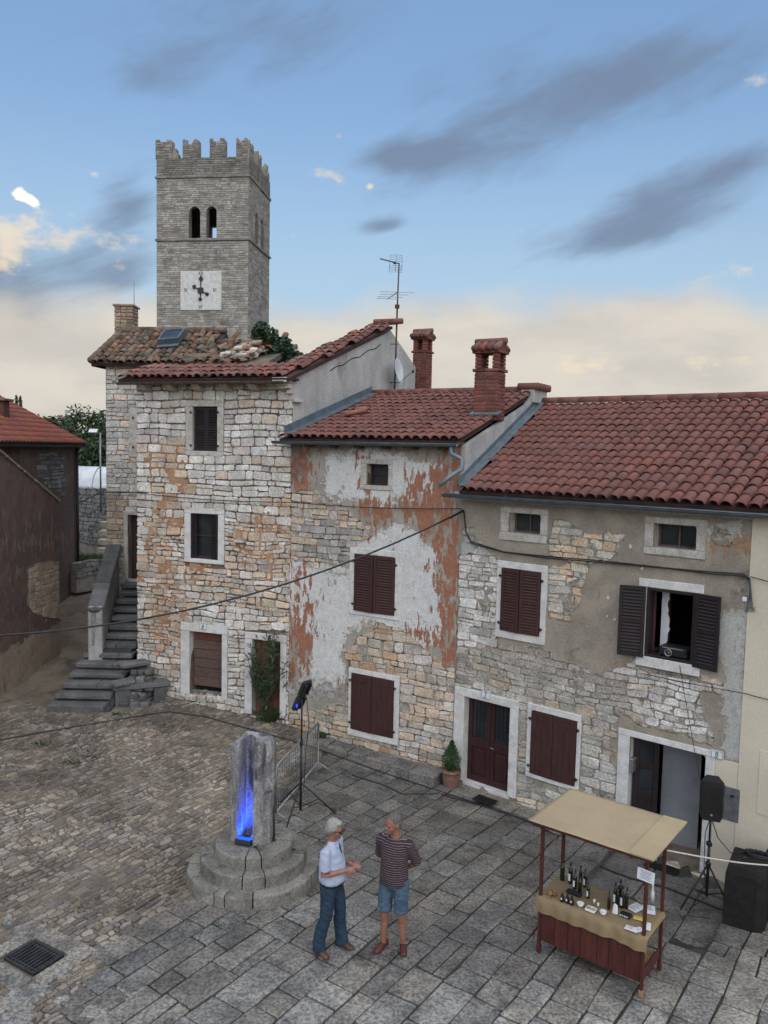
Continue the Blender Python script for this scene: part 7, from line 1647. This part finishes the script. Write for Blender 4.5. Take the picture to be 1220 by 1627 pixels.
def tuft(px, py, w_, n, label, hgt=.12, name='weed_tuft'):
    p = gp(px, py); mb = MB()
    for _ in range(n):
        q = Vector((p.x + rd.gauss(0, w_), p.y + rd.gauss(0, w_ * .6), 0)); q.z = G(q.x, q.y) + .0; h_ = hgt * rd.uniform(.4, 1.2); d = Vector((rd.gauss(0, .5), rd.gauss(0, .5), 0)) * h_; s_ = Vector((rd.uniform(-1, 1), rd.uniform(-1, 1), 0)).normalized() * .012
        mb.add([q - s_, q + s_, q + d * .6 + UP * h_ * .7 + s_ * .8, q + d + UP * h_, q + d * .6 + UP * h_ * .7 - s_ * .8], [(0, 1, 2, 3, 4)], tint=rd.choice(GRN))
    tag(mb.build(name, 'leaf'), label, 'weeds', 'weeds in the paving')
tuft(428, 1146, .10, 260, 'bushy weed at the foot of the doorway with the oleander', .28); tuft(508, 1174, .06, 120, 'weed clump at the wall by the barrier end', .18); tuft(570, 1182, .10, 60, 'low weeds along the wall left of the lower shutters', .07); tuft(590, 1192, .06, 50, 'low weeds at the pavement edge under the lower shutters', .06)
tuft(68, 1183, .12, 70, 'low grass patch among the cobbles near the staircase', .05); tuft(112, 1213, .08, 45, 'tiny green patch beside a pale cobble', .05); tuft(142, 1204, .07, 45, 'tiny green patch on the open cobbles', .05); tuft(186, 1136, .07, 50, 'weeds at the bottom stair corner', .06); tuft(450, 1467, .09, 60, 'sparse weeds in the joints in front of the round steps', .03); tuft(345, 1472, .07, 50, 'mossy weeds by the slab joint left of the round steps', .03)
ol = thing('oleander', 'tall leggy oleander bush growing across the doorway of the stone house', 'bush', tuple(gp(420, 1140))); base_ = gp(421, 1142); mb = MB(); lv = MB()
def lance(c, d, l, w_): 
    d = d.normalized(); s_ = d.orthogonal().normalized() * w_; s_ = s_ * math.cos(1) + d.cross(s_) * math.sin(rd.uniform(0, 6.28)); up_ = d * l; lv.add([c, c + up_ * .4 + s_, c + up_, c + up_ * .4 - s_], [(0, 1, 2, 3)], tint=rd.choice(GRN))
for k in range(20):
    tx, ty = rd.uniform(393, 450), rd.uniform(1006, 1075); Yd = base_.y - rd.uniform(.02, .5); tip = at(tx, ty, Yd); b_ = base_ + Vector((rd.gauss(0, .05), rd.gauss(0, .04), 0)); pts = [b_.lerp(tip, t) + Vector((.06 * math.sin(t * 3 + k), .03 * math.sin(t * 2.2 + k), 0)) * t for t in np.linspace(0, 1, 8)]
    mb.tube(pts, [.012, .011, .010, .009, .008, .007, .006, .004], 5)
    for i in range(3, 8):
        for _ in range(12): c_ = pts[i].lerp(pts[i - 1], rd.random()); lance(c_, Vector((rd.gauss(0, .7), rd.gauss(0, .7), rd.gauss(.6, .5))), rd.uniform(.11, .2), rd.uniform(.014, .022))
for _ in range(60): c_ = at(rd.uniform(446, 462), rd.uniform(1068, 1098), base_.y - .2); lance(c_, Vector((rd.gauss(.3, .5), rd.gauss(0, .5), rd.gauss(.5, .4))), rd.uniform(.10, .17), .014)
mb.tube([base_ + UP * .3, at(440, 1095, base_.y - .1), at(455, 1080, base_.y - .2)], [.008, .006, .004], 5)
mb.build('stem', 'bark', ol); lv.build('leaves', 'leaf_oleander', ol)
# ------------------------------------------------------------------ antenna, dish, wires
an = thing('tv_antenna', 'tall rooftop mast with two television aerials on the grey gable', 'antenna', tuple(gab(4.9, 7.5) + GN * .25)); YA = (gab(4.5, 8) + GN * .3).y
def aa(x, y, dy=0): return at(x, y, YA + dy)
mb = MB(); mb.tube([aa(626.5, 622), aa(628, 590), aa(631, 490)], .024, 8); mb.tube([aa(631, 490), aa(634, 418)], .018, 8); mb.cbox(aa(631, 487), (.12, .08, .1), .01); mb.build('mast', 'metal_rust', an)
mb = MB(); mb.tube([aa(604, 411, -.3), aa(634, 419)], .014, 6); mb.cbox(aa(627, 418, -.05), (.07, .06, .05), .006)
for k in range(9): c_ = aa(604, 411, -.3).lerp(aa(634, 419), k / 10); mb.tube([c_ + Vector((-.02, .06, 0)), c_ + Vector((.02, -.06, 0))], .004, 4)
mb.build('yagi_boom', 'metal_black', an); mb = MB()
for r_ in np.linspace(405, 432, 9):
    if 416 < r_ < 421: continue
    b_ = abs(r_ - 418) * .15; mb.tube([aa(620 - (2 if r_ > 418 else 0), r_, -.1), aa(629, r_, .05), aa(640 - b_ * .6, r_ + 1, .1)], .0045, 4)
for x in (620, 630, 639): mb.tube([aa(x, 405), aa(x - (1 if x < 635 else 0), 418), aa(x - 2, 431)], .005, 4)
mb.build('reflector_grid', 'metal_grey', an); mb = MB(); mb.tube([aa(615.5, 475, -.5), aa(632, 464)], .016, 6)
for t, w_ in ((0, .32), (.25, .36), (.6, .42), (.95, .5)): c_ = aa(615.5, 475, -.5).lerp(aa(632, 464), t); mb.tube([c_ + Vector((-w_ * .9, .1, .03)), c_ + Vector((w_ * .9, -.1, -.02))], .005, 4)
mb.build('lower_aerial', 'metal_grey', an); mb = MB()
for x0, y0 in ((614, 546), (612, 607)): mb.tube([aa(x0, y0, .35), aa(632, y0 + 1)], .012, 6)
mb.build('wall_bracket', 'metal_rust', an)
ds = thing('satellite_dish', 'white satellite dish seen edge-on beside the aerial mast', 'dish', tuple(aa(632, 588))); c_ = aa(632.5, 589, -.05); dN = Vector((.93, -.32, .16)).normalized(); dX = dN.orthogonal().normalized(); dY = dN.cross(dX); mb = MB(); mb.lathe(c_, [(.02, -.05), (.12, -.04), (.22, -.015), (.33, .03), (.335, .035), (.32, .034), (.2, -.005), (.05, -.035)], 24, dX, dY, dN); mb.build('reflector', 'white_sheet', ds)
mb = MB(); mb.tube([c_ - UP * .33 + dN * .03, c_ + dN * .40 - UP * .1], .008, 5); mb.cbox(c_ + dN * .42 - UP * .09, (.06, .06, .08), .01); mb.build('feed_arm', 'metal_black', ds); mb = MB(); mb.tube([c_ - dN * .05, aa(627, 597)], .02, 6); mb.build('mount', 'metal_grey', ds)
def catline(pts, sag, r, name, label, mat='metal_black', n=14, cat='cable'):
    mb = MB(); out = []
    for a, b, s in zip(pts, pts[1:], sag if isinstance(sag, (list, tuple)) else [sag] * (len(pts) - 1)):
        for t in np.linspace(0, 1, n): out.append(Vector(a).lerp(Vector(b), t) - UP * (s * 4 * t * (1 - t)))
    mb.tube(out, r, 6); return tag(mb.build(name, mat), label, cat)
ins = F3.w(*F3.px(735, 812, .12), .12)
hk = thing('cable_bracket', 'black insulator bracket with a cable bundle at the corner between the two houses', 'bracket', tuple(ins))
mb = MB(); mb.tube([F3.w(*F3.px(738, 810, .0), 0.0), ins], .012, 6)
mb.build('arm', 'metal_black', hk); mb = MB()
for k in range(7): p = ins.lerp(at(716, 822, 15.2), k / 6); mb.ell(p, (.032, .032, .026), 8, 6)
mb.build('insulator', 'plastic_black', hk)
endp = at(-60, 1012, 13.0); catline([ins, endp], .55, .018, 'power_cable', 'thick black power cable sagging across the square from the house corner')
c1 = F1.w(*F1.px(212, 782, .08), .08); cB = F2.w(*F2.px(462, 798, .12), .12); cC = F2.w(*F2.px(732, 808, .12), .12)
catline([c1, cB, cC, ins], [.06, .05, 0], .010, 'facade_wire', 'thin black wire running along the stone and peeling fronts', n=10)
catline([at(100, 805, 20.5), at(160, 782, 21.6), c1], [.05, .01], .012, 'lane_wire', 'black wire crossing the lane to the corner of the stone house', n=8)
fw_ = [F3.w(*F3.px(x, y, .10), .10) for x, y in ((737, 815), (740, 845), (748, 862), (765, 868), (800, 878), (870, 886), (960, 894), (1060, 904), (1130, 911), (1180, 915), (1192, 922))]; mb = MB()
for o_ in (0, .022): mb.tube([p + UP * (o_ + .008 * math.sin(i * 2.1 + o_ * 90)) for i, p in enumerate(fw_)], .012, 6)
mb.tube([F3.w(*F3.px(1192, 916, .1), .1), F3.w(*F3.px(1225, 925, .1), .1)], .007, 5)
tag(mb.build('cable_bundle', 'metal_black'), 'black cable bundle clipped along the grey plaster below the attic windows', 'cable')
mb = MB()
for k in range(5): mb.tube([F3.w(*F3.px(1190 + q_[0] + k * .8, q_[1], .09), .09 + .01 * k) for q_ in ((0, 918), (1, 935), (-1 + k, 955), (-3 + 2 * k, 968), (-6 + 3 * k, 972), (-4 + 3 * k, 964))], .006, 5)
tag(mb.build('cable_tail', 'zinc_dark'), 'tangle of cable ends hanging at the edge of the cream wall', 'cable')
mb = MB(); mb.cbox(F3.w(*F3.px(1183, 952, .07), .075), (.07, .04, .07), .01, F3.e, F3.n, UP); tag(mb.build('junction_box', 'plate_white'), 'small white junction box by the cable tangle', 'box')
catline([F3.w(*F3.px(1020, 1070, .09), .09), F3.w(*F3.px(1185, 1102, .09), .09), F3.w(*F3.px(1240, 1115, .09), .09)], .01, .006, 'front_wire', 'thin wire crossing the grey front below the open window')
wp = F3.w(*F3.px(1080, 1058, .1), .1); catline([wp, F3.w(*F3.px(1103, 1190, .12), .12), sb_ + Vector((-.05, .02, 1.5))], [.02, .05], .005, 'drop_wire', 'thin wire dropping from the open window to the loudspeaker')
# projector on the sill
pj = thing('projector', 'dark projector with a round lens on the sill of the open window', 'projector', tuple(F3.w(*F3.px(1070, 1050), -.05))); a, c, b, d = W3['w2']; uc_, vc_ = F3.px(1066, 1040); mb = MB(); F3.box(mb, uc_ - .2, uc_ + .26, c + .05, c + .21, -.28, .03, .025); mb.build('case', 'plastic_black', pj)
mb = MB(); cL = F3.w(uc_ - .03, c + .12, .03); mb.lathe(cL, [(.062, 0), (.062, .035), (.05, .035), (.045, .02)], 18, F3.e, UP, F3.n); mb.build('lens_ring', 'metal_grey', pj); mb = MB(); mb.lathe(cL, [(.048, .0), (.045, .022), (.0, .026)], 18, F3.e, UP, F3.n); mb.build('lens', 'lens_glass', pj); mb = MB(); F3.box(mb, uc_ - .14, uc_ + .2, c + .185, c + .20, .03, .036, .003); mb.build('vent', 'metal_grey', pj)
# cables on the ground
def ground_cable(pts, r, label):
    mb = MB(); P = [gp(x, y, .02) for x, y in pts]; out = []
    for i in range(len(P) - 1):
        for t in np.linspace(0, 1, 7)[:-1]: q = P[i].lerp(P[i + 1], t); x = q.x + .02 * nz(q.x * 2, q.y * 2); out.append(Vector((x, q.y, G(x, q.y) + .028)))
    mb.tube(out, r, 6); tag(mb.build('ground_cable', 'metal_black'), label, 'cable', 'cables on the paving')
ground_cable([(-20, 1180), (60, 1165), (180, 1145), (270, 1131), (330, 1140), (420, 1165), (505, 1190), (600, 1225), (700, 1258), (800, 1290), (880, 1320)], .012, 'long thin black cable running across the cobbles towards the houses')
ground_cable([(700, 1262), (760, 1280), (830, 1302), (900, 1335)], .012, 'second black cable lying on the slabs before door 7')
ground_cable([(560, 1232), (610, 1248), (640, 1262), (690, 1262), (700, 1259)], .010, 'short looping cable on the slabs below the raised pavement')
def fore_cable(pts, r, label):
    mb = MB(); out = []
    P = [gp(x, y, -.1) for x, y in pts]
    for i in range(len(P) - 1):
        for t in np.linspace(0, 1, 7)[:-1]: q = P[i].lerp(P[i + 1], t); out.append(Vector((q.x, q.y, G(q.x, q.y) - .085 + .12 * max(0, min(1, (i + t - len(P) + 2.0))))))
    mb.tube(out, r, 6); tag(mb.build('ground_cable', 'metal_black'), label, 'cable', 'cables on the paving')
fore_cable([(945, 1375), (1000, 1396), (1060, 1412), (1110, 1432), (1160, 1452), (1225, 1470)], .014, 'thick black cable on the lower slabs passing the speaker stand')
# ------------------------------------------------------------------ people
def loft(mb, pts, rad, S=Vector((1, 0, 0)), n=14):
    pts = [Vector(p) for p in pts]; vs = []; fs = []
    for i, p in enumerate(pts):
        t = (pts[min(i + 1, len(pts) - 1)] - pts[max(i - 1, 0)]).normalized(); A = (S - t * S.dot(t))
        A = A.normalized() if A.length > 1e-4 else t.orthogonal().normalized(); B = t.cross(A)
        ra, rb_ = rad[i] if isinstance(rad[i], tuple) else (rad[i], rad[i])
        for j in range(n): a = 2 * math.pi * j / n; vs.append(p + A * math.cos(a) * ra + B * math.sin(a) * rb_)
    for i in range(len(pts) - 1):
        for j in range(n): fs.append((i * n + j, i * n + (j + 1) % n, (i + 1) * n + (j + 1) % n, (i + 1) * n + j))
    fs.append(tuple(range(n))[::-1]); fs.append(tuple((len(pts) - 1) * n + j for j in range(n)))
    mb.add(vs, fs, sm=True)
JOBS = []
def skin_job(mb, name, mat, parent, voxel, smooth, T):
    """voxel-remesh overlapping lofts into one continuous surface"""
    m2 = MB(); m2.V = [T @ v for v in mb.V]; m2.F = mb.F; m2.T = mb.T; m2.M = mb.M; m2.S = mb.S
    me = m2.mesh(name, mat); o = bpy.data.objects.new('tmp', me); COL.objects.link(o)
    r = o.modifiers.new('r', 'REMESH'); r.mode = 'VOXEL'; r.voxel_size = voxel; r.use_smooth_shade = True
    s = o.modifiers.new('s', 'SMOOTH'); s.factor = .5; s.iterations = smooth
    JOBS.append((o, name, mat, parent))
def fold(me, name):
    # creases in cloth, locks in hair
    if name not in ('hair', 'shirt', 'trousers', 'shorts'): return
    n = len(me.vertices); co = np.empty(n * 3); no = np.empty(n * 3); me.vertices.foreach_get('co', co); me.vertices.foreach_get('normal', no); co = co.reshape(-1, 3); no = no.reshape(-1, 3); d = np.empty(n)
    for i, (x, y, z) in enumerate(co):
        if name == 'hair': d[i] = .0055 * nz(x * 60, y * 60, z * 38) + .004 * nz(x * 140, y * 140, z * 90)
        elif name == 'shirt': d[i] = .007 * nz(x * 9 + z * 6, y * 9 - z * 5, z * 13) + .004 * nz(x * 24, y * 24, z * 30)
        else: d[i] = .006 * nz(x * 7, y * 7, z * 17 + x * 10) + .005 * nz(x * 20, y * 20, z * 36)
    me.vertices.foreach_set('co', (co + no * d[:, None]).ravel())
def run_jobs():
    bpy.context.view_layer.update(); dg = bpy.context.evaluated_depsgraph_get(); res = []
    for o, name, mat, parent in JOBS:
        me = bpy.data.meshes.new_from_object(o.evaluated_get(dg)); me.name = name; fold(me, name); me.polygons.foreach_set('use_smooth', [True] * len(me.polygons)); res.append((o, me, name, mat, parent))
    for o, me, name, mat, parent in res:
        bpy.data.objects.remove(o); me.materials.clear(); me.materials.append(MAT[mat]); link(name, me, parent)
def hand_mesh(mb, wr, D, Nn, curl, spread=.0, thumb_side=1):
    """palm and five fingers: D pointing direction, Nn back-of-hand normal"""
    D = D.normalized(); Nn = (Nn - D * Nn.dot(D)).normalized(); S = D.cross(Nn) * thumb_side
    loft(mb, [wr - D * .02, wr + D * .02, wr + D * .055, wr + D * .09], [(.026, .02), (.034, .017), (.041, .016), (.038, .013)], S, 12)
    for k, (o, l) in enumerate(((.030, .066), (.010, .075), (-.010, .070), (-.029, .055))):
        p = wr + D * .085 + S * o; d1 = (D + S * (o * spread * 10)).normalized(); pts = [p - d1 * .02, p]; d = d1
        for j in range(3):
            d = (d * math.cos(curl) - Nn * math.sin(curl)).normalized(); pts.append(pts[-1] + d * l * (.45, .32, .25)[j])
        loft(mb, pts, [.0105, .0105, .0098, .009, .0075], S, 8)
    p = wr + D * .02 + S * .030; d = (D * .55 + S * .75 - Nn * .25).normalized(); pts = [p, p + d * .035]; d2 = (d + D * .7).normalized(); pts += [pts[-1] + d2 * .032, pts[-1] + d2 * .058]
    loft(mb, pts, [.015, .0125, .0115, .009], Nn, 8)
def rotz(a): return Matrix.Rotation(a, 4, 'Z')
def person(root, fwd, label, hgt, kind):
    ang = math.atan2(-fwd[0], fwd[1]); k = hgt / 1.75; T = rotz(ang) @ Matrix.Scale(k, 4); o = thing('person', label, 'person', tuple(root)); V = Vector
    old = kind == 'old'; body = MB(); top = MB(); low = MB(); belly = .03 if old else .012
    hips = [V((.095, 0, .90)), V((-.095, 0, .90))]                              # x>0 is the right side
    if old: ank = [V((.13, -.10, .085)), V((-.13, .10, .085))]; toe = [V((.35, .9, 0)).normalized(), V((.10, 1, 0)).normalized()]
    else: ank = [V((.115, .05, .085)), V((-.12, -.04, .085))]; toe = [V((.18, 1, 0)).normalized(), V((-.45, .9, 0)).normalized()]
    lean = V((0, 0, 0))
    # legs
    for s in (0, 1):
        h, a = hips[s], ank[s]; kn = h.lerp(a, .49) + V((0, .035, 0)); mid = h.lerp(kn, .5) + V((0, .01, 0)); calf = kn.lerp(a, .35) + V((0, -.02, 0))
        loft(body, [h, mid, kn + V((0, 0, .04)), kn - V((0, 0, .05)), calf, kn.lerp(a, .75), a, a - V((0, 0, .03))], [.082, .072, .053, .05, .056, .042, .036, .04])
        if old: loft(low, [h + V((0, 0, .03)), mid, kn, calf, a + V((0, 0, .08)), a + V((0, .005, -.02)), a + V((0, .01, -.045))], [(.098, .108), (.092, .098), (.078, .08), (.078, .084), (.074, .085), (.076, .09), (.078, .092)])
        else: loft(low, [h + V((0, 0, .03)), mid, h.lerp(kn, .78), h.lerp(kn, 1.0)], [(.10, .108), (.095, .10), (.092, .096), (.093, .097)])
        # shoes
        f = toe[s]; sd = V((f.y, -f.x, 0)); sh = MB(); b = V((a.x, a.y, 0))
        loft(sh, [b - f * .085 + V((0, 0, .04)), b - f * .05 + V((0, 0, .045)), b + f * .05 + V((0, 0, .042)), b + f * .12 + V((0, 0, .032)), b + f * .175 + V((0, 0, .026))], [(.032, .034), (.040, .042), (.043, .038), (.048, .028), (.030, .018)], sd)
        loft(sh, [b - f * .09 + V((0, 0, .012)), b + f * .05 + V((0, 0, .012)), b + f * .13 + V((0, 0, .012)), b + f * .185 + V((0, 0, .012))], [(.034, .012), (.042, .012), (.05, .012), (.032, .012)], sd)
        if not old: loft(sh, [a - V((0, 0, .055)), a - V((0, 0, .02))], [.046, .042])
        skin_job(sh, 'shoe', 'leather_brown' if old else 'leather_red', o, .009, 4, T)
    # torso
    tz = [(.84, .12, .10), (.92, .150, .112), (1.0, .150, .11), (1.10, .145, .11), (1.25, .165, .115), (1.36, .165, .10), (1.42, .12, .085), (1.47, .065, .062), (1.52, .054, .056), (1.58, .052, .055)]
    loft(body, [V((0, .012 if z > 1.5 else (.012 if z < 1.3 else 0), z)) for z, a, b in tz], [(a, b) for z, a, b in tz])
    st = .958 if old else .86
    tt = [(st, .168 + belly, .128 + belly), (st + .03, .176 + belly, .136 + belly * 1.5), (1.03, .172 + belly, .13 + belly * 1.8), (1.13, .17 + belly * .8, .128 + belly * 1.5), (1.27, .184, .130 + belly * .3), (1.37, .188, .112), (1.425, .140, .092), (1.462, .085, .074)]
    loft(top, [V((0, .012 + belly * .35 * (1 if z < 1.2 else .2), z)) for z, a, b in tt], tt_r := [(a, b) for z, a, b in tt])
    if old: loft(top, [V((0, .008, 1.455)), V((0, .016, 1.492))], [(.075, .07), (.066, .066)])
    loft(low, [V((0, .0, .82)), V((0, 0, .90)), V((0, .010, .945)), V((0, .012, .968))], [(.155, .125), (.18, .14), (.182, .142), (.178, .140)])
    # arms
    for s, sx in ((0, 1), (1, -1)):
        sh_ = V((.175 * sx, 0, 1.395))
        if old:
            el = V((.235 * sx, .00, 1.115)); wr = V((.075 * sx, .245, 1.165 + (.02 if s else 0))); D = (V((.02 * sx, .40, 1.20)) - wr).normalized() if s else (V((-.02, .38, 1.165)) - wr).normalized()
            Nn = V((sx * .9, .2, .35)) if s == 0 else V((0, -.2, 1)); curl = .45 if s == 0 else .25
        else:
            el = V((.26 * sx, -.12, 1.12)); wr = V((.05 * sx, -.19, .97)); D = V((-sx * .9, -.05, -.35)); Nn = V((0, -1, .1)); curl = .5
        loft(body, [sh_ - V((.03 * sx, 0, 0)), sh_ + V((.02 * sx, 0, -.02)), sh_.lerp(el, .5), el, el.lerp(wr, .3), el.lerp(wr, .75), wr], [.05, .052, .046, .038, .041, .031, .025], V((0, 1, 0)))
        hand_mesh(body, wr, D, Nn, curl, .1, sx if old else -sx)
        e2 = sh_.lerp(el, .80 if old else .97)
        d_ = (e2 - sh_).normalized(); loft(top, [sh_ - V((.06 * sx, 0, -.005)), sh_ + V((.015 * sx, 0, .0)), sh_.lerp(e2, .4) + V((.008 * sx, 0, 0)), sh_.lerp(e2, .8), e2], [(.06, .062), (.072, .07), (.071, .07), (.070, .069), (.072, .072)], V((0, 1, 0)))
    # head
    yaw, nod = (.10, .12) if old else (-.6, .16)
    Hm = Matrix.Translation((0, .012, 1.545)) @ Matrix.Scale(1.07, 4) @ rotz(yaw) @ Matrix.Rotation(-nod, 4, 'X')
    hd = MB(); R3_ = Hm.to_3x3(); hp = lambda x, y, z: Hm @ V((x, y, z))
    hd.ell(hp(0, .010, .105), (.074, .094, .098), 18, 12, R3_); hd.ell(hp(0, .045, .045), (.056, .062, .062), 14, 10, R3_); hd.ell(hp(0, .072, .005), (.036, .034, .028), 12, 8, R3_)
    hd.ell(hp(0, .108, .063), (.014, .022, .020), 10, 8, R3_); loft(hd, [hp(0, .094, .10), hp(0, .106, .078), hp(0, .114, .062)], [.009, .012, .012], R3_ @ V((1, 0, 0)), 8)
    for sx in (-1, 1): hd.ell(hp(.076 * sx, .002, .082), (.012, .022, .034), 8, 8, R3_); hd.ell(hp(.030 * sx, .096, .102), (.024, .012, .009), 8, 6, R3_); hd.ell(hp(.045 * sx, .070, .055), (.02, .024, .022), 8, 6, R3_)
    hd.ell(hp(0, .099, .030), (.024, .010, .006), 8, 6, R3_); hd.ell(hp(0, .096, .019), (.021, .010, .006), 8, 6, R3_)
    loft(hd, [V((0, 0, 1.44)), V((0, .008, 1.52)), hp(0, .012, .03), hp(0, .01, .07)], [.062, .057, .056, .055])
    body.V += []; b0 = len(body.V); body.add(hd.V, hd.F, sm=True)
    skin_job(body, 'body', 'skin', o, .0068, 3, T); skin_job(top, 'shirt', 'shirt_blue' if old else 'shirt_stripe', o, .011, 5, T); skin_job(low, 'trousers' if old else 'shorts', 'denim' if old else 'denim_light', o, .011, 5, T)
    # hair
    hr = MB()
    if old:
        hr.ell(hp(0, -.004, .128), (.083, .094, .092), 18, 12, R3_); hr.ell(hp(0, -.045, .085), (.074, .058, .075), 14, 10, R3_)
        for sx in (-1, 1): hr.ell(hp(.07 * sx, -.015, .10), (.018, .05, .05), 8, 8, R3_)
        hr.ell(hp(.01, .055, .175), (.058, .045, .032), 12, 8, R3_)
    else:
        hr.ell(hp(0, -.006, .128), (.079, .092, .089), 18, 12, R3_); hr.ell(hp(0, -.045, .08), (.07, .054, .062), 14, 10, R3_)
        for sx in (-1, 1): hr.ell(hp(.066 * sx, -.012, .095), (.016, .045, .045), 8, 8, R3_)
    skin_job(hr, 'hair', 'hair_grey' if old else 'hair_dark', o, .008, 2, T)
    P = lambda v: Vector(root) + (T @ v)
    for sx in (-1, 1):
        mb = MB(); mb.ell(P(hp(.030 * sx, .0985, .088)), (.0085, .0085, .006), 8, 6); mb.build('eye', 'sunglass', o)
    if old:
        mb = MB()
        for sx in (-1, 1): mb.ell(P(hp(.033 * sx, .112, .086)), (.027, .027, .02), 12, 8); mb.tube([P(hp(.058 * sx, .108, .092)), P(hp(.082 * sx, .05, .092)), P(hp(.080 * sx, -.01, .09))], .004, 6)
        mb.tube([P(hp(-.02, .122, .09)), P(hp(.02, .122, .09))], .004, 6); mb.build('sunglasses', 'sunglass', o)
        bt = MB(); loft(bt, [V((0, .016, .930)), V((0, .018, .962))], [(.190, .152), (.192, .156)]); mb = MB(); mb.add([P(v) for v in bt.V], bt.F, sm=True); mb.build('belt', 'plastic_black', o)
        mb = MB()
        for sx in (-1, 1): mb.prism([P(V((.012 * sx, .075, 1.475))), P(V((.062 * sx, .070, 1.47))), P(V((.055 * sx, .112, 1.41))), P(V((.012 * sx, .10, 1.44)))], (T.to_3x3() @ V((0, .012, .004)))); 
        mb.build('collar', 'shirt_blue', o)
        mb = MB(); F_ = T.to_3x3()
        mb.prism([P(V((-.02, .098, 1.455))), P(V((.02, .098, 1.455))), P(V((.004, .140, 1.34))), P(V((-.004, .140, 1.34)))], F_ @ V((0, .006, 0))); mb.build('neck_opening', 'ink', o)
    return o
def stripe_mat():
    mt = bpy.data.materials.new('shirt_stripe'); mt.use_nodes = True; t = mt.node_tree; q = NT(t); b = t.nodes['Principled BSDF']
    tc = q.n('ShaderNodeTexCoord').outputs['Object']; sp_ = q.n('ShaderNodeSeparateXYZ'); t.links.new(tc, sp_.inputs[0]); nn = q.noise(tc, 9, 2)
    w = q.m('FRACT', q.m('MULTIPLY', q.m('ADD', sp_.outputs[2], q.m('MULTIPLY', nn, .012)), 34.0)); f = q.ss(q.m('ABSOLUTE', q.m('SUBTRACT', w, .5)), .39, .45)
    t.links.new(q.mix(f, (.026, .013, .02, 1), (.22, .185, .19, 1)), b.inputs['Base Color']); b.inputs['Roughness'].default_value = .9
    bp = q.n('ShaderNodeBump'); bp.inputs['Strength'].default_value = .4; bp.inputs['Distance'].default_value = .01; t.links.new(q.noise(tc, 14, 3), bp.inputs['Height']); t.links.new(bp.outputs[0], b.inputs['Normal']); MAT['shirt_stripe'] = mt
stripe_mat()
ra_ = Vector((-.58, 9.88, .02)); rb2 = Vector((.235, 9.96, .02))
person(ra_, (.93, -.37), 'person in pale blue short-sleeved shirt, jeans and sandals, gesturing with both hands', 1.74, 'old')
person(rb2, (-.42, -.91), 'person in striped maroon t-shirt and denim shorts, hands behind his back', 1.80, 'young')
run_jobs()
